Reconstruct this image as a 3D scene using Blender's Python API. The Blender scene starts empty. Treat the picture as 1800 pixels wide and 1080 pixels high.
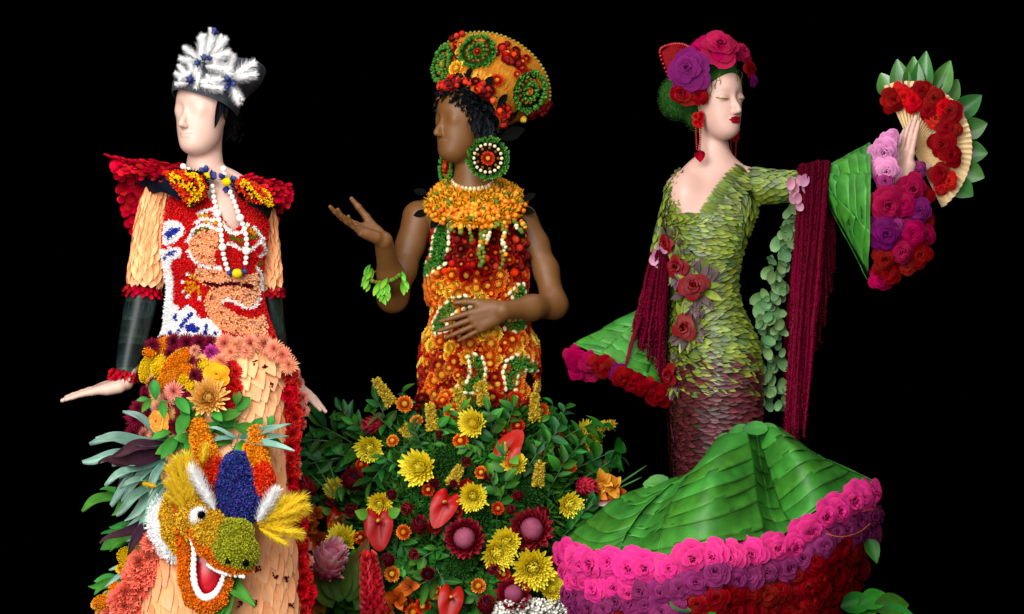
import bpy, math, random
import numpy as np
from mathutils import Vector, Matrix, Euler
from mathutils.bvhtree import BVHTree
random.seed(11); rng = np.random.default_rng(11)
sc = bpy.context.scene
COL = sc.collection
# ---------------------------------------------------------------- camera, world, lamps, exposure
K = 620.0; D = 7.0; ZC = 1.06            # photo pixels per metre on the plane y = 0, camera distance, camera height
cam = bpy.data.cameras.new('camera'); camo = bpy.data.objects.new('camera', cam); COL.objects.link(camo)
camo.location = (0, -D, ZC); camo.rotation_euler = (math.radians(90), 0, 0)
cam.sensor_width = 36.0; cam.lens = 36.0 * D / (1800 / K); cam.clip_start = .1; cam.clip_end = 100
sc.camera = camo
world = bpy.data.worlds.new('World'); sc.world = world; world.use_nodes = True
world.node_tree.nodes['Background'].inputs[0].default_value = (0, 0, 0, 1)
world.node_tree.nodes['Background'].inputs[1].default_value = 0
def area_lamp(name, loc, target, size, power, color=(1, 1, 1), size_y=None):
    l = bpy.data.lights.new(name, 'AREA'); l.energy = power; l.color = color
    l.size = size
    if size_y: l.shape = 'RECTANGLE'; l.size_y = size_y
    o = bpy.data.objects.new(name, l); COL.objects.link(o); o.location = loc
    o.rotation_euler = (Vector(target) - Vector(loc)).to_track_quat('-Z', 'Y').to_euler()
    return o
area_lamp('key_lamp', (-1.9, -3.4, 3.2), (-.75, 0, .95), 2.4, 235, (1, .97, .94))
area_lamp('fill_lamp', (-2.3, -4.6, .9), (-.85, 0, .8), 2.2, 135, (1, .98, .97))
area_lamp('middle_lamp', (.15, -3.2, 3.4), (-.08, .6, .95), 1.6, 54, (1, .96, .9))
area_lamp('front_fill', (-.2, -6.6, 2.0), (0, 0, .8), 3.2, 110, (1, .98, .96))  # added frontal fill, softens the deep shadows
area_lamp('top_lamp', (.5, .3, 3.6), (.2, .3, .9), 1.6, 26, (.95, .97, 1))
area_lamp('side_lamp', (2.2, -3.4, 2.7), (.62, 0, .85), 1.9, 38, (1, .97, .96))
sc.view_settings.view_transform = 'Standard'; sc.view_settings.look = 'None'
sc.view_settings.exposure = 0.0; sc.view_settings.gamma = 1.0
sc.render.engine = 'CYCLES'
sc.cycles.max_bounces = 6; sc.cycles.transparent_max_bounces = 6
sc.cycles.diffuse_bounces = 3; sc.cycles.glossy_bounces = 2; sc.cycles.transmission_bounces = 3
# ---------------------------------------------------------------- pixel <-> place
Y0 = 0.0                                  # depth of the figure that is being built
def P(px, py, y=0.0):
    s = (D + y) / D / K
    return Vector(((px - 900) * s, y, ZC - (py - 540) * s))
def p(px, py, dy=0.0): return P(px, py, Y0 + dy)
def m(l): return l / K * (D + Y0) / D    # length in pixels at the figure's depth -> metres
def pix(v):
    s = D / (D + v[1]) * K
    return 900 + v[0] * s, 540 + (ZC - v[2]) * s
def ray(bvh, px, py):
    o = Vector((0, -D, ZC)); d = (P(px, py, 0) - o).normalized()
    return bvh.ray_cast(o, d)
def inpoly(x, y, poly):
    c = False; j = len(poly) - 1
    for i in range(len(poly)):
        xi, yi = poly[i]; xj, yj = poly[j]
        if (yi > y) != (yj > y) and x < (xj - xi) * (y - yi) / (yj - yi) + xi: c = not c
        j = i
    return c
def nearline(x, y, line):
    best = 1e9
    for (ax, ay), (bx, by) in zip(line[:-1], line[1:]):
        dx, dy = bx - ax, by - ay; L = dx * dx + dy * dy + 1e-9
        t = max(0, min(1, ((x - ax) * dx + (y - ay) * dy) / L))
        best = min(best, math.hypot(x - ax - t * dx, y - ay - t * dy))
    return best
# ---------------------------------------------------------------- materials
def lin(h):
    if isinstance(h, tuple): return (*h, 1)
    h = h.lstrip('#'); c = [int(h[i:i + 2], 16) / 255 for i in (0, 2, 4)]
    return tuple(x / 12.92 if x <= .04045 else ((x + .055) / 1.055) ** 2.4 for x in c) + (1,)
MATS = {}
def mat(name, cols, rough=.5, hv=.02, vv=.35, sv=.1, nz=.25, nscale=40, bump=.0, bscale=150, tl=0., spec=.02, veins=0, coat=0, vscale=90, sss=0):
    """cols: colour(s) from the foot (t=0) to the tip (t=1) of a piece"""
    if name in MATS: return MATS[name]
    M = bpy.data.materials.new(name); M.use_nodes = True; nt = M.node_tree; N = nt.nodes; L = nt.links
    b = N['Principled BSDF']
    if isinstance(cols, str): cols = [cols]
    if all(lin(c)[0] > 3.5 * lin(c)[1] for c in cols[1:] or cols): hv = min(hv, .004)
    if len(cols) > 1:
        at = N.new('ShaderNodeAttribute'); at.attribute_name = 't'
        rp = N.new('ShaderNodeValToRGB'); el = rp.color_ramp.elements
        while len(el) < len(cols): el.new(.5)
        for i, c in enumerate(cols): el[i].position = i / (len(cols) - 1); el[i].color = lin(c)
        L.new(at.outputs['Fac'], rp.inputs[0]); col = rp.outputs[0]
    else:
        rg = N.new('ShaderNodeRGB'); rg.outputs[0].default_value = lin(cols[0]); col = rg.outputs[0]
    oi = N.new('ShaderNodeObjectInfo'); ar = N.new('ShaderNodeAttribute'); ar.attribute_name = 'r'
    ad = N.new('ShaderNodeMath'); ad.operation = 'ADD'; L.new(oi.outputs['Random'], ad.inputs[0]); L.new(ar.outputs['Fac'], ad.inputs[1])
    fr = N.new('ShaderNodeMath'); fr.operation = 'FRACT'; L.new(ad.outputs[0], fr.inputs[0])
    f2 = N.new('ShaderNodeMath'); f2.operation = 'MULTIPLY'; f2.inputs[1].default_value = 7.31; L.new(ad.outputs[0], f2.inputs[0])
    f3 = N.new('ShaderNodeMath'); f3.operation = 'FRACT'; L.new(f2.outputs[0], f3.inputs[0])
    hs = N.new('ShaderNodeHueSaturation'); L.new(col, hs.inputs['Color'])
    def rng_(src, lo, hi, dst):
        mr = N.new('ShaderNodeMapRange'); mr.inputs[3].default_value = lo; mr.inputs[4].default_value = hi
        L.new(src, mr.inputs[0]); L.new(mr.outputs[0], dst)
    rng_(fr.outputs[0], .5 - hv, .5 + hv, hs.inputs['Hue'])
    rng_(f3.outputs[0], 1 - vv, 1 + vv * .6, hs.inputs['Value'])
    rng_(fr.outputs[0], 1 + sv * .2, 1 - sv * .18, hs.inputs['Saturation'])
    tc = N.new('ShaderNodeTexCoord')
    ge = N.new('ShaderNodeNewGeometry')
    ns = N.new('ShaderNodeTexNoise'); ns.inputs['Scale'].default_value = nscale; ns.inputs['Detail'].default_value = 3
    L.new(ge.outputs['Position'], ns.inputs['Vector'])
    mx = N.new('ShaderNodeMix'); mx.data_type = 'RGBA'; mx.blend_type = 'MULTIPLY'; mx.inputs[0].default_value = 1
    nr = N.new('ShaderNodeMapRange'); nr.inputs[1].default_value = .3; nr.inputs[2].default_value = .7
    nr.inputs[3].default_value = 1 - nz; nr.inputs[4].default_value = 1 + nz * .35
    L.new(ns.outputs[0], nr.inputs[0]); L.new(hs.outputs[0], mx.inputs[6]); L.new(nr.outputs[0], mx.inputs[7])
    out = mx.outputs[2]
    height = None
    if veins:                              # fine parallel veins along the piece, from its own 'w' coordinate
        aw = N.new('ShaderNodeAttribute'); aw.attribute_name = 'w'
        sn = N.new('ShaderNodeMath'); sn.operation = 'MULTIPLY'; sn.inputs[1].default_value = vscale; L.new(aw.outputs['Fac'], sn.inputs[0])
        n1 = N.new('ShaderNodeTexNoise'); n1.noise_dimensions = '1D'; n1.inputs['Scale'].default_value = 1.0; n1.inputs['Detail'].default_value = 3
        L.new(sn.outputs[0], n1.inputs['W'])
        vm = N.new('ShaderNodeMix'); vm.data_type = 'RGBA'; vm.blend_type = 'MULTIPLY'; vm.inputs[0].default_value = 1
        v2 = N.new('ShaderNodeMapRange'); v2.inputs[1].default_value = .3; v2.inputs[2].default_value = .7; v2.inputs[3].default_value = 1 - veins; v2.inputs[4].default_value = 1 + veins * .4
        L.new(n1.outputs[0], v2.inputs[0]); L.new(out, vm.inputs[6]); L.new(v2.outputs[0], vm.inputs[7]); out = vm.outputs[2]; height = n1.outputs[0]
    L.new(out, b.inputs['Base Color'])
    b.inputs['Roughness'].default_value = rough; b.inputs['Specular IOR Level'].default_value = spec
    if coat: b.inputs['Coat Weight'].default_value = coat; b.inputs['Coat Roughness'].default_value = .25
    if sss: b.inputs['Subsurface Weight'].default_value = sss; b.inputs['Subsurface Radius'].default_value = (.01, .005, .003)
    if bump or height is not None:
        bp = N.new('ShaderNodeBump'); bp.inputs['Strength'].default_value = bump or .15; bp.inputs['Distance'].default_value = .002
        if height is None:
            bn = N.new('ShaderNodeTexNoise'); bn.inputs['Scale'].default_value = bscale; bn.inputs['Detail'].default_value = 4
            L.new(ge.outputs['Position'], bn.inputs['Vector']); height = bn.outputs[0]
        L.new(height, bp.inputs['Height']); L.new(bp.outputs[0], b.inputs['Normal'])
    if tl:
        tr = N.new('ShaderNodeBsdfTranslucent'); L.new(out, tr.inputs[0])
        ms = N.new('ShaderNodeMixShader'); ms.inputs[0].default_value = tl
        L.new(b.outputs[0], ms.inputs[1]); L.new(tr.outputs[0], ms.inputs[2]); L.new(ms.outputs[0], N['Material Output'].inputs[0])
    MATS[name] = M
    return M
# ---------------------------------------------------------------- mesh building
class MB:
    def __init__(s): s.v = []; s.f = []; s.t = []; s.r = []; s.w = []; s.mi = []
    def add(s, V, F, t=0., r=0., w=0., mi=0, M=None):
        n0 = len(s.v)
        if M is not None: V = [M @ Vector(q) for q in V]
        s.v += [tuple(q) for q in V]; s.f += [tuple(i + n0 for i in q) for q in F]
        n = len(V)
        s.t += list(t) if hasattr(t, '__len__') else [t] * n
        s.r += list(r) if hasattr(r, '__len__') else [r] * n
        s.w += list(w) if hasattr(w, '__len__') else [w] * n
        s.mi += [mi] * len(F)
    def merge(s, o, M=None, mi=0, r=0.):
        s.add(o.v, o.f, o.t, [a + r for a in o.r], o.w, mi, M); s.mi[-len(o.f):] = [mi + a for a in o.mi] if o.f else []
    def mesh(s, name, mats, smooth=True):
        me = bpy.data.meshes.new(name); me.from_pydata(s.v, [], s.f)
        for nm, d in (('t', s.t), ('r', s.r), ('w', s.w)):
            a = me.attributes.new(nm, 'FLOAT', 'POINT'); a.data.foreach_set('value', np.asarray(d, dtype=np.float32))
        if not isinstance(mats, (list, tuple)): mats = [mats]
        for q in mats: me.materials.append(q)
        if len(mats) > 1: me.polygons.foreach_set('material_index', np.asarray(s.mi, dtype=np.int32))
        if smooth: me.polygons.foreach_set('use_smooth', np.ones(len(me.polygons), dtype=bool))
        me.update(); return me
def np_mesh(name, V, Q, mats, smooth=True, attrs=None):
    me = bpy.data.meshes.new(name); V = np.asarray(V, np.float32); Q = np.asarray(Q, np.int32); k = Q.shape[1]
    me.vertices.add(len(V)); me.vertices.foreach_set('co', V.ravel())
    me.loops.add(Q.size); me.loops.foreach_set('vertex_index', Q.ravel())
    me.polygons.add(len(Q)); me.polygons.foreach_set('loop_start', np.arange(0, Q.size, k, dtype=np.int32))
    try: me.polygons.foreach_set('loop_total', np.full(len(Q), k, np.int32))
    except Exception: pass
    me.update(calc_edges=True)
    for nm, d in (attrs or {}).items():
        a = me.attributes.new(nm, 'FLOAT', 'POINT'); a.data.foreach_set('value', np.asarray(d, dtype=np.float32))
    if not isinstance(mats, (list, tuple)): mats = [mats]
    for q in mats: me.materials.append(q)
    me.polygons.foreach_set('use_smooth', np.full(len(Q), smooth, dtype=bool)); me.validate(); me.update()
    return me
def scatter(name, tmpl, Ms, mats, smooth=True, rs=None):
    """many copies of one small template (MB with equal-sided faces) as ONE mesh"""
    V = np.array(tmpl.v); k = max(len(f) for f in tmpl.f)
    F = np.array([f + (f[-1],) * (k - len(f)) if False else f for f in tmpl.f if len(f) == k])
    A = np.array([np.array(M) for M in Ms]); n = len(A)
    if n == 0: return None
    W = np.einsum('nij,vj->nvi', A[:, :3, :3], V) + A[:, None, :3, 3]
    FF = F[None] + (np.arange(n) * len(V))[:, None, None]
    r = (np.asarray(rs) if rs is not None else rng.random(n))
    return np_mesh(name, W.reshape(-1, 3), FF.reshape(-1, k), mats, smooth,
                   {'t': np.tile(tmpl.t, n), 'r': (np.tile(tmpl.r, n).reshape(n, -1) + r[:, None]).ravel(), 'w': np.tile(tmpl.w, n)})
# ---------------------------------------------------------------- objects
WM = {}
def thing(name, label, cat, loc, group=None):
    o = bpy.data.objects.new(name, None); COL.objects.link(o); o.location = loc; o.empty_display_size = .05
    o['label'] = label; o['category'] = cat
    if group: o['group'] = group
    WM[o.name] = Matrix.Translation(loc); return o
def ob(name, mesh, parent=None, M=None, label=None, kind=None):
    if mesh is None: return None
    o = bpy.data.objects.new(name, mesh); COL.objects.link(o)
    M = M or Matrix.Identity(4); WM[o.name] = M
    if parent is not None:
        o.parent = parent; o.matrix_basis = WM[parent.name].inverted() @ M
    else: o.matrix_basis = M
    if label: o['label'] = label
    if kind: o['kind'] = kind
    return o
def top(name, mesh, label, cat, M=None, group=None, kind=None):
    o = ob(name, mesh, None, M, label, kind)
    if cat: o['category'] = cat
    if group: o['group'] = group
    return o
# ---------------------------------------------------------------- frames
def frame(loc, nrm, d=None, spin=0., s=1.):
    """Z along nrm, X along d (made square to nrm), turned by spin, scaled"""
    z = Vector(nrm).normalized()
    if d is None: d = Vector((0, 0, -1)) if abs(z.z) < .95 else Vector((1, 0, 0))
    x = Vector(d) - z * z.dot(Vector(d))
    if x.length < 1e-6: x = z.orthogonal()
    x.normalize(); y = z.cross(x)
    R = Matrix((x, y, z)).transposed().to_4x4()
    if spin: R = R @ Matrix.Rotation(spin, 4, 'Z')
    S = Matrix.Diagonal((s, s, s, 1)) if not hasattr(s, '__len__') else Matrix.Diagonal((*s, 1))
    return Matrix.Translation(loc) @ R @ S
def tilt(M, a): return M @ Matrix.Rotation(-a, 4, 'Y')      # lifts the X end of a piece by a
def U(a, b): return random.uniform(a, b)
# ---------------------------------------------------------------- templates (foot at origin, along +X, face up +Z, length 1)
def petal(W=.5, cup=.15, curl=.2, shape='round', nu=3, nv=4, wave=0., fold=0., seed=0, snake=0.):
    R = random.Random(seed); b = MB(); V = []; T = []; Wc = []
    ph = R.uniform(0, 6)
    for j in range(nv + 1):
        s = j / nv
        if shape == 'round': w = W * (math.sin(math.pi * (.06 + .90 * s ** .75)) ** .6) * (.45 + .55 * s)
        elif shape == 'lance': w = W * math.sin(math.pi * (.03 + .96 * s)) ** .8
        elif shape == 'ovate': w = W * math.sin(math.pi * (.03 + .955 * s ** .72)) ** .9
        elif shape == 'strap': w = W * (.55 + .45 * s) * (1 if s < .8 else max(.05, 1 - ((s - .8) / .2) ** 2) ** .5 if s < 1 else .25)
        elif shape == 'wedge': w = W * (.2 + .8 * s)
        elif shape == 'scale': w = W * (1 - max(0, s - .45) ** 2 / .34) * min(1, .7 + s)
        else: w = W
        for i in range(nu + 1):
            q = 2 * i / nu - 1
            x = s; y = q * w; z = curl * s * s + cup * q * q * w * 2 + wave * math.sin(q * 5 + ph + s * 4) * s + fold * abs(q) * w
            y += snake * math.sin(s * 5.5 + ph) * s; z += snake * math.cos(s * 7 + ph) * s * .7
            if shape in ('wedge',) and j == nv: x += .1 * math.sin(i * 2.4 + ph)
            V.append((x, y, z)); T.append(s); Wc.append(q)
    F = [(j * (nu + 1) + i, j * (nu + 1) + i + 1, (j + 1) * (nu + 1) + i + 1, (j + 1) * (nu + 1) + i) for j in range(nv) for i in range(nu)]
    b.add(V, F, T, 0, Wc); return b
def ball(nu=8, nv=5, sx=1, sy=1, sz=1, rough=0., seed=1):
    R = random.Random(seed); b = MB(); V = []; T = []
    for j in range(nv + 1):
        a = -math.pi / 2 + math.pi * j / nv
        for i in range(nu):
            q = 2 * math.pi * i / nu; k = 1 + R.uniform(-rough, rough)
            c = max(math.cos(a), 1e-3)
            V.append((sx * k * c * math.cos(q), sy * k * c * math.sin(q), sz * k * math.sin(a))); T.append(j / nv)
    F = [(j * nu + i, j * nu + (i + 1) % nu, (j + 1) * nu + (i + 1) % nu, (j + 1) * nu + i) for j in range(nv) for i in range(nu)]
    b.add(V, F, T); return b
def radial(b, pet, n, r0, L, elev, jit=.1, off=0., mi=0, z0=0., ejit=.1):
    for i in range(n):
        a = off + 2 * math.pi * i / n + U(-jit, jit)
        M = Matrix.Rotation(a, 4, 'Z') @ Matrix.Translation((r0, 0, z0)) @ Matrix.Rotation(-(elev + U(-ejit, ejit)), 4, 'Y') @ Matrix.Scale(L * U(.9, 1.1), 4)
        b.merge(pet, M, mi, random.random() * .35)
    return b
def rose(seed=0, n=28, open_=1.0, tight=False):
    random.seed(seed); b = MB(); k0 = U(.85, 1.15); lx, ly = U(-.12, .12), U(-.12, .12)
    for k in range(n):
        o = (k + .5) / n; a0 = k * 2.399963 + U(-.3, .3)
        r0 = .02 + .08 * o; R1 = (.06 + .92 * o ** (1.05 * k0)) * open_; zt = .98 - .58 * o ** 1.8 + U(-.06, .06); aw = (1.6 - .62 * o) + U(-.12, .12)
        V = []; T = []; nu, nv = 7, 6; pk = U(-.25, .25)
        for j in range(nv + 1):
            h = j / nv
            for i in range(nu + 1):
                q = 2 * i / nu - 1; a = a0 + q * aw * (.30 + .70 * h ** .6)
                hh = h * (1 - .20 * abs(q) ** 2.5 - .05 * pk * q)
                r = r0 + (R1 - r0) * (hh ** (1.5 if o > .4 else .8)) * (1 - .10 * q * q)
                z = zt * math.sin(min(1, hh) * math.pi * .5)
                cu = max(0, hh - .72) / .28
                r += cu * cu * (.06 + .17 * o); z -= cu * cu * (.05 + .16 * o)
                z += .04 * math.sin(q * 4 + k) * h; r += .03 * math.sin(q * 6 + k * 2) * h
                V.append((r * math.cos(a) + lx * z, r * math.sin(a) + ly * z, z)); T.append(h)
        F = [(j * (nu + 1) + i, j * (nu + 1) + i + 1, (j + 1) * (nu + 1) + i + 1, (j + 1) * (nu + 1) + i) for j in range(nv) for i in range(nu)]
        b.add(V, F, T, random.random() * .25)
    return b
def mum(seed=0, n=110, W=.16, incurve=.35, shape='strap'):
    random.seed(seed); b = MB(); pt = petal(W, .35, incurve, shape, 2, 4, seed=seed)
    for k in range(n):
        o = (k + .5) / n; a = k * 2.399963; el = math.radians(84 - 92 * o ** .85) + U(-.12, .12); L = .35 + .62 * o ** .7
        M = Matrix.Rotation(a, 4, 'Z') @ Matrix.Translation((.03 + .1 * o, 0, .12 * (1 - o))) @ Matrix.Rotation(-el, 4, 'Y') @ Matrix.Scale(L * U(.92, 1.08), 4)
        b.merge(pt, M, 0, random.random() * .3)
    return b
def pompon(seed=0, n=230, W=.075):
    random.seed(seed); b = MB(); pt = petal(W, .45, .55, 'strap', 2, 4, seed=seed)
    for k in range(n):
        o = (k + .5) / n; a = k * 2.399963; el = math.radians(86 - 80 * o ** .9) + U(-.1, .1); L = .40 + .42 * o ** .8
        M = Matrix.Rotation(a, 4, 'Z') @ Matrix.Translation((.04 + .14 * o, 0, .16 * (1 - o))) @ Matrix.Rotation(-el, 4, 'Y') @ Matrix.Scale(L * U(.92, 1.08), 4)
        b.merge(pt, M, 0, random.random() * .3)
    return b
def carnation(seed=0, n=44):
    random.seed(seed); b = MB()
    for k in range(n):
        o = (k + .5) / n; pt = petal(.42, .1, .1, 'wedge', 5, 3, wave=.16, seed=seed * 50 + k)
        a = k * 2.399963; el = math.radians(82 - 84 * o ** .8) + U(-.2, .2); L = .55 + .45 * o
        M = Matrix.Rotation(a, 4, 'Z') @ Matrix.Rotation(-el, 4, 'Y') @ Matrix.Rotation(U(-.5, .5), 4, 'X') @ Matrix.Scale(L * U(.9, 1.1), 4)
        b.merge(pt, M, 0, random.random() * .35)
    return b
def strawflower(seed=0, open_=1.):
    random.seed(seed); b = MB(); pt = petal(.42, .35, .30, 'ovate', 3, 4)
    if open_ < .7:                            # half-closed bud: bracts laid over a ball
        b.merge(ball(10, 7, .62, .62, .62), Matrix.Translation((0, 0, .3)), 0)
        for i, (n, L, el, r0, z) in enumerate(((6, .5, 118, .30, .55), (9, .55, 104, .50, .36), (11, .58, 92, .62, .14), (11, .55, 70, .62, -.05))): radial(b, pt, n, r0, L, math.radians(el), .1, i * .4, 0, z, .08)
        return b
    b.merge(ball(14, 7, .36, .36, .24, .05, seed), Matrix.Translation((0, 0, .22)), 1)
    for ring, (n, L, el, r0, z) in enumerate(((12, .32, 88, .36, .18), (14, .38, 66, .42, .12), (16, .46, 42, .46, .06), (17, .50, 18, .48, .02), (16, .48, -10, .46, -.02))): radial(b, pt, n, r0, L, math.radians(el), .08, ring * .3, 0, z, .07)
    return b
def floret(seed=0, n=5, el=.7):
    random.seed(seed); b = MB(); pt = petal(.42, .2, .25, 'round', 2, 2)
    radial(b, pt, n, .0, 1., el, .3, 0, 0, 0, .35); return b
def fuzz(seed=0, n=7, W=.13):
    random.seed(seed); b = MB(); pt = petal(W, .1, .15, 'lance', 1, 3)
    radial(b, pt, n, 0, 1., .9, .5, 0, 0, 0, .45); return b
# ---------------------------------------------------------------- surfaces
def ringloft(rings, n=40, sub=6, cap0=False, cap1=False, sq=1.0):
    """rings: (centre, A, B[, sq]) world vectors; smooth in between. returns grid V[rows][n] and face list"""
    C = np.array([[*r[0], *r[1], *r[2]] for r in rings], float); mrows = len(C)
    ts = np.linspace(0, mrows - 1, (mrows - 1) * sub + 1); G = []
    for t in ts:
        i = min(int(t), mrows - 2); f = t - i
        p0 = C[max(i - 1, 0)]; p1 = C[i]; p2 = C[i + 1]; p3 = C[min(i + 2, mrows - 1)]
        q = .5 * (2 * p1 + (p2 - p0) * f + (2 * p0 - 5 * p1 + 4 * p2 - p3) * f * f + (3 * p1 - p0 - 3 * p2 + p3) * f ** 3)
        th = np.linspace(0, 2 * np.pi, n, endpoint=False)
        c, s_ = np.cos(th), np.sin(th)
        if sq != 1: c = np.sign(c) * abs(c) ** sq; s_ = np.sign(s_) * abs(s_) ** sq
        G.append(q[:3] + np.outer(c, q[3:6]) + np.outer(s_, q[6:9]))
    G = np.array(G); R = len(G)
    F = [(j * n + i, j * n + (i + 1) % n, (j + 1) * n + (i + 1) % n, (j + 1) * n + i) for j in range(R - 1) for i in range(n)]
    if cap0: F.append(tuple(range(n - 1, -1, -1)))
    if cap1: F.append(tuple((R - 1) * n + i for i in range(n)))
    return G, F
def rowloft(rows, n=48, sub=5, **k):
    """rows: (py, xl, xr, front px, back px[, dy])"""
    R = []
    for r in rows:
        py, xl, xr, df, db = r[:5]; dy = r[5] if len(r) > 5 else 0
        c = p((xl + xr) / 2, py, dy); dd = m((df + db) / 2); c = c + Vector((0, m(db - df) / 2, 0))
        R.append((c, Vector((m(xr - xl) / 2, 0, 0)), Vector((0, dd, 0))))
    return ringloft(R, n, sub, **k)
def flip_out(G, F):
    """make faces look outwards from the loft's axis"""
    V = G.reshape(-1, 3); c = V.mean(0); s = 0
    for f in F[:len(F):7]:
        q = V[list(f[:4])]; nn = np.cross(q[1] - q[0], q[2] - q[0]); row = G[f[0] // G.shape[1]].mean(0); s += np.sign(np.dot(nn, q.mean(0) - row))
    return [tuple(reversed(f)) for f in F] if s < 0 else F
class Surf:
    def __init__(s, G, F):
        s.G = G; s.F = flip_out(G, F); s.V = G.reshape(-1, 3); s.bvh = BVHTree.FromPolygons([tuple(v) for v in s.V], s.F)
    def mesh(s, name, mt, smooth=True):
        b = MB(); b.add([tuple(v) for v in s.V], s.F); return b.mesh(name, mt, smooth)
    def hit(s, px, py):
        h = ray(s.bvh, px, py)
        if h[0] is None: return None
        n = h[1]
        return h[0], (n if n.y < 0 else -n)
    def near(s, loc):
        h = s.bvh.find_nearest(Vector(loc)); return h[0], h[1]
    def samples(s, spacing, cond=None, dens=5):
        V, F = s.V, [f for f in s.F if len(f) == 4]
        return poisson(V, F, spacing, cond, dens)
def poisson(V, F, spacing, cond=None, dens=5):
    V = np.asarray(V); F = np.asarray(F)
    a, b_, c, d = (V[F[:, i]] for i in range(4)) if F.shape[1] == 4 else (V[F[:, 0]], V[F[:, 1]], V[F[:, 2]], V[F[:, 2]])
    nn = np.cross(c - a, d - b_) if F.shape[1] == 4 else np.cross(b_ - a, c - a)
    A = np.linalg.norm(nn, axis=1) * .5; n = int(A.sum() / spacing ** 2 * dens) + 1
    idx = rng.choice(len(F), n, p=A / A.sum()); u = rng.random((n, 1)); v = rng.random((n, 1))
    if F.shape[1] == 4: Pn = (a[idx] * (1 - u) + b_[idx] * u) * (1 - v) + (d[idx] * (1 - u) + c[idx] * u) * v
    else:
        s_ = np.sqrt(u); Pn = a[idx] * (1 - s_) + b_[idx] * s_ * (1 - v) + c[idx] * s_ * v
    N = nn[idx] / (np.linalg.norm(nn[idx], axis=1, keepdims=True) + 1e-12)
    grid = {}; out = []
    for q, nv in zip(Pn, N):
        if cond and not cond(q, nv): continue
        g = (int(q[0] // spacing), int(q[1] // spacing), int(q[2] // spacing)); ok = True
        for dx in (-1, 0, 1):
            for dy in (-1, 0, 1):
                for dz in (-1, 0, 1):
                    for o in grid.get((g[0] + dx, g[1] + dy, g[2] + dz), ()):
                        if (o[0] - q[0]) ** 2 + (o[1] - q[1]) ** 2 + (o[2] - q[2]) ** 2 < spacing * spacing: ok = False; break
                    if not ok: break
                if not ok: break
            if not ok: break
        if ok: grid.setdefault(g, []).append(q); out.append((Vector(q), Vector(nv)))
    return out
def cat(pts, t):
    """Catmull-Rom through a list of Vectors/floats, t in 0..1"""
    n = len(pts) - 1; x = min(max(t, 0), 1) * n; i = min(int(x), n - 1); f = x - i
    a, b_, c, d = pts[max(i - 1, 0)], pts[i], pts[i + 1], pts[min(i + 2, n)]
    return (b_ * 2 + (c - a) * f + (a * 2 - b_ * 5 + c * 4 - d) * (f * f) + (b_ * 3 - a - c * 3 + d) * (f ** 3)) * .5
def tube(pts, rad, n=8, rows=16, b=None, flat=1., bumps=0., mi=0, r=0., closed_ends=True):
    b = b or MB(); V = []; T = []; prev = None; Wc = []
    for j in range(rows + 1):
        t = j / rows; c = cat(pts, t); tg = (cat(pts, min(1, t + .01)) - cat(pts, max(0, t - .01)))
        if tg.length < 1e-9: tg = Vector((0, 0, 1))
        tg.normalize()
        if prev is None: x = tg.orthogonal().normalized() if abs(tg.y) > .9 else tg.cross(Vector((0, 1, 0))).normalized()
        else: x = (prev - tg * prev.dot(tg)).normalized()
        prev = x; y = tg.cross(x); rr = cat(rad, t) if hasattr(rad, '__len__') else rad
        if closed_ends and j in (0, rows): rr = rr * .25
        for i in range(n):
            a = 2 * math.pi * i / n; k = rr * (1 + U(-bumps, bumps))
            V.append(c + x * (math.cos(a) * k) + y * (math.sin(a) * k * flat)); T.append(t); Wc.append(math.cos(a))
    F = [(j * n + i, j * n + (i + 1) % n, (j + 1) * n + (i + 1) % n, (j + 1) * n + i) for j in range(rows) for i in range(n)]
    b.add(V, F, T, r, Wc, mi); return b
def patch(ctrl, nu=10, nv=10):
    """ctrl: rows of Vectors -> Surf-like grid (open)"""
    G = []
    for j in range(nv + 1):
        row = [cat(r, 0) for r in ctrl]
        line = []
        for i in range(nu + 1):
            line.append(cat([cat(r, i / nu) for r in ctrl], j / nv))
        G.append(line)
    V = [v for l in G for v in l]
    F = [(j * (nu + 1) + i, j * (nu + 1) + i + 1, (j + 1) * (nu + 1) + i + 1, (j + 1) * (nu + 1) + i) for j in range(nv) for i in range(nu)]
    return V, F
class PSurf(Surf):
    def __init__(s, V, F, face=None):
        s.V = np.array([tuple(v) for v in V]); s.F = F
        if face is not None:
            f = F[len(F) // 2]; q = s.V[list(f)]; nn = np.cross(q[2] - q[0], q[3 % len(f)] - q[1])
            if np.dot(nn, face) < 0: s.F = [tuple(reversed(x)) for x in F]
        s.bvh = BVHTree.FromPolygons([tuple(v) for v in s.V], s.F)
def solid(me_ob, th):
    md = me_ob.modifiers.new('thickness', 'SOLIDIFY'); md.thickness = th; md.offset = -1
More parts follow.
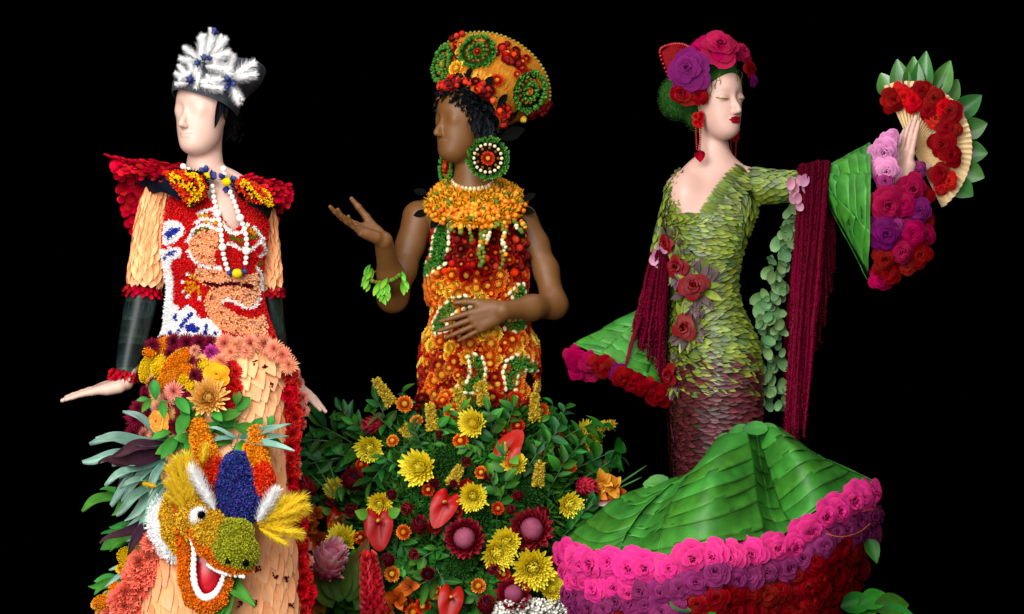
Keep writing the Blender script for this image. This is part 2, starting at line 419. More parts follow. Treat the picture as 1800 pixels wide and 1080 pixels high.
# ---------------------------------------------------------------- implicit bodies
class SDF:
    def __init__(s, lo, hi, h):
        s.h = h; s.lo = np.array(lo, float); s.n = (np.ceil((np.array(hi) - s.lo) / h) + 1).astype(int)
        s.d = np.full(s.n, 1., np.float32); s.ax = [s.lo[i] + h * np.arange(s.n[i]) for i in range(3)]
    def _box(s, lo, hi, mg):
        a = np.clip(np.floor((np.array(lo) - mg - s.lo) / s.h).astype(int), 0, s.n - 1); b = np.clip(np.ceil((np.array(hi) + mg - s.lo) / s.h).astype(int) + 1, 1, s.n)
        sl = tuple(slice(a[i], b[i]) for i in range(3))
        X = np.stack(np.meshgrid(*[s.ax[i][sl[i]] for i in range(3)], indexing='ij'), -1)
        return sl, X
    def _mix(s, sl, d, k, sub=False):
        a = s.d[sl]
        if sub: h = np.clip(.5 - .5 * (d + a) / k, 0, 1); s.d[sl] = a * (1 - h) - d * h + k * h * (1 - h)
        else: h = np.clip(.5 + .5 * (a - d) / k, 0, 1); s.d[sl] = a * (1 - h) + d * h - k * h * (1 - h)
    def ell(s, c, r, R=None, k=.01, sub=False):
        c = np.array(c, float); r = np.array(r, float); R = np.array(R)[:3, :3] if R is not None else np.eye(3)
        e = np.sqrt(((R * r) ** 2).sum(1)); sl, X = s._box(c - e, c + e, k + 4 * s.h)
        if X.size == 0: return
        q = (X - c) @ R; k0 = np.linalg.norm(q / r, axis=-1); k1 = np.linalg.norm(q / (r * r), axis=-1) + 1e-9
        s._mix(sl, k0 * (k0 - 1) / k1, k, sub)
    def cap(s, a, b, ra, rb, k=.008, flat=None):
        a = np.array(a, float); b = np.array(b, float); mr = max(ra, rb)
        sl, X = s._box(np.minimum(a, b) - mr, np.maximum(a, b) + mr, k + 4 * s.h)
        if X.size == 0: return
        ba = b - a; t = np.clip(((X - a) @ ba) / (ba @ ba + 1e-12), 0, 1)
        s._mix(sl, np.linalg.norm(X - a - t[..., None] * ba, axis=-1) - (ra + (rb - ra) * t), k)
    def chain(s, pts, rad, k=.01):
        for i in range(len(pts) - 1): s.cap(pts[i], pts[i + 1], rad[i], rad[i + 1], k)
    def surface(s, smooth=2):
        d = s.d; neg = d < 0
        act = np.zeros(s.n - 1, bool); cnt = np.zeros(s.n - 1, np.int8)
        cs = [(i, j, k) for i in (0, 1) for j in (0, 1) for k in (0, 1)]
        S = lambda arr, c: arr[c[0]:arr.shape[0] - 1 + c[0], c[1]:arr.shape[1] - 1 + c[1], c[2]:arr.shape[2] - 1 + c[2]]
        for c in cs: cnt += S(neg, c)
        act = (cnt > 0) & (cnt < 8); idx = np.argwhere(act)
        vals = np.stack([S(d, c)[act] for c in cs], 1); pos = np.zeros((len(idx), 3)); num = np.zeros(len(idx))
        for a in range(8):
            for b in range(a + 1, 8):
                if sum(x != y for x, y in zip(cs[a], cs[b])) != 1: continue
                mk = (vals[:, a] < 0) != (vals[:, b] < 0); t = vals[:, a] / (vals[:, a] - vals[:, b] + 1e-20)
                q = np.array(cs[a]) + t[:, None] * (np.array(cs[b]) - np.array(cs[a])); pos[mk] += q[mk]; num[mk] += 1
        V = s.lo + s.h * (idx + pos / num[:, None]); vid = np.full(s.n - 1, -1, np.int64); vid[act] = np.arange(len(idx)); Q = []
        for ax in range(3):
            u, w = (ax + 1) % 3, (ax + 2) % 3
            a_ = [slice(None)] * 3; b_ = [slice(None)] * 3; a_[ax] = slice(0, -1); b_[ax] = slice(1, None)
            ch = neg[tuple(a_)] != neg[tuple(b_)]; e = np.argwhere(ch)
            e = e[(e[:, u] > 0) & (e[:, w] > 0) & (e[:, u] < s.n[u] - 1) & (e[:, w] < s.n[w] - 1)]
            o = np.zeros(3, int)
            def g(du, dw):
                t = e.copy(); t[:, u] += du; t[:, w] += dw; return vid[t[:, 0], t[:, 1], t[:, 2]]
            q = np.stack([g(-1, -1), g(0, -1), g(0, 0), g(-1, 0)], 1); fl = ~neg[e[:, 0], e[:, 1], e[:, 2]]
            q[fl] = q[fl][:, ::-1]; Q.append(q)
        Q = np.concatenate(Q); Q = Q[(Q >= 0).all(1)]
        E = np.concatenate([Q[:, [0, 1]], Q[:, [1, 2]], Q[:, [2, 3]], Q[:, [3, 0]]])
        for _ in range(smooth):
            acc = np.zeros_like(V); n = np.zeros(len(V))
            for i in range(3): acc[:, i] = np.bincount(E[:, 0], V[E[:, 1], i], len(V)) + np.bincount(E[:, 1], V[E[:, 0], i], len(V))
            n = np.bincount(E[:, 0], minlength=len(V)) + np.bincount(E[:, 1], minlength=len(V)); V = V * .5 + acc / np.maximum(n, 1)[:, None] * .5
        return V, Q
def rotz(a): return Matrix.Rotation(math.radians(a), 3, 'Z')
def head_sdf(S, o, R, sc_=1., lips=True, eyes=False, jaw=1.):
    """o: point at chin level on the head's axis, R: head rotation (face looks along -Y)"""
    T = lambda x, y, z: np.array(o) + np.array(R @ Vector((x, y, z))) * sc_
    e = lambda c, r, k, sub=False: S.ell(T(*c), np.array(r) * sc_, R, k * sc_, sub)
    e((0, .018, .150), (.073, .095, .090), .01)
    e((0, -.028, .092), (.061 * (1 + jaw) / 2, .060, .094), .035)
    e((0, -.030, .048), (.047 * jaw, .048, .046), .03)
    e((0, -.056, .021), (.030 * jaw, .028, .021), .03)
    S.cap(T(0, -.082, .122), T(0, -.1030, .077), .0060 * sc_, .0090 * sc_, .014 * sc_)
    for s_ in (-1, 1):
        S.cap(T(s_ * .0070, -.094, .0715), T(s_ * .005, -.097, .0735), .0055 * sc_, .0055 * sc_, .007 * sc_)
        e((s_ * .030, -.1005, .1185), (.024, .019, .0135), .022, True)  # eye socket
        if eyes: e((s_ * .031, -.072, .1145), (.017, .0095, .011), .008)
        else: e((s_ * .030, -.064, .115), (.015, .0110, .011), .018)
    if lips:
        e((0, -.084, .0535), (.020, .0085, .0052), .004)
        e((0, -.083, .0445), (.017, .0085, .0056), .004)
def hand_sdf(S, w, d, n, s_, sc_=1., curl=(8, 8, 8, 8), spread=(4, 1, -2, -6), thumb=(35, 10), k=.0035, thr=1.0, fl=1.0):
    """w wrist, d along the fingers, n out of the palm, s_ towards the thumb"""
    d = Vector(d).normalized(); n = Vector(n); n = (n - d * n.dot(d)).normalized(); s_ = Vector(s_); s_ = (s_ - d * s_.dot(d) - n * s_.dot(n)).normalized()
    A = lambda a, b_, c: w + (d * a + s_ * b_ + n * c) * sc_
    offs = (.0285, .0095, -.0095, -.027); kl = (.088, .092, .087, .079)
    segs = ((.043, .026, .021), (.048, .030, .022), (.044, .028, .021), (.034, .021, .018)); rr = ((.0086, .0078, .007, .0058), (.0088, .008, .0072, .006), (.0084, .0076, .0068, .0056), (.0074, .0066, .006, .005))
    for i in range(4):
        S.cap(A(.0, offs[i] * .42, 0), A(kl[i], offs[i], 0), .0135 * sc_, .0105 * sc_, .014 * sc_)
    S.cap(A(.02, .022, .006), A(.055, .03, .008), .016 * sc_, .013 * sc_, .014 * sc_)
    S.cap(A(.03, -.02, .005), A(.06, -.02, .004), .014 * sc_, .012 * sc_, .014 * sc_)
    for i in range(4):
        q = A(kl[i], offs[i], 0); a = 0; sp = math.radians(spread[i]); base = d * math.cos(sp) + s_ * math.sin(sp)
        for j in range(3):
            a += math.radians(curl[i]) * (1, 1.2, .8)[j]; dr = base * math.cos(a) + n * math.sin(a); e = q + dr * segs[i][j] * sc_ * fl
            S.cap(q, e, rr[i][j] * sc_, rr[i][j + 1] * sc_, k); q = e
    q = A(.022, .026, .008); ta = math.radians(thumb[0]); tn = math.radians(thumb[1])
    for j, (L, r1, r2) in enumerate(((.045, .0135, .0105), (.034, .0105, .009), (.028, .009, .0065))):
        a = ta * (1, .75, .6)[j]; dr = (d * math.cos(a) + s_ * math.sin(a)) * math.cos(tn) + n * math.sin(tn); e = q + dr * L * sc_ * thr
        S.cap(q, e, r1 * sc_, r2 * sc_, .006 if j else .012); q = e
# ================================================================ setting
def quad_mesh(name, vs, mt):
    b = MB(); b.add(vs, [(0, 1, 2, 3)]); return b.mesh(name, mt, False)
m_black = mat('black_cloth', ['#000000'], 1., 0, 0, 0, 0, spec=0)
o = top('floor', quad_mesh('floor', [(-6, -2, 0), (6, -2, 0), (6, 3, 0), (-6, 3, 0)], m_black), None, None, kind='structure')
o = top('backdrop', quad_mesh('backdrop', [(-6, 2.6, -.2), (6, 2.6, -.2), (6, 2.6, 4.5), (-6, 2.6, 4.5)], m_black), None, None, kind='structure')
# ================================================================ mannequins
m_skin1 = mat('ivory_mannequin', ['#c4a192'], .42, 0, 0, 0, .03, 6, spec=.35, bump=.02, bscale=300)
m_skin2 = mat('brown_mannequin', ['#6a4420'], .5, 0, 0, 0, .06, 6, spec=.35, bump=.02, bscale=300)
m_skin3 = mat('porcelain_mannequin', ['#bd978a'], .40, 0, 0, 0, .03, 6, spec=.35, bump=.02, bscale=300)
m_lip = mat('dark_red_lip', ['#7a0716'], .35, 0, 0, 0, .05)
m_stand = mat('stand_metal', ['#2a2a2a'], .4)
def box_of(pts, mg):
    a = np.array([tuple(q) for q in pts]); return a.min(0) - mg, a.max(0) + mg
def sdf_obj(name, S, mt, parent, smooth=3):
    V, Q = S.surface(smooth); return ob(name, np_mesh(name, V, Q, mt), parent)
def stand(parent, px):
    b = MB(); c = p(px, 540); tube([Vector((c.x, c.y, .012)), Vector((c.x, c.y, .5)), Vector((c.x, c.y, 1.0))], .014, 10, 6, b); ob('stand_pole', b.mesh('stand_pole', m_stand), parent)
    b = MB(); tube([Vector((c.x, c.y, 0)), Vector((c.x, c.y, .006)), Vector((c.x, c.y, .012))], .16, 28, 4, b); ob('stand_base', b.mesh('stand_base', m_stand), parent)
# ---- first figure
Y1, Y2, Y3 = 0., .6, 0.
Y0 = Y1
man1 = thing('mannequin', 'ivory mannequin with smooth blank face wearing the black peaked hat', 'mannequin', (p(385, 540).x, Y0, 0))
S = SDF(p(255, 470, -.15), p(500, 95, .15), .0019)
H1 = p(363, 268, 0); R1 = rotz(-32) @ Matrix.Rotation(math.radians(3), 3, 'X')
head_sdf(S, H1, R1, 1.03)
S.chain([p(362, 240, .02), p(360, 292, .02), p(370, 330, .02)], [m(28.5), m(29), m(36)], .022)
S.chain([p(300, 348, .02), p(360, 328, .02), p(400, 328, .02), p(462, 352, .02)], [m(24), m(26), m(26), m(24)], .03)
S.ell(p(385, 395, -.005), (m(78), m(50), m(75)), None, .03)
S.ell(p(385, 395, -.04), (m(40), m(42), m(52)), None, .03)
sdf_obj('body', S, m_skin1, man1)
w1 = p(221, 672, -.02)
S = SDF(p(100, 730, -.10), p(262, 590, .06), .0016)
S.chain([p(234, 600, .0), p(226, 645, -.01), w1], [m(19), m(16), m(14)], .01)
hand_sdf(S, w1, (-.95, -.10, -.22), (-.22, .10, -1), (0, -1, .1), .96, (2, 3, 2, 2), (3, 1, -2, -5), (3, -4))
sdf_obj('arm', S, m_skin1, man1, 2)
w1b = p(490, 655, .10)
S = SDF(p(455, 745, .0), p(590, 580, .2), .0016)
S.chain([p(484, 590, .08), p(488, 630, .09), w1b], [m(18), m(16), m(14)], .01)
hand_sdf(S, w1b, (.80, -.05, -.58), (-.5, .2, -.8), (.2, -1, .1), .92, (3, 3, 4, 4), (3, 1, -2, -6), (14, 10))
sdf_obj('arm', S, m_skin1, man1, 2)
stand(man1, 385)
# ---- second figure
Y0 = Y2
man2 = thing('mannequin', 'brown mannequin with one hand raised and the other across its waist', 'mannequin', (p(840, 540).x, Y0, 0))
S = SDF(p(695, 560, -.17), p(975, 95, .17), .0023)
H2 = p(820, 281, 0); R2 = rotz(-54) @ Matrix.Rotation(math.radians(2), 3, 'X')
head_sdf(S, H2, R2, 1.06)
S.chain([p(830, 250, .015), p(831, 310, .02), p(834, 345, .02)], [m(30), m(30.5), m(34)], .022)
S.chain([p(738, 384, .02), p(790, 358, .02), p(832, 345, .02), p(872, 356, .02), p(914, 384, .02)], [m(28), m(27), m(30), m(26), m(25)], .04)
S.ell(p(835, 425, .01), (m(76), m(46), m(75)), None, .04)
S.ell(p(836, 500, .01), (m(74), m(48), m(70)), None, .04)
sdf_obj('body', S, m_skin2, man2)
S = SDF(p(570, 575, -.42), p(770, 320, .12), .0017)
e2 = p(690, 523, -.06); w2 = p(674, 424, -.24)
S.chain([p(737, 383, .02), p(722, 430, .0), p(708, 475, -.03), e2], [m(30.5), m(24), m(22.5), m(23)], .025)
S.chain([e2, p(686, 485, -.13), w2], [m(24), m(20.5), m(16)], .035)
d2 = Vector((-.80, -.36, .34)).normalized(); n2 = Vector((.15, -.42, .9)); n2 = (n2 - d2 * n2.dot(d2)).normalized()
hand_sdf(S, w2 + Vector((0, 0, .004)), d2, n2, d2.cross(n2), 1.02, (5, 8, 12, 16), (5, 1, -2, -5), (30, 22), thr=1.12)
sdf_obj('arm', S, m_skin2, man2, 2)
S = SDF(p(755, 625, -.26), p(1012, 335, .12), .0017)
e2b = p(974, 537, -.05); w2b = p(884, 546, -.185)
S.chain([p(918, 386, .02), p(942, 430, .01), p(960, 475, -.01), e2b], [m(27), m(21), m(20.5), m(21.5)], .025)
S.chain([e2b, p(935, 541, -.12), w2b], [m(22), m(19.5), m(16)], .03)
d2 = Vector((-.925, .02, -.37)).normalized(); n2 = Vector((.05, 1, .12)); n2 = (n2 - d2 * n2.dot(d2)).normalized()
hand_sdf(S, w2b, d2, n2, n2.cross(d2), 1.05, (3, 3, 4, 5), (5, 2, -2, -6), (30, 4))
sdf_obj('arm', S, m_skin2, man2, 2)
stand(man2, 840)
# ---- third figure
Y0 = Y3
man3 = thing('mannequin', 'pale mannequin with closed eyes and dark red lips looking down', 'mannequin', (p(1260, 540).x, Y0, 0))
S = SDF(p(1140, 460, -.16), p(1360, 75, .16), .0019)
HS3 = .955; H3 = p(1257, 240.5, 0); R3 = rotz(37) @ Matrix.Rotation(math.radians(3), 3, 'X') @ Matrix.Rotation(math.radians(-2), 3, 'Y')
head_sdf(S, H3, R3, HS3, eyes=True, jaw=.84)
S.chain([p(1254, 222, .025), p(1255, 270, .02), p(1250, 310, .015)], [m(25.5), m(24.5), m(30)], .022)
S.chain([p(1190, 330, .01), p(1225, 308, .01), p(1270, 302, .01), p(1325, 322, .01)], [m(18), m(18), m(20), m(26)], .045)
S.ell(p(1240, 390, -.008), (m(72), m(48), m(80)), None, .035)
S.ell(p(1205, 345, -.01), (m(30), m(40), m(40)), None, .03)
sdf_obj('body', S, m_skin3, man3)
T3 = lambda x, y, z: H3 + (R3 @ Vector((x, y, z))) * HS3
S = SDF(np.array(T3(0, -.085, .05)) - .05, np.array(T3(0, -.085, .05)) + .05, .0012)
for x0, x1, z0, z1, r in ((-.012, 0, .0535, .0548, .0046), (0, .012, .0548, .0535, .0046), (-.010, .010, .0445, .0445, .0052)):
    S.cap(T3(x0, -.0905, z0), T3(x1, -.0905, z1), r, r, .003)
for s_ in (-1, 1): S.cap(T3(s_ * .010, -.0895, .049), T3(s_ * .0185, -.084, .0495), .0045, .0025, .004)
sdf_obj('lips', S, m_lip, man3, 1)
S = SDF(p(1545, 350, -.13), p(1640, 190, .06), .0016)
w3 = p(1578, 322, -.05)
d3 = Vector((.19, -.05, .98)); n3 = Vector((.75, .62, -.1)); n3 = (n3 - d3 * n3.dot(d3)).normalized()
S.chain([p(1560, 360, -.03), w3], [m(15), m(14)], .01)
hand_sdf(S, w3, d3, n3, n3.cross(d3), 1.0, (2, 3, 4, 5), (-1, 0, 0, 1), (2, 62))
sdf_obj('hand', S, m_skin3, man3, 2)
stand(man3, 1260)
# ================================================================ FIRST FIGURE
Y0 = Y1
# ---- materials
m_red = mat('red_floret', ['#a80c10', '#d4141a', '#e62420'], .7, .01, .3)
m_white = mat('white_floret', ['#d8d4d2', '#fbfaf8'], .8, 0, .12, 0, .1)
m_blue = mat('blue_floret', ['#1c2a90', '#3044b4'], .7, .02, .3)
m_peachf = mat('peach_floret', ['#ee9a66', '#fdb888', '#ffcfa4'], .7, .012, .2)
m_rust = mat('rust_floret', ['#7d2c0c', '#b04a15'], .8, .02, .4)
m_goldf = mat('gold_floret', ['#b06a02', '#eeb21c'], .7, .015, .3)
m_oliv = mat('olive_floret', ['#4c5210', '#7b8424'], .8, .02, .4)
m_orangef = mat('orange_floret', ['#a8420a', '#e07414'], .8, .02, .35)
m_orred = mat('orange_red_floret', ['#a81808', '#ee4a20'], .7, .02, .35)
m_yel = mat('yellow_floret', ['#e09a02', '#ffcf10'], .7, .012, .2)
m_burg = mat('burgundy_floret', ['#2c0510', '#6d0d22'], .7, .02, .5)
m_peach = mat('peach_petal', ['#f09a60', '#f9b27c', '#fcc090'], .6, .008, .12, .12, .10, 60, tl=.15, veins=.10, vscale=5)
m_redpet = mat('crimson_petal', ['#6a0312', '#a80a1e', '#c01226'], .5, .012, .4, tl=.15)
m_darkleaf = mat('dark_leaf', ['#16221f', '#2c3e3c'], .36, .06, .55, .1, .5, 25, veins=.45, vscale=9, spec=.35)
m_navy = mat('navy_leaf', ['#141c28', '#26303e'], .45, .03, .3, veins=.3, vscale=8)
m_blackf = mat('black_feather', ['#060606', '#15130f'], .6, .0, .3)
m_pearl = mat('ivory_bead', ['#efe6da'], .45, .0, .06, 0, .06, 90, spec=.4)
m_thist = mat('blue_thistle', ['#141a3c', '#252e66', '#4a5890'], .6, .02, .3)
m_crasp = mat('yellow_ball', ['#b88e05', '#e8c512'], .85, .01, .2, bump=.5, bscale=600)
m_plume = mat('white_plume', ['#ffffff'], .9, 0, .0, 0, .0, tl=.45)
m_hat = mat('black_felt_leaf', ['#3c4046', '#4a4f55'], .6, .02, .2, .1, .3, 30, bump=.15, bscale=120)
m_hair = mat('black_hair', ['#0a090c', '#17161a'], .45, 0, .3)
FL = [floret(i) for i in range(3)]; FZ = fuzz(4); FLL = floret(9, 6, .35)
def cover(name, pts, tmpl, mt, size, parent, off=.0, sj=.3, tj=.5, kind='stuff', label=None):
    Ms = []
    for q, n in pts:
        nn = (n + Vector((U(-tj, tj), U(-tj, tj), U(-tj, tj)))).normalized()
        Ms.append(frame(q + n * off, nn, None, U(0, 6.28), size * U(1 - sj, 1 + sj)))
    if not Ms: return None
    return ob(name, scatter(name, tmpl, Ms, mt), parent, None, label, kind)
gown1 = thing('floral_gown', 'peach petal gown with red dragon bodice and winged shoulders on the ivory mannequin', 'gown', (p(385, 540).x, Y0, 0))
# ---- bodice
rows = [(318, 318, 448, 40, 40), (345, 300, 462, 52, 45), (375, 293, 468, 62, 45), (410, 290, 470, 74, 46), (440, 291, 467, 80, 46), (470, 295, 462, 72, 46), (505, 300, 460, 64, 48), (545, 296, 466, 64, 50), (580, 289, 478, 68, 55), (612, 276, 490, 74, 62)]
B1 = Surf(*rowloft(rows, 150, 14))
VN = [(352, 300), (352, 330), (376, 360), (396, 392), (411, 408), (424, 392), (418, 360), (412, 330), (412, 300)]
# motif outlines drawn on the bodice front
head_ = [(333, 425), (345, 402), (362, 396), (380, 398), (388, 410), (385, 430), (378, 445), (380, 468), (362, 466), (345, 458), (333, 442)]
body_ = [(348, 470), (375, 472), (400, 478), (430, 485), (450, 478), (456, 495), (456, 525), (450, 540), (430, 540), (412, 530), (396, 525), (390, 535), (405, 548), (430, 558), (450, 560), (462, 552), (470, 575), (468, 590), (440, 592), (415, 590), (385, 578), (368, 560), (360, 540), (362, 520), (372, 505), (355, 500), (340, 488)]
hook_ = [(397, 528), (412, 533), (428, 543), (445, 544), (456, 530), (463, 545), (452, 557), (432, 555), (410, 546), (398, 540)]
wave1 = [(290, 392), (305, 386), (322, 396), (326, 410), (312, 424), (296, 432), (288, 430)]
wave1b = [(292, 410), (308, 400), (321, 405), (308, 414), (296, 424)]
wave2 = [(288, 448), (298, 434), (318, 436), (320, 452), (306, 456), (300, 470), (290, 470)]
wave2b = [(290, 452), (300, 441), (313, 441), (311, 448), (298, 452), (292, 464)]
wave3 = [(288, 602), (290, 570), (308, 532), (318, 545), (330, 536), (345, 548), (352, 560), (370, 562), (392, 585), (384, 602)]
wave3b = [[(322, 566), (336, 548), (342, 552), (326, 570), (316, 588), (313, 582)], [(326, 572), (340, 568), (353, 578), (346, 586), (330, 584)], [(360, 570), (366, 572), (363, 590), (358, 588)], [(296, 585), (304, 580), (303, 590), (296, 592)], [(305, 560), (312, 548), (312, 565)], [(372, 588), (384, 584), (380, 592)]]
claws = [[(348, 492), (330, 480)], [(342, 497), (322, 496)], [(340, 502), (322, 513)], [(342, 506), (330, 522)], [(348, 504), (352, 526)]]
lines_w = [[(331, 426), (340, 405), (352, 397), (368, 398), (382, 404)], [(331, 440), (338, 455), (352, 465), (372, 472), (388, 470)], [(392, 392), (400, 405), (410, 412), (424, 408), (434, 396)], [(344, 392), (358, 385), (378, 388)], [(348, 377), (360, 372), (374, 370)], [(400, 428), (420, 436), (440, 440), (456, 425)], [(446, 400), (460, 420), (464, 440)], [(450, 470), (457, 485), (458, 510)], [(392, 530), (398, 526), (412, 531), (430, 541), (446, 541), (455, 525)], [(455, 450), (462, 445)]]
lines_o = [[(340, 412), (352, 402), (372, 402)], [(404, 418), (424, 424), (446, 418), (456, 410)], [(448, 472), (456, 460)]]
lines_g = [[(360, 390), (378, 392), (398, 400)], [(352, 382), (365, 380)], [(436, 402), (446, 412)]]
lines_r = [[(396, 404), (408, 416), (426, 422), (440, 414)], [(404, 426), (424, 432), (440, 434)]]
lines_b = [[(360, 496), (380, 502), (400, 498), (420, 500)], [(428, 502), (440, 505)]]
def motif(x, y):
    for L in claws:
        dd = nearline(x, y, L)
        if dd < 2.6: return 'w' if math.hypot(x - L[1][0], y - L[1][1]) < 5 else 'g'
    for L in lines_w:
        if nearline(x, y, L) < 2.8: return 'w'
    for L in lines_o:
        if nearline(x, y, L) < 2.8: return 'o'
    for L in lines_g:
        if nearline(x, y, L) < 3.2: return 'g'
    for L in lines_r:
        if nearline(x, y, L) < 2.8: return 'u'
    for L in lines_b:
        if nearline(x, y, L) < 3.6: return 'n'
    if inpoly(x, y, hook_): return 'r'
    if inpoly(x, y, head_) or inpoly(x, y, body_): return 'u' if random.random() < .13 else 'p'
    if inpoly(x, y, wave1b) or inpoly(x, y, wave2b) or any(inpoly(x, y, q) for q in wave3b): return 'b'
    if inpoly(x, y, wave1) or inpoly(x, y, wave2) or inpoly(x, y, wave3): return 'w'
    if x < 293 + 14 * max(0, min(1, (y - 430) / 60)) * (1 if y < 560 else .5) and y > 440: return 'w'
    return 'r'
kk = 'rwpbgoun'; cl_ = [mat('bodice_cloth_' + c, [h], .9) for c, h in zip(kk, ('#a80c10', '#e6e2e0', '#e8905c', '#1c2a90', '#c8861a', '#5a6018', '#8a3410', '#4a0a1c'))]
bm_ = MB(); bm_.add([tuple(v) for v in B1.V], [])
st_ = random.getstate()
for f in B1.F:
    c = B1.V[list(f)].mean(0); x, y = pix(c)
    if inpoly(x, y, VN) and c[1] <= 0: continue
    bm_.f.append(f); bm_.mi.append(kk.index(motif(x, y)) if c[1] < .03 else 0)
bod1 = ob('bodice', bm_.mesh('bodice', cl_), gown1)
pts = B1.samples(.0044, lambda q, n: n[1] < .35 and pix(q)[1] > 330 and not (q[1] < 0 and inpoly(*pix(q), VN)), 9)
grp = {}
for q, n in pts: grp.setdefault(motif(*pix(q)) if q.y < .03 else 'r', []).append((q, n))
for key, nm, mt, sz in (('r', 'red_floret_ground', m_red, .0054), ('w', 'white_outline', m_white, .0070), ('p', 'dragon_scales', m_peachf, .0060), ('b', 'blue_wave', m_blue, .006), ('g', 'gold_claws', m_goldf, .006), ('o', 'olive_streaks', m_oliv, .0056), ('u', 'rust_dots', m_rust, .0056), ('n', 'purple_streaks', m_burg, .006)):
    if key in grp: cover(nm, grp[key], FL[0] if key != 'w' else FZ, mt, sz, bod1, .001)
# white furry edge of the bodice
fe = [(q, Vector((-1, -.4, 0)).normalized()) for q, n in grp.get('w', []) if pix(q)[0] < 312 and pix(q)[1] > 440 and pix(q)[1] < 560]
cover('fur_edge', fe, FZ, m_plume, .012, bod1)
# ---- sleeves, forearm wraps, cuffs
PET = [petal(.44, .08, -.05 + .035 * i, 'scale', 3, 5, wave=.015, seed=i) for i in range(4)]
PETM = [q.mesh('petal', m_peach) for q in PET]
PETS = [petal(.36, .03, -.04 + .025 * i, 'ovate', 4, 6, wave=.012, seed=i + 70).mesh('petal', m_peach) for i in range(4)]
def shingle(name, ctr, rad, n_rows, per, meshes, parent, L, down, tiltv=.14, yb=.4, jit=.12, j0=0., wf=1.0):
    """overlapping pieces in staggered rows round a tube given by centre points and radii"""
    for j in range(n_rows):
        t = j0 + (.84 - j0) * (j + .1) / n_rows; c = cat(ctr, t); r = cat(rad, t); tg = (cat(ctr, min(1, t + .03)) - cat(ctr, max(0, t - .03))).normalized()
        x = tg.cross(Vector((0, 1, 0))).normalized(); y = tg.cross(x)
        for i in range(per):
            a = 2 * math.pi * (i + .5 * (j % 2) + U(-jit, jit)) / per; n = x * math.cos(a) + y * math.sin(a)
            if n.y > yb: continue
            M = tilt(frame(c + n * r, n, tg, U(-.12, .12), (L * U(.9, 1.1), L * U(.9, 1.1) * wf, L)), tiltv)
            ob(name, random.choice(meshes), parent, M)
for side, ctr, rad, fctr, frad, c1, c2 in (
    ('l', [p(285, 325, 0), p(268, 400, 0), p(255, 502, 0)], [m(20), m(24), m(24)], [p(251, 512, 0), p(242, 560, 0), p(233, 600, -.005), p(219, 664, -.015)], [m(27), m(26), m(23), m(17)], (p(251, 511, 0), m(28)), (p(217, 658, -.012), m(19.5))),
    ('r', [p(455, 345, .03), p(462, 420, .04), p(471, 502, .05)], [m(18), m(19), m(17)], [p(474, 512, .05), p(480, 560, .06), p(486, 610, .08), p(489, 650, .10)], [m(19), m(19), m(17), m(14)], (p(474, 513, .05), m(19.5)), (p(490, 660, .10), m(16)))):
    b = MB(); tube(ctr, rad, 20, 12, b); sl = ob('sleeve', b.mesh('sleeve', mat('peach_cloth', ['#e59c62'], .8)), gown1)
    shingle('petal', ctr, rad, 16, 10, PETM, sl, m(42), None, .07, .6, wf=.9)
    b = MB(); R0 = random.Random(3)
    tube(fctr, frad, 24, 26, b, bumps=.02); wr = ob('forearm_wrap', b.mesh('forearm_wrap', m_darkleaf), gown1)
    lf = petal(.30, .25, .05, 'strap', 4, 8); lm = lf.mesh('wrap_leaf', m_darkleaf)
    for k in range(11):                       # dark leaves wound round the forearm
        t = .04 + .75 * k / 11; c = cat(fctr, t); r = cat(frad, t); tg = (cat(fctr, min(1, t + .05)) - cat(fctr, t)).normalized(); x = tg.cross(Vector((0, 1, 0))).normalized(); y = tg.cross(x)
        b2 = MB(); V = []; T = []; Wc = []; a0 = U(0, 6.28); nu, nv = 10, 3; wd = m(30)
        for j in range(nv + 1):
            for i in range(nu + 1):
                a = a0 + 3.4 * i / nu; v = j / nv; cc = c + tg * (wd * (v - .2) + .30 * wd * (i / nu)); tt = min(1, t + (wd * (v - .2) + .3 * wd * i / nu) / .26)
                rr = cat(frad, tt) + .0012 + .0016 * (1 - v); V.append(cat(fctr, tt) + (x * math.cos(a) + y * math.sin(a)) * rr); T.append(v); Wc.append(v * 2 - 1)
        b2.add(V, [(j * (nu + 1) + i, j * (nu + 1) + i + 1, (j + 1) * (nu + 1) + i + 1, (j + 1) * (nu + 1) + i) for j in range(nv) for i in range(nu)], T, random.random(), Wc)
        ob('wrap_leaf', b2.mesh('wrap_leaf', m_darkleaf), wr)
    for c, r in (c1, c2):
        cf = MB(); tg = Vector((-.12 if side == 'l' else .1, 0, -1)).normalized(); x = tg.cross(Vector((0, 1, 0))).normalized(); y = tg.cross(x)
        tube([c - tg * m(7), c, c + tg * m(7)], r * .97, 20, 4, cf); co = ob('cuff', cf.mesh('cuff', mat('crimson_cloth', ['#8a0a1c'], .8)), gown1)
        pm = petal(.55, .2, .25, 'round', 4, 4, wave=.08, seed=5).mesh('cuff_petal', m_redpet)
        for ring in range(3):
            for i in range(13):
                a = 2 * math.pi * (i + .5 * ring) / 13; n = x * math.cos(a) + y * math.sin(a)
                ob('cuff_petal', pm, co, tilt(frame(c + n * r * .98 - tg * m(9 - 6 * ring), n, tg, U(-.3, .3), m(12)), U(.15, .5)))
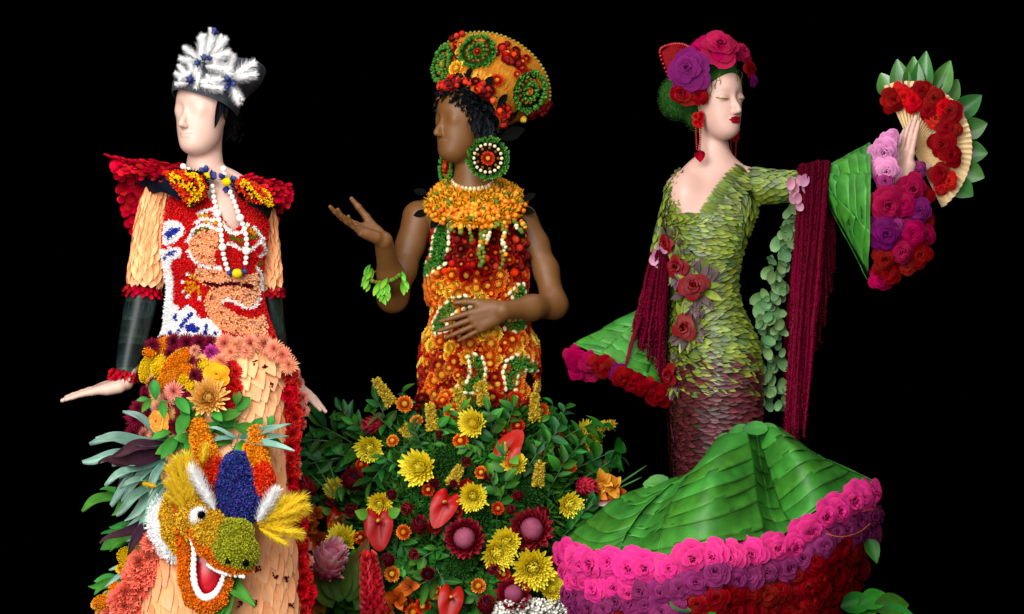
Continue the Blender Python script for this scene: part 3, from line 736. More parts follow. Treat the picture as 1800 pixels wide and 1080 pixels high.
# ---- shoulder wings
wing_pet = [petal(.68, .2, .12, 'round', 4, 4, wave=.05, seed=20 + i).mesh('wing_petal', m_redpet) for i in range(3)]
def wing(ctrl_back, ctrl_top, lining, flap, sgn):
    wg = ob('shoulder_wing', None or patch_mesh('shoulder_wing', ctrl_back, mat('dark_red_cloth', ['#3a0510'], .9)), gown1)
    for ctrl, sp in ((ctrl_back, .0135), (ctrl_top, .0125)):
        V, F = patch(ctrl, 12, 8); s_ = PSurf(V, F, (0, -1, .3)); out = Vector((sgn, 0, -.35))
        for q, n in poisson(s_.V, s_.F, sp, None, 6):
            ob('wing_petal', random.choice(wing_pet), wg, tilt(frame(q, n, out, U(-.7, .7), m(17) * U(.8, 1.25)), U(.05, .3)))
        for q, n in poisson(s_.V, s_.F, sp * 1.5, None, 5):
            ob('wing_petal', random.choice(wing_pet), wg, tilt(frame(q, -n, out, U(-.7, .7), m(15)), U(.1, .5)))
    ob('wing_top', patch_mesh('wing_top', ctrl_top, mat('dark_red_cloth', ['#3a0510'], .9)), wg)
    V, F = patch(lining, 10, 6); s_ = PSurf(V, F, (0, -1, 0)); o_ = ob('black_lining', patch_mesh('black_lining', lining, m_navy), wg)
    bl = [(q, n) for q, n in poisson(s_.V, s_.F, .008) if nearline(*pix(q), [pix(x) for x in (lining[0] if sgn < 0 else lining[-1])]) < 60]
    V, F = patch(flap, 12, 10); s_ = PSurf(V, F, (0, -1, 0)); fo = ob('shoulder_flap', patch_mesh('shoulder_flap', flap, mat('black_cloth2', ['#0a0808'], .9)), gown1)
    return s_, fo
def patch_mesh(name, ctrl, mt, nu=12, nv=10):
    V, F = patch(ctrl, nu, nv); b = MB(); b.add(V, F); return b.mesh(name, mt)
L_back = [[p(199, 282, .02), p(232, 292, .03), p(275, 300, .05)], [p(214, 322, .03), p(236, 322, .05), p(268, 325, .06)], [p(222, 362, .05), p(240, 360, .06), p(262, 355, .07)], [p(237, 410, .06), p(243, 398, .06), p(252, 385, .07)]]
L_top = [[p(198, 280, .01), p(240, 287, .02), p(285, 291, .03), p(330, 297, .03)], [p(207, 287, -.03), p(243, 296, -.05), p(283, 300, -.06), p(325, 303, -.06)], [p(214, 300, -.04), p(243, 305, -.07), p(272, 310, -.10), p(300, 316, -.12)]]
L_lin = [[p(240, 318, .0), p(252, 330, -.01), p(262, 345, -.02)], [p(262, 308, -.08), p(272, 322, -.085), p(285, 338, -.09)], [p(290, 312, -.115), p(305, 330, -.12), p(315, 352, -.115)], [p(318, 325, -.13), p(328, 345, -.135), p(338, 362, -.125)]]
L_flap = [[p(287, 306, -.115), p(300, 322, -.13), p(318, 342, -.135), p(333, 361, -.13)], [p(300, 304, -.11), p(318, 318, -.145), p(332, 335, -.15), p(343, 358, -.135)], [p(318, 303, -.10), p(338, 310, -.13), p(350, 325, -.14), p(355, 348, -.13)], [p(332, 304, -.08), p(350, 306, -.10), p(362, 318, -.115), p(364, 334, -.12)]]
fl_s, fl_o = wing(L_back, L_top, L_lin, L_flap, -1)
R_back = [[p(500, 330, .03), p(485, 332, .05), p(465, 335, .06)], [p(502, 345, .03), p(485, 352, .05), p(470, 355, .06)], [p(478, 388, .05), p(475, 380, .06), p(468, 375, .06)]]
R_top = [[p(410, 318, .03), p(440, 316, .03), p(470, 320, .03), p(500, 328, .02)], [p(415, 322, -.05), p(445, 322, -.05), p(472, 328, -.04), p(503, 338, .0)], [p(440, 330, -.09), p(460, 340, -.09), p(478, 352, -.07), p(498, 352, -.01)]]
R_lin = [[p(412, 340, -.10), p(425, 350, -.11), p(440, 362, -.11)], [p(430, 345, -.11), p(445, 358, -.115), p(460, 372, -.10)], [p(455, 352, -.10), p(465, 362, -.09), p(468, 382, -.07)], [p(476, 358, -.06), p(478, 366, -.05), p(474, 384, -.04)]]
R_flap = [[p(413, 316, -.08), p(412, 326, -.10), p(416, 338, -.115), p(430, 348, -.12)], [p(424, 317, -.085), p(432, 330, -.125), p(440, 342, -.13), p(452, 358, -.12)], [p(436, 320, -.08), p(448, 332, -.11), p(458, 344, -.115), p(468, 362, -.10)], [p(450, 326, -.07), p(462, 336, -.08), p(474, 348, -.08), p(478, 362, -.07)]]
fr_s, fr_o = wing(R_back, R_top, R_lin, R_flap, 1)
for s_, fo, ys in ((fl_s, fl_o, [[(303, 312), (320, 322), (338, 332), (340, 348), (334, 358)], [(330, 308), (346, 316), (352, 330), (346, 344)]]), (fr_s, fr_o, [[(428, 324), (440, 338), (455, 350), (478, 364)], [(462, 336), (470, 342), (474, 356)]])):
    pts = poisson(s_.V, s_.F, .0046, None, 9); g = {'y': [], 'o': [], 'k': [], 'r': []}
    for q, n in pts:
        x, y = pix(q); dmin = min(nearline(x, y, L) for L in ys); j = s_.V
        edge = nearline(x, y, [pix(v) for v in s_.V[-13:]]) < 4 if s_ is fl_s else nearline(x, y, [pix(v) for v in s_.V[:13]]) < 4
        g['k' if edge else 'y' if dmin < 4.2 else 'r' if dmin < 6.5 else 'o'].append((q, n))
    cover('orange_red_florets', g['o'], FL[1], m_orred, .0068, fo, .002); cover('yellow_florets', g['y'], FL[1], m_yel, .0072, fo, .003)
    cover('dark_red_florets', g['r'], FL[1], m_red, .0064, fo, .002); cover('black_edge', g['k'], FZ, m_blackf, .010, fo, .001)
    # black feathery rim below the flap
    rim = s_.V[12::13] if True else None
    cover('black_rim', [(Vector(v), Vector((0, -.7, -.7))) for v in list(s_.V[12::13]) + list(s_.V[11::13])], FZ, m_blackf, .012, fo)
# ---- skirt of peach petals
rows = [(600, 284, 484, 70, 66), (630, 268, 494, 84, 74), (680, 258, 500, 98, 84), (760, 254, 504, 108, 92), (850, 248, 512, 116, 98), (950, 240, 524, 122, 104), (1080, 232, 534, 128, 110), (1196, 226, 540, 132, 114)]
SK1 = Surf(*rowloft(rows, 64, 8))
sk1 = ob('skirt', SK1.mesh('skirt', mat('peach_cloth', ['#e59c62'], .8)), gown1)
cnt = 0
for j in range(26):
    py = 606 + j * 22.5
    for i in range(-1, 14):
        px = 230 + i * 24 + (j % 2) * 12 + U(-3, 3)
        h = SK1.hit(px, py + U(-3, 3))
        if not h: continue
        if px < 395 and py < 1000 and not (py > 930 and px > 420): 
            if px < 380 - (py - 600) * .1 and py < 960: continue
        q, n = h
        ob('petal', random.choice(PETS), sk1, tilt(frame(q, n, Vector((.38, 0, -1)), U(-.15, .15), (m(66) * U(.9, 1.1), m(62) * U(.9, 1.1), m(40))), U(.01, .03))); cnt += 1
for px, py in ((462, 648), (472, 678), (497, 705), (475, 738), (452, 1000), (480, 1012), (428, 980), (446, 1060), (500, 1018), (508, 1065), (420, 1062), (500, 640), (446, 640)):   # small dark red sprigs pinned to the skirt
    h = SK1.hit(px, py)
    if h:
        b = MB()
        for k in range(14): b.merge(ball(5, 3, .0028, .0028, .0028), Matrix.Translation((U(-.008, .008), U(-.008, .008), U(.003, .008))), 0, random.random())
        ob('berry_sprig', b.mesh('berry_sprig', m_burg), sk1, frame(h[0] + h[1] * .004, h[1]))
# ---- black peaked hat
hat = thing('peaked_hat', 'black peaked hat with white feather plumes and blue thistles on the ivory head', 'hat', p(365, 180, 0))
ci = lambda cx, cy, ax, ay, dp, dy=0: (p(cx, cy, dy), Vector((m(ax), 0, -m(ay))), Vector((m(6), m(dp), -m(16))))
HS = Surf(*ringloft([ci(361, 180, 54, 15, 66), ci(364, 166, 56, 14, 67), ci(374, 150, 62, 9, 64), ci(386, 136, 70, 5, 58), ci(392, 122, 74, -2, 52)], 48, 5, cap1=True, sq=.8))
ob('crown', HS.mesh('crown', m_hat), hat)
HB = Surf(*ringloft([ci(360, 186, 54.5, 15, 67), ci(361, 180, 56, 15, 69), ci(363, 168, 57, 14, 69)], 48, 4, sq=.85)); o = ob('band', HB.mesh('band', m_hat), hat); solid(o, .003)
def plume_mesh(seed, L=1., W=.3, n=340):
    random.seed(seed); b = MB(); pt = petal(.016, 0, .10, 'lance', 1, 2)
    for k in range(n):
        t = (k + .5) / n; a = k * 2.4 + U(-.5, .5); el = math.radians(34 + 20 * (1 - t)) + U(-.25, .25); l = (.22 + .10 * math.sin(math.pi * t)) * U(.8, 1.3)
        b.merge(pt, Matrix.Translation((t * .82, 0, 0)) @ Matrix.Rotation(a, 4, 'X') @ Matrix.Rotation(-el, 4, 'Y') @ Matrix.Diagonal((l, l * 3.4, l, 1)), 0, random.random() * .2)
    tube([Vector((0, 0, 0)), Vector((.25, 0, 0)), Vector((.55, 0, 0)), Vector((.9, 0, 0))], [.03, .085, .10, .03], 8, 8, b, bumps=.15); return b
PLM = [plume_mesh(60 + i).mesh('plume', m_plume) for i in range(3)]
def plume(px, py, dx, dy, L, parent, dyy, me=None, name='plume', w=1.):
    d = Vector((dx, U(-.35, -.1), -dy)).normalized(); q = p(px, py, dyy)
    ob(name, me or random.choice(PLM), parent, frame(q, d.orthogonal(), d, 0, (m(L), m(L) * w, m(L) * w)))
for a in ((352, 108, .15, -1, 50), (362, 100, .35, -1, 48), (372, 96, .75, -.8, 42), (366, 92, -.5, -.85, 34), (372, 72, -.1, -1, 24), (372, 86, .2, -1, 32), (376, 84, .6, -.9, 28), (350, 104, -.9, -.7, 36), (352, 112, -1, -.25, 40), (356, 108, 1, -.3, 55), (360, 116, 1, .15, 52), (345, 120, -.8, .6, 38), (352, 120, -.2, 1, 40), (372, 112, .85, .5, 48), (336, 143, -.9, -.45, 34), (334, 140, -.7, -.9, 34), (336, 146, -1, .1, 30), (340, 140, .35, -1, 38), (346, 146, .95, -.15, 50), (350, 150, 1, .15, 48), (362, 130, .7, .9, 36), (342, 136, -.3, -1, 36), (404, 138, .9, -.55, 56), (404, 140, 1, -.2, 52), (406, 146, .4, 1, 44), (400, 146, -.9, .3, 44), (402, 138, -.5, -.9, 40), (400, 132, .3, -1, 40), (406, 150, .7, .9, 36), (384, 130, -.3, -1, 36)):
    plume(*a, hat, -.108 if a[0] < 390 else -.088)
def thistle_mesh(seed):
    random.seed(seed); b = MB(); b.merge(ball(9, 7, .36, .36, .55, .05), Matrix.Translation((0, 0, .45)))
    sp = petal(.07, 0, .1, 'lance', 1, 2)
    for k in range(70):
        a = k * 2.4; z = k / 70; r = .36 * math.sin(math.pi * (.08 + .88 * z))
        b.merge(sp, Matrix.Translation((r * .85 * math.cos(a), r * .85 * math.sin(a), z * .95)) @ Matrix.Rotation(a, 4, 'Z') @ Matrix.Rotation(-.9 * z - .1, 4, 'Y') @ Matrix.Scale(.22, 4))
    radial(b, petal(.16, .1, .3, 'lance', 2, 4), 7, .1, .75, .5, .3); return b
THM = [thistle_mesh(90 + i).mesh('thistle', m_thist) for i in range(2)]
for px, py, s_, dd in ((377, 62, 13, (0, -.2, 1)), (350, 110, 13, (-.4, -1, -.2)), (358, 104, 12, (.3, -1, .3)), (366, 104, 10, (.7, -.8, .2)), (335, 143, 15, (0, -1, .25)), (403, 140, 15, (-.2, -1, .2)), (408, 146, 12, (.5, -1, -.3)), (401, 151, 12, (-.3, -1, -.5))):
    ob('thistle', random.choice(THM), hat, frame(p(px, py, -.128 if px < 390 else -.112), Vector(dd), None, U(0, 6), m(s_)))
# ---- hair
T1 = lambda x, y, z: H1 + (R1 @ Vector((x, y, z))) * 1.03
hb = MB(); lock = petal(.30, .3, -.12, 'lance', 3, 6)
S = SDF(np.array(H1) - .16, np.array(H1) + np.array((.16, .16, .27)), .0028)
S.ell(T1(0, .024, .140), (.0785, .097, .092), R1, .01); S.ell(T1(0, .075, .075), (.052, .032, .05), R1, .02)
S.ell(T1(0, -.135, .08), (.20, .115, .2), R1, .004, True); S.ell(T1(0, -.06, .0), (.2, .10, .08), R1, .01, True)
V, Q = S.surface(1); hair1 = ob('hair', np_mesh('hair', V, Q, m_hair), man1)
for a, b_, w in (((.074, -.030, .150), (.070, -.052, .062), .42), ((.075, -.022, .15), (.072, -.036, .085), .5), ((.076, -.008, .14), (.073, -.012, .085), .6)):
    A, B = T1(*a), T1(*b_); hb.merge(lock, frame(A, R1 @ Vector((1, -.1, .05)), B - A, 0, ((B - A).length, (B - A).length * w, (B - A).length * .3)))
for k in range(110):
    A = T1(U(.02, .06), U(.05, .10), U(.035, .13)); d = Vector((U(-1, 1), U(-1, 1), U(-1.5, .3))); hb.merge(lock, frame(A, R1 @ Vector((1, .3, .05)) + d * .3, d, 0, (.016, .008, .012)))
ob('hair_fringe', hb.mesh('hair_fringe', m_hair), hair1, kind='stuff')
# ---- bead necklace
neck = thing('bead_necklace', 'long ivory bead necklace with yellow balls and blue thistles hanging on the red bodice', 'necklace', p(400, 420, -.14))
bd = ball(14, 9).mesh('bead', m_pearl)
def beads(path, s0, dyf):
    L = [0]
    for a, b_ in zip(path[:-1], path[1:]): L.append(L[-1] + math.hypot(b_[0] - a[0], b_[1] - a[1]))
    t = 0; k = 0
    while t < L[-1]:
        i = max(j for j in range(len(L)) if L[j] <= t); i = min(i, len(path) - 2); f = (t - L[i]) / (L[i + 1] - L[i]); x = path[i][0] + f * (path[i + 1][0] - path[i][0]); y = path[i][1] + f * (path[i + 1][1] - path[i][1])
        r = s0 * (1.55 if k % 6 == 5 else 1.); h = B1.hit(x, y); dp = (h[0].y - Y0 - m(r)) if h and y > 330 else dyf(y)
        ob('bead', bd, neck, frame(p(x, y, dp), (0, -1, 0), None, 0, m(r))); t += r + s0 * (1.55 if (k + 1) % 6 == 5 else 1.) ; k += 1
beads([(373, 328), (376, 350), (382, 375), (388, 400), (390, 425), (393, 450), (400, 474)], 4.6, lambda y: -.095)
beads([(405, 338), (414, 360), (423, 385), (431, 405), (434, 425), (433, 450), (431, 468)], 4.6, lambda y: -.095)
beads([(322, 293), (333, 301), (345, 305), (354, 308)], 5.5, lambda y: -.065); beads([(393, 297), (394, 306), (393, 314)], 5.5, lambda y: -.05)
for px, py, r, dp in ((363, 311, 8.5, -.075), (399, 320, 8.5, -.085), (417, 481, 9.5, None)):
    h = B1.hit(px, py) if dp is None else None; y = h[0].y - Y0 - m(r) if h else dp
    ob('yellow_ball', ball(14, 10, 1, 1, 1, .05).mesh('yellow_ball', m_crasp), neck, frame(p(px, py, y), (0, -1, 0), None, 0, (m(r * .92), m(r), m(r))))
    for k in range(5):
        a = U(0, 6.28) if py < 400 else (0 if k % 2 else 3.14) + U(-.3, .3); q = p(px + math.cos(a) * r * .8, py + math.sin(a) * r, y + .004)
        ob('thistle', random.choice(THM), neck, frame(q, Vector((math.cos(a), -.6, -math.sin(a))), None, U(0, 6), m(13 if py < 400 else 11)))
# ---- flowers on the hip of the first gown, its carnation borders, leaves and the dragon head
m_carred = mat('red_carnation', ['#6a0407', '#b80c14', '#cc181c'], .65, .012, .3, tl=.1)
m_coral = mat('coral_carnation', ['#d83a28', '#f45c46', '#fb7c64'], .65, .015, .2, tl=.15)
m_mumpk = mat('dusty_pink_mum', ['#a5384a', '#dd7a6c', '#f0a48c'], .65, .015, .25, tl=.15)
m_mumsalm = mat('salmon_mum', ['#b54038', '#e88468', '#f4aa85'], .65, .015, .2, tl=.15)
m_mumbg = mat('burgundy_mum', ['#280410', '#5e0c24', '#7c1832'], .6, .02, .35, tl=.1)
m_mumgold = mat('golden_mum', ['#cc7c14', '#f6b844', '#ffda84'], .6, .01, .2, tl=.15)
m_rosegold = mat('gold_rose', ['#d06c04', '#f0940f', '#f8ae28'], .55, .01, .15, tl=.2)
m_roseor = mat('orange_rose', ['#d84a10', '#f2902a', '#f8b84c'], .55, .02, .25, tl=.2)
m_magenta = mat('magenta_bloom', ['#8a1060', '#c43a96'], .6, .02, .25, tl=.15)
m_yarro = mat('orange_yarrow', ['#b45c08', '#e88a14', '#f4a024'], .85, .012, .3)
m_yarry = mat('yellow_yarrow', ['#b89008', '#ecc414', '#f8d828'], .85, .012, .25)
m_leafg = mat('green_leaf', ['#2e6b28', '#3f8a35', '#4c9a40'], .42, .02, .3, .15, .25, 30, tl=.2, veins=.15, vscale=4)
m_leafb = mat('blue_green_leaf', ['#46786a', '#7aa898', '#a4c8b8'], .5, .02, .3, .2, .25, 30, tl=.15, veins=.15, vscale=4)
m_leafp = mat('purple_leaf', ['#2a1420', '#3c2230', '#4c3038'], .45, .03, .3, .1, .3, 30, tl=.1)
m_stem = mat('green_stem', ['#50703a'], .6)
CARN = [carnation(200 + i) for i in range(3)]; MUM = [pompon(300 + i, 170, .105) for i in range(2)]; MUML = [mum(310 + i, 100, .085, -.05, 'lance') for i in range(2)]
ROSE = [rose(400 + i) for i in range(4)]
_mc = {}
def inst(kind, lst, mt, i=None):
    k = (kind, mt.name, random.randrange(len(lst)) if i is None else i)
    if k not in _mc: _mc[k] = lst[k[2]].mesh(kind, mt if kind != 'strawflower' else mt)
    return _mc[k]
def place(px, py, surf, off=.0, dflt=-.1):
    h = surf.hit(px, py)
    if h: return h[0] + h[1] * off, h[1]
    return p(px, py, dflt), Vector((0, -1, .2))
def bloom(name, lst, mt, px, py, r, surf, label, catg, group=None, off=.006, lean=.0, dflt=-.1):
    q, n = place(px, py, surf, off, dflt); n = (n + Vector((U(-.2, .2), -.3, U(-.1, .25)))).normalized()
    return top(name, inst(name, lst, mt), label, catg, frame(q, n, None, U(0, 6.28), m(r)), group)
# red carnation border down the right edge of the skirt, pink mums outside it
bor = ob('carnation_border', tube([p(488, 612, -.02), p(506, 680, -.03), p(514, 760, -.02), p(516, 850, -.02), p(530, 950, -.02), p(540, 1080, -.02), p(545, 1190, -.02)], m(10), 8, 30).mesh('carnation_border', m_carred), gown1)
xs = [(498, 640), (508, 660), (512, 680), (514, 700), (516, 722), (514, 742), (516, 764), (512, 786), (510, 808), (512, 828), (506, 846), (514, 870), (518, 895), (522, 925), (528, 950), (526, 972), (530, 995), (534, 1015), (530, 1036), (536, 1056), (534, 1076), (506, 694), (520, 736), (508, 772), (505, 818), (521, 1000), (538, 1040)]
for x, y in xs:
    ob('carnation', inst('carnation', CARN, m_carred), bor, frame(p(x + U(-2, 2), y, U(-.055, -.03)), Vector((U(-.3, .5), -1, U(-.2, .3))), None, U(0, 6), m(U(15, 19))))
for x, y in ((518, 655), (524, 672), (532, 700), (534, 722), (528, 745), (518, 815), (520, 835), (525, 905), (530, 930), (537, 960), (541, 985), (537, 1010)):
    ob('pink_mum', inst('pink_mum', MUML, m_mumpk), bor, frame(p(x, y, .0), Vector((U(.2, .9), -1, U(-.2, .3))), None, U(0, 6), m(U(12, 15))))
# coral carnation band on the lower left
cb = ob('coral_band', tube([p(278, 945, -.10), p(262, 990, -.09), p(238, 1040, -.07), p(212, 1100, -.05), p(195, 1180, -.04)], m(22), 10, 16).mesh('coral_band', m_coral), gown1)
for k in range(34):
    t = k / 34; c = (cat([Vector((282, 948)), Vector((262, 990)), Vector((238, 1040)), Vector((205, 1100))], t)); w = 18 + 10 * t
    ob('carnation', inst('coral_carnation', CARN, m_coral), cb, frame(p(c.x + U(-w, w), c.y + U(-6, 6), U(-.18, -.15) + .05 * t), Vector((U(-.4, .2), -1, U(-.2, .3))), None, U(0, 6), m(U(20, 25))))
# mums round the waist
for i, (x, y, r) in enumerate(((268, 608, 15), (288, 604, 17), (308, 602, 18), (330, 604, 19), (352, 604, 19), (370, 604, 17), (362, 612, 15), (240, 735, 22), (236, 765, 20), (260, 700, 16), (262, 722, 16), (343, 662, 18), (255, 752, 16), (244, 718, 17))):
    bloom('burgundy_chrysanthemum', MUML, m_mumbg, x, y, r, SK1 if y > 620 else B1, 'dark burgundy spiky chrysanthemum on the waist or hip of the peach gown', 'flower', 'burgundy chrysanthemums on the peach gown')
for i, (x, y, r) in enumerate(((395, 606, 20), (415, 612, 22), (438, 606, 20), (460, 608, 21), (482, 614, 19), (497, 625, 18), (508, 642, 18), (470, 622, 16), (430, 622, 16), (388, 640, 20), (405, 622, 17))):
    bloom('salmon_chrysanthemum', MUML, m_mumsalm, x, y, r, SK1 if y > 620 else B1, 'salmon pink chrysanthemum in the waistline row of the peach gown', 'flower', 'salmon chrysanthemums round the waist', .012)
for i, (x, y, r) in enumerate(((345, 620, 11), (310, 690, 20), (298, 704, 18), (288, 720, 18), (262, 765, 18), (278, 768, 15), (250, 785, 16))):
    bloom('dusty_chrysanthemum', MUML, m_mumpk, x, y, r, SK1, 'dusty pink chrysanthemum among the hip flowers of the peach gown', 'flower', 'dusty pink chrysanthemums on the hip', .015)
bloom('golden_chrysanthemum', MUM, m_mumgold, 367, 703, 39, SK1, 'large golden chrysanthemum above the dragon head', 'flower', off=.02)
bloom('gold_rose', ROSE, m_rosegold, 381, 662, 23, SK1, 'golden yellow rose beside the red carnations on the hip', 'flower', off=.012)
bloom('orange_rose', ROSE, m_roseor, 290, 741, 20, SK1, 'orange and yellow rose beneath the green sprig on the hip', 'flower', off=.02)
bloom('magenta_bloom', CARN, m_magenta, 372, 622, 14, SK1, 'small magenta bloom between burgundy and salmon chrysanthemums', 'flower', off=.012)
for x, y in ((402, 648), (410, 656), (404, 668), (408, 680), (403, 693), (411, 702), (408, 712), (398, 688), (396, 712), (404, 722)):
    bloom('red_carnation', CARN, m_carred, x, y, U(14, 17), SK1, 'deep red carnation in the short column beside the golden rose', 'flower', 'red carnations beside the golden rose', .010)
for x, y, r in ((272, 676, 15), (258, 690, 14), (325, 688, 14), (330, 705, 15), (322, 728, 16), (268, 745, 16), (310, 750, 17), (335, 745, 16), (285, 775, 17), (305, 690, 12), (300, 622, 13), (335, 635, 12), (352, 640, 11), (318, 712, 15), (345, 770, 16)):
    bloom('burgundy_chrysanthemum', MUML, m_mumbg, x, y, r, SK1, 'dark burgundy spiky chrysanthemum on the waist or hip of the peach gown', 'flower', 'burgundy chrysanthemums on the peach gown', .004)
def mound(name, px, py, rx, ry, rot, mt, surf, label, group, dp=.03, tm=None, sz=.0042, sp=.0042):
    q, n = place(px, py, surf, .004); R = frame(q, n, Vector((math.cos(rot), 0, -math.sin(rot))))
    b = ball(18, 12, m(rx), m(ry), m(min(rx, ry)) * .9); V = np.array([tuple(R @ Vector(v)) for v in b.v]); base = MB(); base.add([tuple(v) for v in V], b.f)
    o_ = top(name, base.mesh(name, mt), label, 'flower', None, group)
    pts = [(Vector(a), c) for a, c in poisson(V, [f for f in b.f], sp, lambda a, c: c[1] < .4, 8)]
    cover('florets', pts, tm or FL[2], mt, sz, o_, .001, .3, .6); return o_
for a in ((287, 612, 28, 13, -.25, m_yarro, 'o'), (312, 640, 34, 16, -.75, m_yarro, 'o'), (262, 650, 24, 14, -.75, m_yarry, 'y'), (282, 640, 17, 10, -.5, m_yarry, 'y'), (281, 652, 12, 12, 0, m_yarry, 'y'), (298, 668, 30, 14, -.6, m_yarro, 'o'), (330, 652, 14, 10, .3, m_yarro, 'o'), (328, 668, 13, 9, -.4, m_yarry, 'y'), (361, 642, 13, 8, -.3, m_yarry, 'y'), (258, 725, 14, 16, 0, m_yarro, 'o'), (336, 678, 12, 8, -.6, m_yarry, 'y'), (263, 620, 10, 9, 0, m_yarro, 'o'), (222, 978, 14, 14, 0, m_yarry, 'y'), (180, 1060, 15, 12, 0, m_yarro, 'o'), (205, 1035, 12, 10, 0, m_yarro, 'o')):
    mound('yarrow', *a[:6], SK1, ('orange' if a[6] == 'o' else 'yellow') + ' domed yarrow head on the side of the peach gown', ('orange' if a[6] == 'o' else 'yellow') + ' yarrow heads on the peach gown')
# ---- leaves
LEAF = [petal(.22, .10, -.12, 'lance', 4, 8, wave=.02, fold=.35, seed=i) for i in range(2)]; LEAFW = [petal(.12, .1, -.30 + .16 * i, 'lance', 4, 16, wave=.05, fold=.3, seed=40 + i, snake=.05 + .012 * i) for i in range(6)]; LEAFO = [petal(.30, .08, -.15, 'ovate', 4, 8, wave=.03, fold=.3, seed=80), petal(.26, .10, -.25, 'lance', 4, 8, wave=.03, fold=.35, seed=81), petal(.22, .10, .12, 'ovate', 4, 8, wave=.04, fold=.4, seed=82), petal(.33, .05, -.3, 'lance', 4, 8, wave=.02, fold=.2, seed=83)]
def sprig(name, stem, leaves, lst, mt, label, catg, group=None, wf=1.):
    """stem: list of points; leaves: (t, dx, dy, length px[, dyy])"""
    o_ = thing(name, label, catg, stem[0], group); ob('stem', tube(stem, [.0018, .0014, .0008], 6, 10).mesh('stem', m_stem), o_)
    for lf in leaves:
        t, dx, dy, L = lf[:4]; q = cat(stem, t); d = Vector((dx, lf[4] if len(lf) > 4 else U(-.4, .0), -dy)).normalized()
        ob('leaf', inst('leaf', lst, mt), o_, frame(q, Vector((U(-.3, .3), -1, .55)), d, U(-.2, .2), (m(L), m(L) * wf, m(L)))); 
    return o_
gl = 'green sprig of pointed leaves on the hip flowers of the peach gown'; gg = 'green leaf sprigs over the hip flowers'
sprig('green_sprig', [p(318, 712, -.19), p(290, 705, -.2), p(262, 702, -.2)], [(1, -1, -.2, 22), (.75, -.1, -1, 42), (.6, .05, 1, 34), (.9, -.5, 1, 28)], LEAF, m_leafg, gl, 'leaves', gg)
sprig('green_sprig', [p(345, 760, -.19), p(330, 725, -.2), p(305, 695, -.2)], [(.9, .6, .8, 38), (.6, .8, -.5, 40), (.5, -.2, 1, 45), (.3, -.5, -.9, 40), (.2, .2, -1, 40)], LEAF, m_leafg, gl, 'leaves', gg, 1.2)
sprig('green_sprig', [p(395, 775, -.18), p(385, 745, -.2), p(372, 715, -.21)], [(.9, .6, .8, 30), (.6, .9, -.4, 42), (.5, -.9, .3, 38), (.3, .7, -.9, 45), (.2, -.5, -.9, 45)], LEAF, m_leafg, gl, 'leaves', gg, 1.2)
sprig('green_sprig', [p(405, 790, -.17), p(412, 750, -.19), p(415, 712, -.19)], [(1, .0, -1, 30), (.8, .5, -.9, 40), (.5, -.8, -.5, 45), (.5, .8, .2, 50), (.2, -.9, .1, 45), (.1, .9, .4, 48)], LEAF, m_leafg, gl, 'leaves', gg, 1.2)
sprig('green_sprig', [p(450, 790, -.16), p(466, 762, -.17), p(478, 748, -.17)], [(.5, .8, .6, 34), (.3, 1, .1, 40), (.8, .2, -1, 25), (.1, -.8, -.6, 45), (.0, .7, .9, 38)], LEAF, m_leafg, gl, 'leaves', gg, 1.2)
sprig('green_sprig', [p(330, 800, -.16), p(318, 775, -.17), p(300, 760, -.18)], [(1, -.9, .2, 36), (.7, -.6, .9, 48), (.5, .7, .8, 46), (.4, -.9, .5, 50), (.2, .9, .1, 44), (.1, -.2, 1, 50)], LEAF, m_leafg, gl, 'leaves', gg, 1.1)
sprig('green_sprig', [p(345, 800, -.17), p(352, 770, -.18), p(350, 745, -.19)], [(1, -.2, -1, 36), (.7, -.6, .9, 42), (.5, .7, .8, 40), (.4, -.9, -.3, 45), (.2, .9, .1, 44), (.1, -.8, .5, 50)], LEAF, m_leafg, gl, 'leaves', gg, 1.1)
sprig('green_sprig', [p(420, 800, -.16), p(430, 780, -.17), p(440, 760, -.18)], [(1, .5, -1, 36), (.7, -.6, .9, 42), (.5, .7, .8, 40), (.4, -.9, -.3, 45), (.2, .9, .5, 44), (.1, -.8, .5, 50)], LEAF, m_leafg, gl, 'leaves', gg, 1.1)
bls_ = iter(['blue green wavy leaf spray just below the orange rose', 'blue green wavy leaf spray between the two upper purple leaves', 'blue green wavy leaf spray hanging beside the white dragon ruff', 'blue green wavy leaf spray beside the top of the coral band', 'small blue green leaf spray low on the coral band', 'blue green leaf spray between the dragon horns over the peach petals']); bg_ = 'blue green leaf sprays beside the dragon head'
fan1 = lambda x, y, dp, Ls, mt, lab, grp_, nm, lst=LEAFW, wf=1.: [None for _ in [sprig(nm, [p(x + 6, y, dp + .03), p(x + 3, y, dp + .01), p(x, y, dp)], [(1, dx, dy, L, dz) for dx, dy, L, dz in Ls], lst, mt, lab, 'leaves', grp_, wf)]]
fan1(300, 775, -.15, [(-1, -.25, 125, -.15), (-1, -.02, 130, -.1), (-1, -.42, 90, 0), (-.75, -1.1, 72, -.2), (-.4, -1, 66, -.2), (-1, -.12, 95, .1), (-.9, .15, 110, -.2)], m_leafb, next(bls_), bg_, 'blue_leaf_spray', wf=.75)
fan1(295, 800, -.14, [(-1, .12, 115, -.1), (-.9, .45, 90, -.2), (-.8, .9, 110, -.1), (-1, .55, 130, 0), (-1, .35, 140, .1), (-.6, 1, 100, -.2), (-1, .75, 125, .1)], m_leafb, next(bls_), bg_, 'blue_leaf_spray', wf=.62)
fan1(305, 830, -.13, [(-.55, 1, 118, -.1), (-.25, 1, 84, -.2), (-.8, .75, 120, 0), (-.1, 1, 66, -.1), (-.4, 1, 105, .1), (-.95, .6, 100, -.2), (-.7, 1, 125, .1)], m_leafb, next(bls_), bg_, 'blue_leaf_spray', wf=.62)
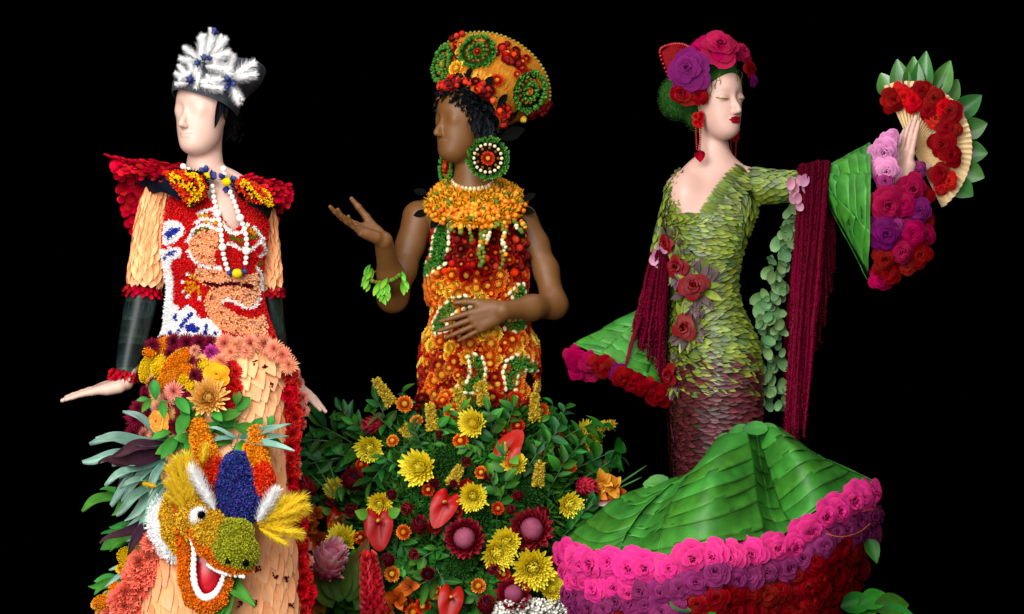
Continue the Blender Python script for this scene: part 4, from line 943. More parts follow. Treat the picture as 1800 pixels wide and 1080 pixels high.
fan1(285, 900, -.08, [(-.6, 1, 95, -.1), (-.85, .8, 80, 0), (-.9, .35, 75, 0)], m_leafb, next(bls_), bg_, 'blue_leaf_spray', wf=.62)
fan1(240, 1000, -.05, [(-1, .0, 55, -.1), (-.9, .7, 60, 0), (-.6, 1, 70, -.1)], m_leafb, next(bls_), bg_, 'blue_leaf_spray', wf=.62)
fan1(420, 770, -.2, [(1, -.33, 92, -.1), (1, .0, 85, 0), (1, .12, 100, -.1), (-1, .1, 60, -.2), (-.9, -.4, 50, 0)], m_leafb, next(bls_), bg_, 'blue_leaf_spray', wf=.62)
fan1(395, 985, -.20, [(.15, 1, 125, -.05), (.45, 1, 115, 0), (-.15, 1, 100, 0)], m_leafg, 'green strap leaves hanging beneath the dragon jaw', None, 'strap_leaf_spray', wf=1.0)
for pl_, (x, y, dx, dy, L) in zip(('uppermost dark purple leaf among the blue green sprays', 'dark purple leaf pointing straight out between blue green sprays', 'dark purple leaf hanging down beside the white dragon ruff'), ((300, 778, -1, .48, 128), (290, 798, -1, .2, 120), (275, 905, -.72, .75, 105))):
    sprig('purple_leaf_spray', [p(x + 8, y, -.13), p(x + 4, y, -.14), p(x, y, -.15)], [(1, dx, dy, L, -.05), (1, dx, dy + .12, L * .8, .05)], LEAFW, m_leafp, pl_, 'leaves', 'purple leaves beside the dragon head', .9)
fan1(235, 860, -.03, [(-1, .1, 60, 0), (-.9, .5, 70, .1), (-.7, .9, 60, 0), (-1, .9, 95, 0)], m_leafg, 'slender green leaf spray beside the coral carnation band', 'slender green sprays beside the coral band', 'slender_leaf_spray')
fan1(215, 1020, .0, [(-1, .3, 60, 0), (-.9, .0, 50, .1), (-.7, .9, 60, 0), (-1, .9, 55, 0)], m_leafg, 'slender green leaf spray beside the coral carnation band', 'slender green sprays beside the coral band', 'slender_leaf_spray')
fan1(255, 930, .0, [(-1, .2, 75, 0), (-.9, -.2, 60, .1), (-.7, .9, 80, 0), (-1, .6, 85, 0), (-.5, 1, 60, 0)], m_leafg, 'slender green leaf spray beside the coral carnation band', 'slender green sprays beside the coral band', 'slender_leaf_spray')
for x, y, r in ((236, 982, 15), (212, 1000, 9)): bloom('yellow_bloom', CARN, m_yel, x, y, r, SK1, 'small yellow bloom beside the coral carnation band', 'flower', 'yellow blooms beside the coral band', dflt=-.06)
for x, y, r in ((172, 1062, 12), (190, 1050, 11), (205, 1062, 13), (178, 1078, 12), (200, 1080, 14)): bloom('orange_bloom', CARN, m_roseor, x, y, r, SK1, 'small orange bloom at the foot of the coral band', 'flower', 'orange blooms at the foot of the coral band', dflt=-.03)
# ---- dragon head
m_dgold = mat('dragon_gold', ['#a87410', '#d4a01e', '#e6bc3a'], .85, .02, .3); m_dor = mat('dragon_orange', ['#b04a0c', '#e06c14', '#ee841e'], .85, .02, .3)
m_dblue = mat('dragon_blue', ['#121650', '#222c78', '#4448a0'], .8, .03, .45); m_dol = mat('dragon_olive', ['#5a5c0a', '#94961c', '#b4b436'], .85, .015, .35)
m_dyel = mat('yellow_plume', ['#ffdc00', '#ffee58'], .8, .003, .0, 0, .0, tl=.6); m_dred = mat('dragon_red', ['#a01408', '#d83014', '#ee4c24'], .8, .02, .35)
m_tong = mat('tongue_red', ['#b80c20'], .3, 0, .1, 0, .2, spec=.5); m_tooth = mat('tooth_white', ['#f6f3ee'], .6, 0, .05, 0, .05); m_eyeb = mat('eye_black', ['#050505'], .3)
DZ = -.22
drag = thing('dragon_head', 'open mouthed dragon head of gold, orange and blue flowers on the peach skirt', 'dragon head', p(380, 930, DZ + .1))
def dpart(name, blobs, mt, sp=.0046, sz=.0072, tm=None, h=.0032, tubes=()):
    allp = [p(b[0], b[1], DZ + b[2]) for b in blobs] + [p(q[0], q[1], DZ + q[2]) for t in tubes for q in t]
    lo, hi = box_of(allp, .085); S = SDF(lo, hi, h)
    for b in blobs: S.ell(p(b[0], b[1], DZ + b[2]), (m(b[3]), m(b[5]), m(b[4])), Matrix.Rotation(math.radians(b[6] if len(b) > 6 else 0), 3, 'Y'), .008)
    for t in tubes: S.chain([p(q[0], q[1], DZ + q[2]) for q in t], [m(q[3]) for q in t], .006)
    V, Q = S.surface(1); o_ = ob(name, np_mesh(name, V, Q, mt, True, {'t': np.full(len(V), .3)}), drag)
    if sp: cover('florets', [(q, n) for q, n in poisson(V, Q, sp, lambda a, c: c[1] < .3, 7)], tm or FL[1], mt, sz, o_, .001, .3, .6)
    return o_
dpart('brow', [(350, 905, -.03, 34, 40, 30, 20), (372, 935, -.05, 32, 42, 30, -20), (345, 925, -.02, 22, 30, 25)], m_dgold)
dpart('cheek', [], m_dgold, tubes=[[(302, 880, .02, 12), (300, 905, .01, 16), (306, 935, .0, 18), (316, 962, .0, 12)]])
dpart('upper_lip', [], m_dor, tubes=[[(310, 880, -.02, 8), (326, 908, -.04, 9), (342, 934, -.06, 10), (360, 962, -.07, 11), (384, 985, -.08, 10), (412, 997, -.085, 9), (436, 998, -.07, 7)]])
dpart('lower_jaw', [], m_dor, tubes=[[(318, 930, -.02, 8), (324, 975, -.03, 9), (327, 1020, -.04, 10), (338, 1054, -.05, 11), (362, 1068, -.06, 11), (388, 1054, -.06, 8), (400, 1022, -.06, 6)]])
dpart('forehead', [(414, 862, -.02, 31, 56, 18, -4), (416, 825, .0, 24, 28, 18), (408, 890, -.03, 34, 26, 22), (432, 892, -.02, 22, 26, 20)], m_dblue, .0052, .0078)
dpart('muzzle', [(410, 938, -.06, 32, 24, 30), (413, 965, -.075, 35, 28, 34), (425, 975, -.07, 26, 24, 30)], m_dol, .0044, .0066)
dpart('horn', [], m_yarro, tubes=[[(350, 752, .02, 13), (354, 775, .02, 15), (362, 800, .02, 18), (372, 835, .01, 22)]])
dpart('horn', [], m_yarro, tubes=[[(452, 765, .03, 14), (450, 790, .03, 17), (450, 815, .02, 20), (456, 850, .02, 17)]])
dpart('red_tuft', [(375, 835, .0, 20, 28, 20, 10), (368, 815, .01, 14, 18, 16)], m_dred); dpart('red_tuft', [(462, 845, .0, 18, 32, 20, -10)], m_dred)
dpart('mouth', [(366, 1008, -.03, 26, 40, 12, 5), (350, 970, -.025, 14, 34, 12, 12)], m_tong, 0)
eye = dpart('eye', [(350, 908, -.074, 16.5, 17, 10)], m_white, .0036, .0042, FZ); dpart('pupil', [(354, 906, -.086, 7.5, 7.5, 6)], m_eyeb, .004, .004, FZ)
for x, y in ((402, 985), (432, 990)): dpart('nostril', [(x, y, -.118, 6, 7, 5)], m_eyeb, 0)
tb = ball(10, 7, 1, .8, 1).mesh('tooth', m_tooth)
for k in range(25):
    c = cat([Vector((334, 942)), Vector((341, 970)), Vector((340, 1000)), Vector((343, 1030)), Vector((356, 1050)), Vector((374, 1047)), Vector((387, 1030)), Vector((394, 1008))], k / 24)
    ob('tooth', tb, drag, frame(p(c.x, c.y, DZ - .062 - .012 * k / 24), (0, -1, 0), None, U(0, 1), m(4.4 + 3.0 * math.sin(math.pi * k / 24))))
for k in range(12):
    c = cat([Vector((366, 994)), Vector((380, 1003)), Vector((400, 1010)), Vector((428, 1014))], k / 11)
    ob('tooth', tb, drag, frame(p(c.x, c.y, DZ - .075 - .012 * k / 11), (0, -1, 0), None, U(0, 1), m(4.2)))
PLY = [plume_mesh(70 + i, n=300).mesh('ear_plume', m_dyel) for i in range(2)]
for a in ((332, 895, -.75, -1, 66), (338, 893, -.25, -1, 95), (342, 893, -.12, -1, 105), (334, 899, -.95, -.7, 56), (340, 880, -.35, -1, 90), (345, 885, -.35, -1, 78), (335, 905, -.6, -1, 70), (350, 890, -.4, -1, 66), (336, 890, -.5, -1, 88), (330, 890, -.8, -.9, 62)): plume(*a, drag, DZ - .05, random.choice(PLY), 'ear_plume', .72)
for a in ((378, 898, -.5, -1, 95), (376, 895, -.52, -1, 88)): plume(*a, drag, DZ - .075, None, 'ear_stripe', .62)
for a in ((452, 918, .55, -1, 72), (455, 916, .62, -1, 70)): plume(*a, drag, DZ - .06, None, 'ear_stripe', .8)
for a in ((452, 922, 1, -.55, 88), (458, 920, 1, -.8, 82), (455, 925, 1, -.2, 75), (470, 905, 1, -.5, 82), (465, 915, 1, -.35, 90), (480, 905, 1, -.1, 66), (472, 918, 1, .45, 70), (460, 920, .8, -.9, 70), (462, 925, 1, .15, 78), (455, 928, .9, .5, 62)): plume(*a, drag, DZ - .04, random.choice(PLY), 'ear_plume', .72)
plume(355, 815, .25, -1, 40, drag, DZ - .05, PLY[0], 'ear_plume', 1.); plume(276, 856, -1, -.3, 26, drag, DZ - .02, PLY[0], 'ear_plume', 1.)
# white ruff between the dragon cheek and the coral band
rf = tube([p(284, 872, DZ + .06), p(280, 905, DZ + .05), p(288, 940, DZ + .04), p(305, 970, DZ + .03), p(318, 980, DZ + .03)], [m(8), m(17), m(20), m(14), m(8)], 14, 18)
ruff = ob('ruff', rf.mesh('ruff', m_white), drag); cover('ruff_petals', poisson(np.array(rf.v), rf.f, .006, lambda a, c: c[1] < .4, 8), FZ, m_plume, .014, ruff, 0, .3, .5)
# ================================================================ SECOND FIGURE
Y0 = Y2
m_sf = {}
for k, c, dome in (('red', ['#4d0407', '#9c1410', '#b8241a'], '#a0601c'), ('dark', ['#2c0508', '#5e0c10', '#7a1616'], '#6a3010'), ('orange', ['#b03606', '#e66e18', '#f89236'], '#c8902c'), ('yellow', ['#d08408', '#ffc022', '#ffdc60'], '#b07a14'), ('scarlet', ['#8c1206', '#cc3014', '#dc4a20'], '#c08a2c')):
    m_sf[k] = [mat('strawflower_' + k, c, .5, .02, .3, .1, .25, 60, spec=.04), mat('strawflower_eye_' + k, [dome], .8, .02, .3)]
SFB = [strawflower(500 + i) for i in range(3)]; SFC = [strawflower(510 + i, .25) for i in range(2)]
def sf(col, closed=False):
    lst = SFC if closed else SFB; k = ('strawflower', col, closed, random.randrange(len(lst)))
    if k not in _mc: _mc[k] = lst[k[3]].mesh('strawflower', m_sf[col])
    return _mc[k]
m_gfl = mat('green_ruff', ['#1c4a16', '#3a7a28', '#57993c'], .6, .02, .3); m_bean = mat('cream_bean', ['#dcd2a8'], .5, .02, .15); m_brownb = mat('brown_berry', ['#8a4a18'], .4, .03, .35)
m_black2 = mat('black_patch', ['#0b0b0a'], .7, 0, .3); m_ylf = mat('yellow_husk', ['#a06406', '#c88a16', '#d69c28'], .6, .015, .3); m_oberry = mat('orange_berry', ['#d2700e', '#e8901c'], .35, .03, .25, spec=.3); m_gberry = mat('green_berry', ['#4c5a1c', '#6a7a2c'], .4, .04, .3); m_hatch = mat('headdress_husk', ['#a8641a', '#c07c22'], .75, .015, .15, .1, .3, 50, bump=.3, bscale=120); m_orcord = mat('orange_cord', ['#d8641a'], .5)
# ---- headdress
hd2 = thing('headdress', 'flared yellow headdress with red strawflowers and green rosettes on the brown head', 'headdress', p(822, 205))
Ax = Vector((.908, 0, -.417)); Bx = Vector((-.309, .68, -.672))
hr = lambda cx, cy, dy, a: (p(cx, cy, dy), Ax * m(a), Bx * m(a))
G_, F_ = ringloft([hr(820, 208, .0, 62), hr(828, 196, .02, 65), hr(841, 180, .055, 74), hr(853, 164, .095, 89), hr(863, 150, .13, 108), hr(865, 147, .135, 102), hr(869, 142, .14, 60), hr(869, 142, .145, 5)], 72, 6); F_ = [f for f in F_ if math.sin(2 * math.pi * ((f[0] % 72) + .5) / 72) < .10]
HC = Surf(G_, F_)
cone = ob('cone', HC.mesh('cone', m_hatch), hd2); solid(cone, .006)
m_hsk = mat('headdress_petal', ['#a8641a', '#c8862a', '#d0923a'], .65, .008, .08)
husk = petal(.12, .1, .05, 'lance', 2, 4).mesh('husk', m_hsk)
bh = MB(); hp = petal(.14, .15, .03, 'lance', 2, 4)
for q, n in HC.samples(.0085, lambda q, n: (Vector(q) - p(863, 150, .13)).dot(Vector((.28, .74, .62))) < -.032, 6):
    d = (q - p(815, 225, -.02)); bh.merge(hp, tilt(frame(q, n, d, U(-.12, .12), (m(24), m(15), m(3))), U(-.01, .01)), 0, random.random())
ob('husk_cover', bh.mesh('husk_cover', m_hsk), cone, kind='stuff')
def rosette(px, py, r, cen, surf, parent, nm='rosette', beads_='brown', q=None, n=None, dark=False):
    if q is None: h = surf.hit(px, py); q, n = h[0], h[1]
    F = frame(q, n, Vector((1, 0, 0))); b = MB(); tube([Vector((0, 0, -.001)), Vector((0, 0, .002)), Vector((0, 0, .004))], m(r), 28, 3, b)
    o_ = ob(nm, b.mesh(nm, mat('rosette_felt', ['#16300f'], .9) if not dark else m_black2), parent, F)
    pts = []
    for rr, k in ((r * .98, 34), (r * .86, 30), (r * .42, 12), (r * .3, 8)) if not dark else ((r * 1.0, 36), (r * .88, 32), (r * .92, 34)):
        for i in range(k):
            a = 6.283 * i / k + U(-.1, .1); pts.append((F @ Vector((m(rr) * math.cos(a), m(rr) * math.sin(a), .004)), (F.to_3x3() @ Vector((math.cos(a) * .5, math.sin(a) * .5, 1))).normalized()))
    cover('green_ruff', pts, FL[0], m_gfl, m(r * .22), o_, 0, .2, .3)
    bb = ball(8, 6).mesh('bead', m_brownb if beads_ == 'brown' else m_bean); k = 13 if beads_ == 'brown' else 18
    for i in range(k):
        a = 6.283 * i / k; rr = m(r * (.62 if beads_ == 'brown' else .74)); ob('bead', bb, o_, F @ Matrix.Translation((rr * math.cos(a), rr * math.sin(a), .007)) @ Matrix.Scale(m(r * (.095 if beads_ == 'brown' else .10)), 4))
    if dark:
        b3 = ball(8, 6).mesh('bead', m_brownb)
        for i in range(9): a = 6.283 * i / 9; rr = m(r * .55); ob('bead', b3, o_, F @ Matrix.Translation((rr * math.cos(a), rr * math.sin(a), .007)) @ Matrix.Scale(m(r * .085), 4))
    ob('strawflower', sf(cen), o_, F @ Matrix.Translation((0, 0, .006)) @ Matrix.Scale(m(r * (.24 if not dark else .40)), 4)); return o_
rosette(840, 93, 31, 'red', HC, hd2); rosette(928, 160, 34, 'orange', HC, hd2); rosette(781, 113, 31, 'orange', HC, hd2)
bunch = [(806, 66, 9, 'red'), (815, 62, 9, 'red'), (797, 70, 8, 'dark'), (803, 80, 8, 'red'), (811, 80, 8, 'orange'), (800, 92, 7, 'dark'), (808, 93, 8, 'yellow'), (805, 102, 7, 'dark'), (803, 122, 15, 'yellow'), (873, 143, 13, 'scarlet'), (815, 112, 6, 'yellow')]
for _ in range(34):
    t = U(0, 1); x = 882 + U(-10, 10) + t * 40; y = 82 + t * 34 + U(-8, 20); bunch.append((x, y, U(8, 11.5), random.choice(['red', 'dark', 'red', 'dark', 'scarlet'])))
for _ in range(90):
    t = U(0, 1); c = cat([Vector((772, 160)), Vector((800, 150)), Vector((835, 155)), Vector((860, 180)), Vector((872, 205)), Vector((882, 218))], t); bunch.append((c.x + U(-6, 10), c.y + U(-14, 12), U(7.5, 11), random.choice(['red', 'dark', 'red', 'dark', 'scarlet'])))
for _ in range(22):
    t = U(0, 1); bunch.append((928 + t * 40, 203 - t * 14 + U(-9, 7), U(7, 9), random.choice(['red', 'dark', 'dark'])))
for _ in range(8): bunch.append((890 + U(-10, 10), 195 + U(-8, 12), U(8, 10), random.choice(['red', 'dark', 'scarlet'])))
bunch += [(917, 207, 10, 'yellow'), (912, 214, 8, 'yellow')]
for x, y, r, c in bunch:
    h = HC.hit(x, y)
    if h: ob('strawflower', sf(c, r < 11.6 and random.random() < .65), cone, frame(h[0] + h[1] * .004, (h[1] + Vector((U(-.2, .2), -.2, U(-.2, .2)))).normalized(), None, U(0, 6), m(r)))
rimb = ball(8, 6).mesh('rim_bead', mat('olive_bead', ['#8a8a3a'], .5, .03, .25)); nb = 84
for i in range(nb):
    a = 2 * math.pi * i / nb; q = p(863, 149, .132) + Ax * m(110) * math.cos(a) + Bx * m(110) * math.sin(a)
    if math.sin(a) < .10: ob('rim_bead', rimb, hd2, frame(q, (0, -1, 0), None, 0, m(2.6)))
BLF = petal(.20, .2, .1, 'lance', 3, 5); blk = BLF.mesh('black_leaf', m_black2)
for x, y, dx, dy, L in ((822, 140, .2, -1, 22), (850, 160, .6, -1, 30), (872, 185, .8, -.6, 28), (888, 212, 1, -.5, 30), (880, 245, 1, -.45, 46), (885, 240, 1, -.3, 40)):
    h = HC.hit(x, y) or (p(x, y, -.02), Vector((0, -1, 0))); ob('black_leaf', blk, hd2, tilt(frame(h[0] + h[1] * .006, h[1], Vector((dx, 0, -dy)), 0, (m(L), m(L) * 1.3, m(L))), .1))
# ---- dark curled hair
m_hair2 = mat('black_leaf_hair', ['#0b0d0f', '#191d20'], .5, .02, .4)
T2 = lambda x, y, z: H2 + (R2 @ Vector((x, y, z))) * 1.06
S = SDF(np.array(H2) - .17, np.array(H2) + np.array((.17, .17, .29)), .003)
S.ell(T2(0, .022, .150), (.0815, .101, .096), R2, .01); S.ell(T2(0, .07, .08), (.055, .04, .055), R2, .02)
S.ell(T2(0, -.13, .085), (.22, .118, .125), R2, .004, True); S.ell(T2(0, -.07, .0), (.2, .10, .08), R2, .01, True)
V, Q = S.surface(1); hair2 = ob('hair', np_mesh('hair', V, Q, m_hair2), man2)
hb = MB(); curl = petal(.26, .3, .35, 'lance', 3, 5)
for q, n in poisson(V, Q, .006, lambda a, c: c[1] < .35, 6):
    d = R2 @ Vector((U(-1, 1), U(-1.2, .4), U(-1.4, .2))); hb.merge(curl, tilt(frame(q, n, d, U(-.5, .5), U(.018, .034)), U(.1, .6)), 0, random.random())
for k in range(26):                                     # longer locks by the cheek and on the nape
    a = T2(.078, U(-.03, .03), U(.08, .15)); hb.merge(curl, frame(a, R2 @ Vector((1, -.2, 0)), R2 @ Vector((U(.0, .4), U(-.6, .5), -1)), 0, (U(.03, .06), .03, .03)), 0, random.random())
ob('hair_curls', hb.mesh('hair_curls', m_hair2), hair2, kind='stuff')
# ---- earrings
er = thing('disc_earring', 'round green ruffed earring with white beads and orange flower beside the brown neck', 'earring', p(857, 278, -.10))
rosette(0, 0, 33, 'scarlet', None, er, 'disc', 'white', p(857, 279, -.095), Vector((.12, -1, .02)), True)
ob('hook', tube([p(850, 245, -.07), p(853, 250, -.09), p(856, 262, -.095)], .0015, 6, 6).mesh('hook', m_stem), er)
el = thing('disc_earring', 'green ruffed earring seen edge on behind the brown chin', 'earring', p(787, 295, .05))
rosette(0, 0, 30, 'scarlet', None, el, 'disc', 'brown', p(789, 293, .055), Vector((-.93, -.38, .05)), True)
# ---- collar
col2 = thing('collar_necklace', 'wide collar of yellow husks and orange berries round the brown neck', 'necklace', p(834, 350, -.05))
cr = lambda cx, cy, a, b_, bz, dy=0: (p(cx, cy, dy), Vector((m(a), 0, 0)), Vector((0, m(b_), m(bz))))
CC = Surf(*ringloft([cr(831, 322, 33, 35, 14, .01), cr(832, 326, 38, 42, 20, .005), cr(834, 338, 62, 62, 30, -.005), cr(836, 352, 82, 76, 38, -.01), cr(836, 360, 85, 80, 36, -.01), cr(836, 366, 80, 76, 34, -.01)], 64, 6))
cbase = ob('collar_base', CC.mesh('collar_base', m_ylf), col2)
pts = CC.samples(.0085, lambda q, n: n[1] < .6, 7); g = {'y': [], 'o': [], 'g': []}
for q, n in pts:
    y = pix(q)[1]; r_ = random.random(); cl = math.sin(q.x * 90) * math.sin(q.z * 120) > .86
    g['g' if cl else 'o' if r_ < (.18 if y < 365 else .5) else 'y'].append((q, n))
hk = MB(); hk.merge(ball(6, 4, .35, .35, 1.0), Matrix.Translation((0, 0, .5)))
cover('yellow_husks', g['y'] + [(q + n * .004, n) for q, n in g['y']] + [(q + n * .002, n) for q, n in g['o'][::2]], hk, m_ylf, .0075, cbase, .001, .3, .9)
ob8 = ball(8, 6).mesh('berry', m_oberry); gb8 = ball(8, 6).mesh('berry', m_gberry)
for q, n in g['o']: ob('orange_berry', ob8, cbase, frame(q + n * .007, n, None, 0, m(U(4.0, 5.4))))
for q, n in g['g']: ob('green_berry', gb8, cbase, frame(q + n * .009, n, None, 0, m(U(3.6, 5))))
wb = ball(8, 6, 1, 1, 1.4).mesh('white_bean', m_bean)
for i in range(30):
    a = 2 * math.pi * i / 30; q = p(831, 321, .01) + Vector((m(35) * math.cos(a), m(37) * math.sin(a), m(15) * math.sin(a)))
    if q.y < Y0 + .05: ob('white_bean', wb, cbase, frame(q + Vector((0, -.004, .002)), (0, -.5, 1), None, 0, m(3.6)))
for x, y, dx, dy in ((752, 372, -1, .3), (772, 382, -.5, .7), (752, 340, -1, -.2), (915, 368, 1, .25), (905, 385, .9, .5), (918, 352, .8, -.4), (905, 402, .8, .8)):
    ob('black_leaf', blk, col2, frame(p(x, y, -.08 if 770 < x < 910 else -.03), (0, -1, .2), Vector((dx, -.1, -dy)), 0, (m(26), m(34), m(20))))
# hanging strands
for x0, x1, y1, n_ in ((795, 790, 405, 5), (808, 812, 410, 6), (842, 846, 470, 12), (850, 852, 455, 9), (878, 870, 400, 4), (884, 888, 450, 10), (905, 916, 410, 6), (890, 880, 475, 12), (862, 858, 430, 7), (915, 925, 400, 5), (826, 830, 425, 6)):
    b = MB(); P0, P1 = p(x0, 388, -.125), p(x1, y1, -.155 if 790 < x1 < 900 else -.13); tube([P0, (P0 + P1) / 2, P1], .0011, 5, 6, b); st = ob('strand', b.mesh('strand', m_orcord), col2)
    for k in range(n_):
        q = P0.lerp(P1, (k + .6) / n_) + Vector((U(-.006, .006), -.003, 0)); ob('strand_berry', random.choice([gb8, gb8, gb8, ob8, wb]), st, frame(q, (0, -1, 0), None, 0, m(U(3.4, 5.4))))
# ---- strawflower gown
gown2 = thing('strawflower_gown', 'fitted sheath gown covered in red, orange and yellow strawflowers on the brown mannequin', 'gown', (p(840, 540).x, Y0, 0))
rows = [(392, 775, 918, 40, 45), (420, 764, 922, 54, 50), (450, 758, 924, 62, 52), (480, 756, 922, 64, 54), (510, 756, 920, 62, 56), (540, 764, 918, 62, 58), (570, 762, 922, 66, 62), (600, 752, 934, 72, 68), (640, 745, 940, 76, 72), (700, 743, 938, 80, 76), (800, 742, 940, 84, 80), (1000, 742, 940, 84, 80), (1144, 742, 940, 84, 80)]
B2 = Surf(*rowloft(rows, 72, 6)); bod2 = ob('sheath', B2.mesh('sheath', mat('rust_cloth', ['#3a1206'], .9)), gown2)
patches = {'a': ([(776, 398), (792, 402), (792, 430), (786, 465), (768, 478), (752, 490), (752, 472), (764, 450), (768, 420)], [(750, 470), (757, 440), (762, 425), (762, 450), (757, 466)]),
 'b': ([(770, 590), (768, 568), (780, 540), (800, 522), (820, 520), (834, 528), (828, 540), (806, 548), (792, 562), (788, 585)], [(788, 575), (796, 556), (815, 543), (832, 540), (828, 575), (800, 580)]),
 'c': ([(892, 515), (905, 500), (914, 500), (918, 525), (900, 532)], [(880, 528), (892, 518), (896, 530), (886, 536)]),
 'd': ([(880, 566), (918, 562), (916, 578), (900, 586), (884, 580)], []),
 'e': ([(824, 628), (836, 624), (848, 630), (853, 650), (850, 680), (830, 692), (808, 690), (806, 680), (822, 672), (828, 655)], [(808, 678), (820, 672), (827, 655), (822, 632), (814, 650), (806, 664)]),
 'f': ([(886, 684), (882, 655), (888, 635), (905, 625), (922, 628), (936, 640), (936, 652), (918, 652), (906, 662), (902, 686)], [(904, 686), (908, 664), (918, 654), (932, 656), (934, 672), (920, 686)])}
def inpatch(x, y):
    return any(inpoly(x, y, a) or (b_ and inpoly(x, y, b_)) for a, b_ in patches.values())
for k, (poly, blackp) in patches.items():
    cx = sum(a for a, _ in poly) / len(poly); cy = sum(b_ for _, b_ in poly) / len(poly)
    pts = B2.samples(.0052, lambda q, n: n[1] < .2 and inpoly(*pix(q), poly), 7)
    if not pts: continue
    po = cover('leaf_patch', pts, fuzz(7, 5, .2), m_gfl, .0120, gown2, .009, .3, .7, kind=None)
    for j in range(len(poly)):                              # cream beans round the edge
        (ax, ay), (bx, by) = poly[j], poly[(j + 1) % len(poly)]; nn = max(1, int(math.hypot(bx - ax, by - ay) / 9))
        for i in range(nn):
            h = B2.hit(ax + (bx - ax) * i / nn, ay + (by - ay) * i / nn)
            if h: ob('edge_bean', wb, po, frame(h[0] + h[1] * .013, Vector((bx - ax, 0, ay - by)), None, 0, m(3.8)))
    if blackp:
        pts = B2.samples(.006, lambda q, n: n[1] < .2 and inpoly(*pix(q), blackp), 7); cover('black_petal_patch', pts, FLL, m_black2, .010, po, .006, .2, .3)
pts = B2.samples(.0235, lambda q, n: n[1] < .55 and 398 < pix(q)[1] < 745 and not (n[1] < .2 and inpatch(*pix(q))), 9)
random.shuffle(pts)
def sfcol(x, y):
    r = random.random()
    if y < 475: return 'red' if r < .55 else 'dark' if r < .85 else 'scarlet'
    if y < 500: return 'orange' if r < .4 else 'scarlet' if r < .7 else 'red'
    if y < 545: return 'yellow' if r < .30 else 'orange' if r < .85 else 'scarlet'
    if y < 610: return 'orange' if r < .45 else 'yellow' if r < .62 else 'scarlet' if r < .85 else 'red'
    if y < 660 and x < 900: return 'yellow' if r < .40 else 'orange' if r < .65 else 'red' if r < .85 else 'scarlet'
    return 'orange' if r < .40 else 'scarlet' if r < .65 else 'yellow' if r < .80 else 'red' if r < .93 else 'dark'
order = sorted(pts, key=lambda a: a[0].y); far = []
for i, (q, n) in enumerate(order):
    x, y = pix(q); c = sfcol(x, y); big = U(9.5, 12.5) if y < 480 else U(10.5, 19)
    M = frame(q + n * .004, (n + Vector((U(-.25, .25), -.15, U(-.2, .25)))).normalized(), None, U(0, 6), m(big))
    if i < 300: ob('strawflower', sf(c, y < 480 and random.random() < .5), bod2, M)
    else: far.append(M)
BUD = ball(8, 6, 1, 1, .8, .12)
fill = B2.samples(.0105, lambda q, n: n[1] < .6 and 396 < pix(q)[1] < 745 and not (n[1] < .2 and inpatch(*pix(q))), 5)
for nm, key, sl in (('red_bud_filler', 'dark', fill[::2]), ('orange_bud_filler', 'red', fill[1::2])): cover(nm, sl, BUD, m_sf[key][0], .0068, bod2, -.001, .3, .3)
SFlow = MB(); radial(SFlow, petal(.36, .3, .3, 'ovate', 2, 3), 12, .3, .7, .4); radial(SFlow, petal(.36, .3, .3, 'ovate', 2, 3), 9, .1, .6, 1.0)
if far: ob('side_strawflowers', scatter('side_strawflowers', SFlow, far, m_sf['orange'][0]), bod2, kind='stuff')
# ---- bracelet
br = thing('leaf_bracelet', 'orange wire bracelet with hanging green leaves on the raised brown forearm', 'bracelet', p(677, 482, -.15))
ring_ = [p(677, 483, -.155) + Vector((m(25) * math.cos(a), m(24) * math.sin(a), m(12) * math.sin(a) + m(4) * math.cos(a))) for a in np.linspace(0, 2 * math.pi, 25)]
ob('wire', tube(ring_, .0022, 8, 60).mesh('wire', m_orcord), br)
m_brleaf = mat('bright_leaf', ['#3c8a2a', '#6ab83a', '#8ccc4c'], .45, .02, .2, .1, .2, 40, tl=.2); brl = petal(.20, .15, .2, 'lance', 3, 6, fold=.3).mesh('leaf', m_brleaf)
for x, y, dy_ in ((652, 465, -.16), (650, 480, -.17), (676, 496, -.20), (684, 494, -.2), (668, 496, -.2), (708, 482, -.155)):
    for k in range(5):
        q = p(x + U(-4, 4), y + U(-6, 8) + 3 * k, dy_ - .004); ob('leaf', brl, br, frame(q, Vector((U(-.3, .3), -1, .2)), Vector((U(-.55, .55) - (.35 if x < 660 else 0), -.15, -1)), 0, m(U(16, 27))))
for k in range(26):
    a = math.pi + U(-.2, math.pi * .95) * 1.05; q = p(677, 484, -.155) + Vector((m(26) * math.cos(a), m(25) * math.sin(a), m(12) * math.sin(a) + m(4) * math.cos(a))); ob('green_berry', gb8, br, frame(q, (0, -1, 0), None, 0, m(U(3, 4.6))))
# ---- mound of flowers round the foot of the gown
rows = [(702, 752, 930, 78, 74), (730, 722, 958, 105, 90), (770, 675, 1000, 135, 110), (830, 632, 1030, 165, 130), (900, 600, 1052, 190, 150), (980, 578, 1068, 205, 160), (1070, 566, 1076, 212, 165), (1144, 562, 1080, 214, 165)]
AR = Surf(*rowloft(rows, 64, 6)); m_moss = mat('dark_moss', ['#0e1f0a'], .95, .02, .2, 0, .5, 60, bump=.6, bscale=200)
arr = top('flower_mound', AR.mesh('flower_mound', m_moss), 'dense green mound that holds the blooms round the foot of the strawflower gown', 'flower arrangement')
m_lv1 = mat('glossy_leaf', ['#1e5a14', '#2f7a1e', '#429428'], .45, .025, .4, .1, .25, 30, tl=.2, spec=.25, veins=.12, vscale=4); m_lv2 = mat('dark_glossy_leaf', ['#143f16', '#20601e', '#2c7426'], .45, .03, .4, .1, .25, 30, tl=.2, spec=.22, veins=.12, vscale=4); m_fern = mat('fern_green', ['#143812', '#28581c', '#3c7028'], .6, .03, .5, .1, .2, 40, tl=.2)
fb = petal(.05, .1, .15, 'lance', 1, 4)
frnd = random.Random(5)
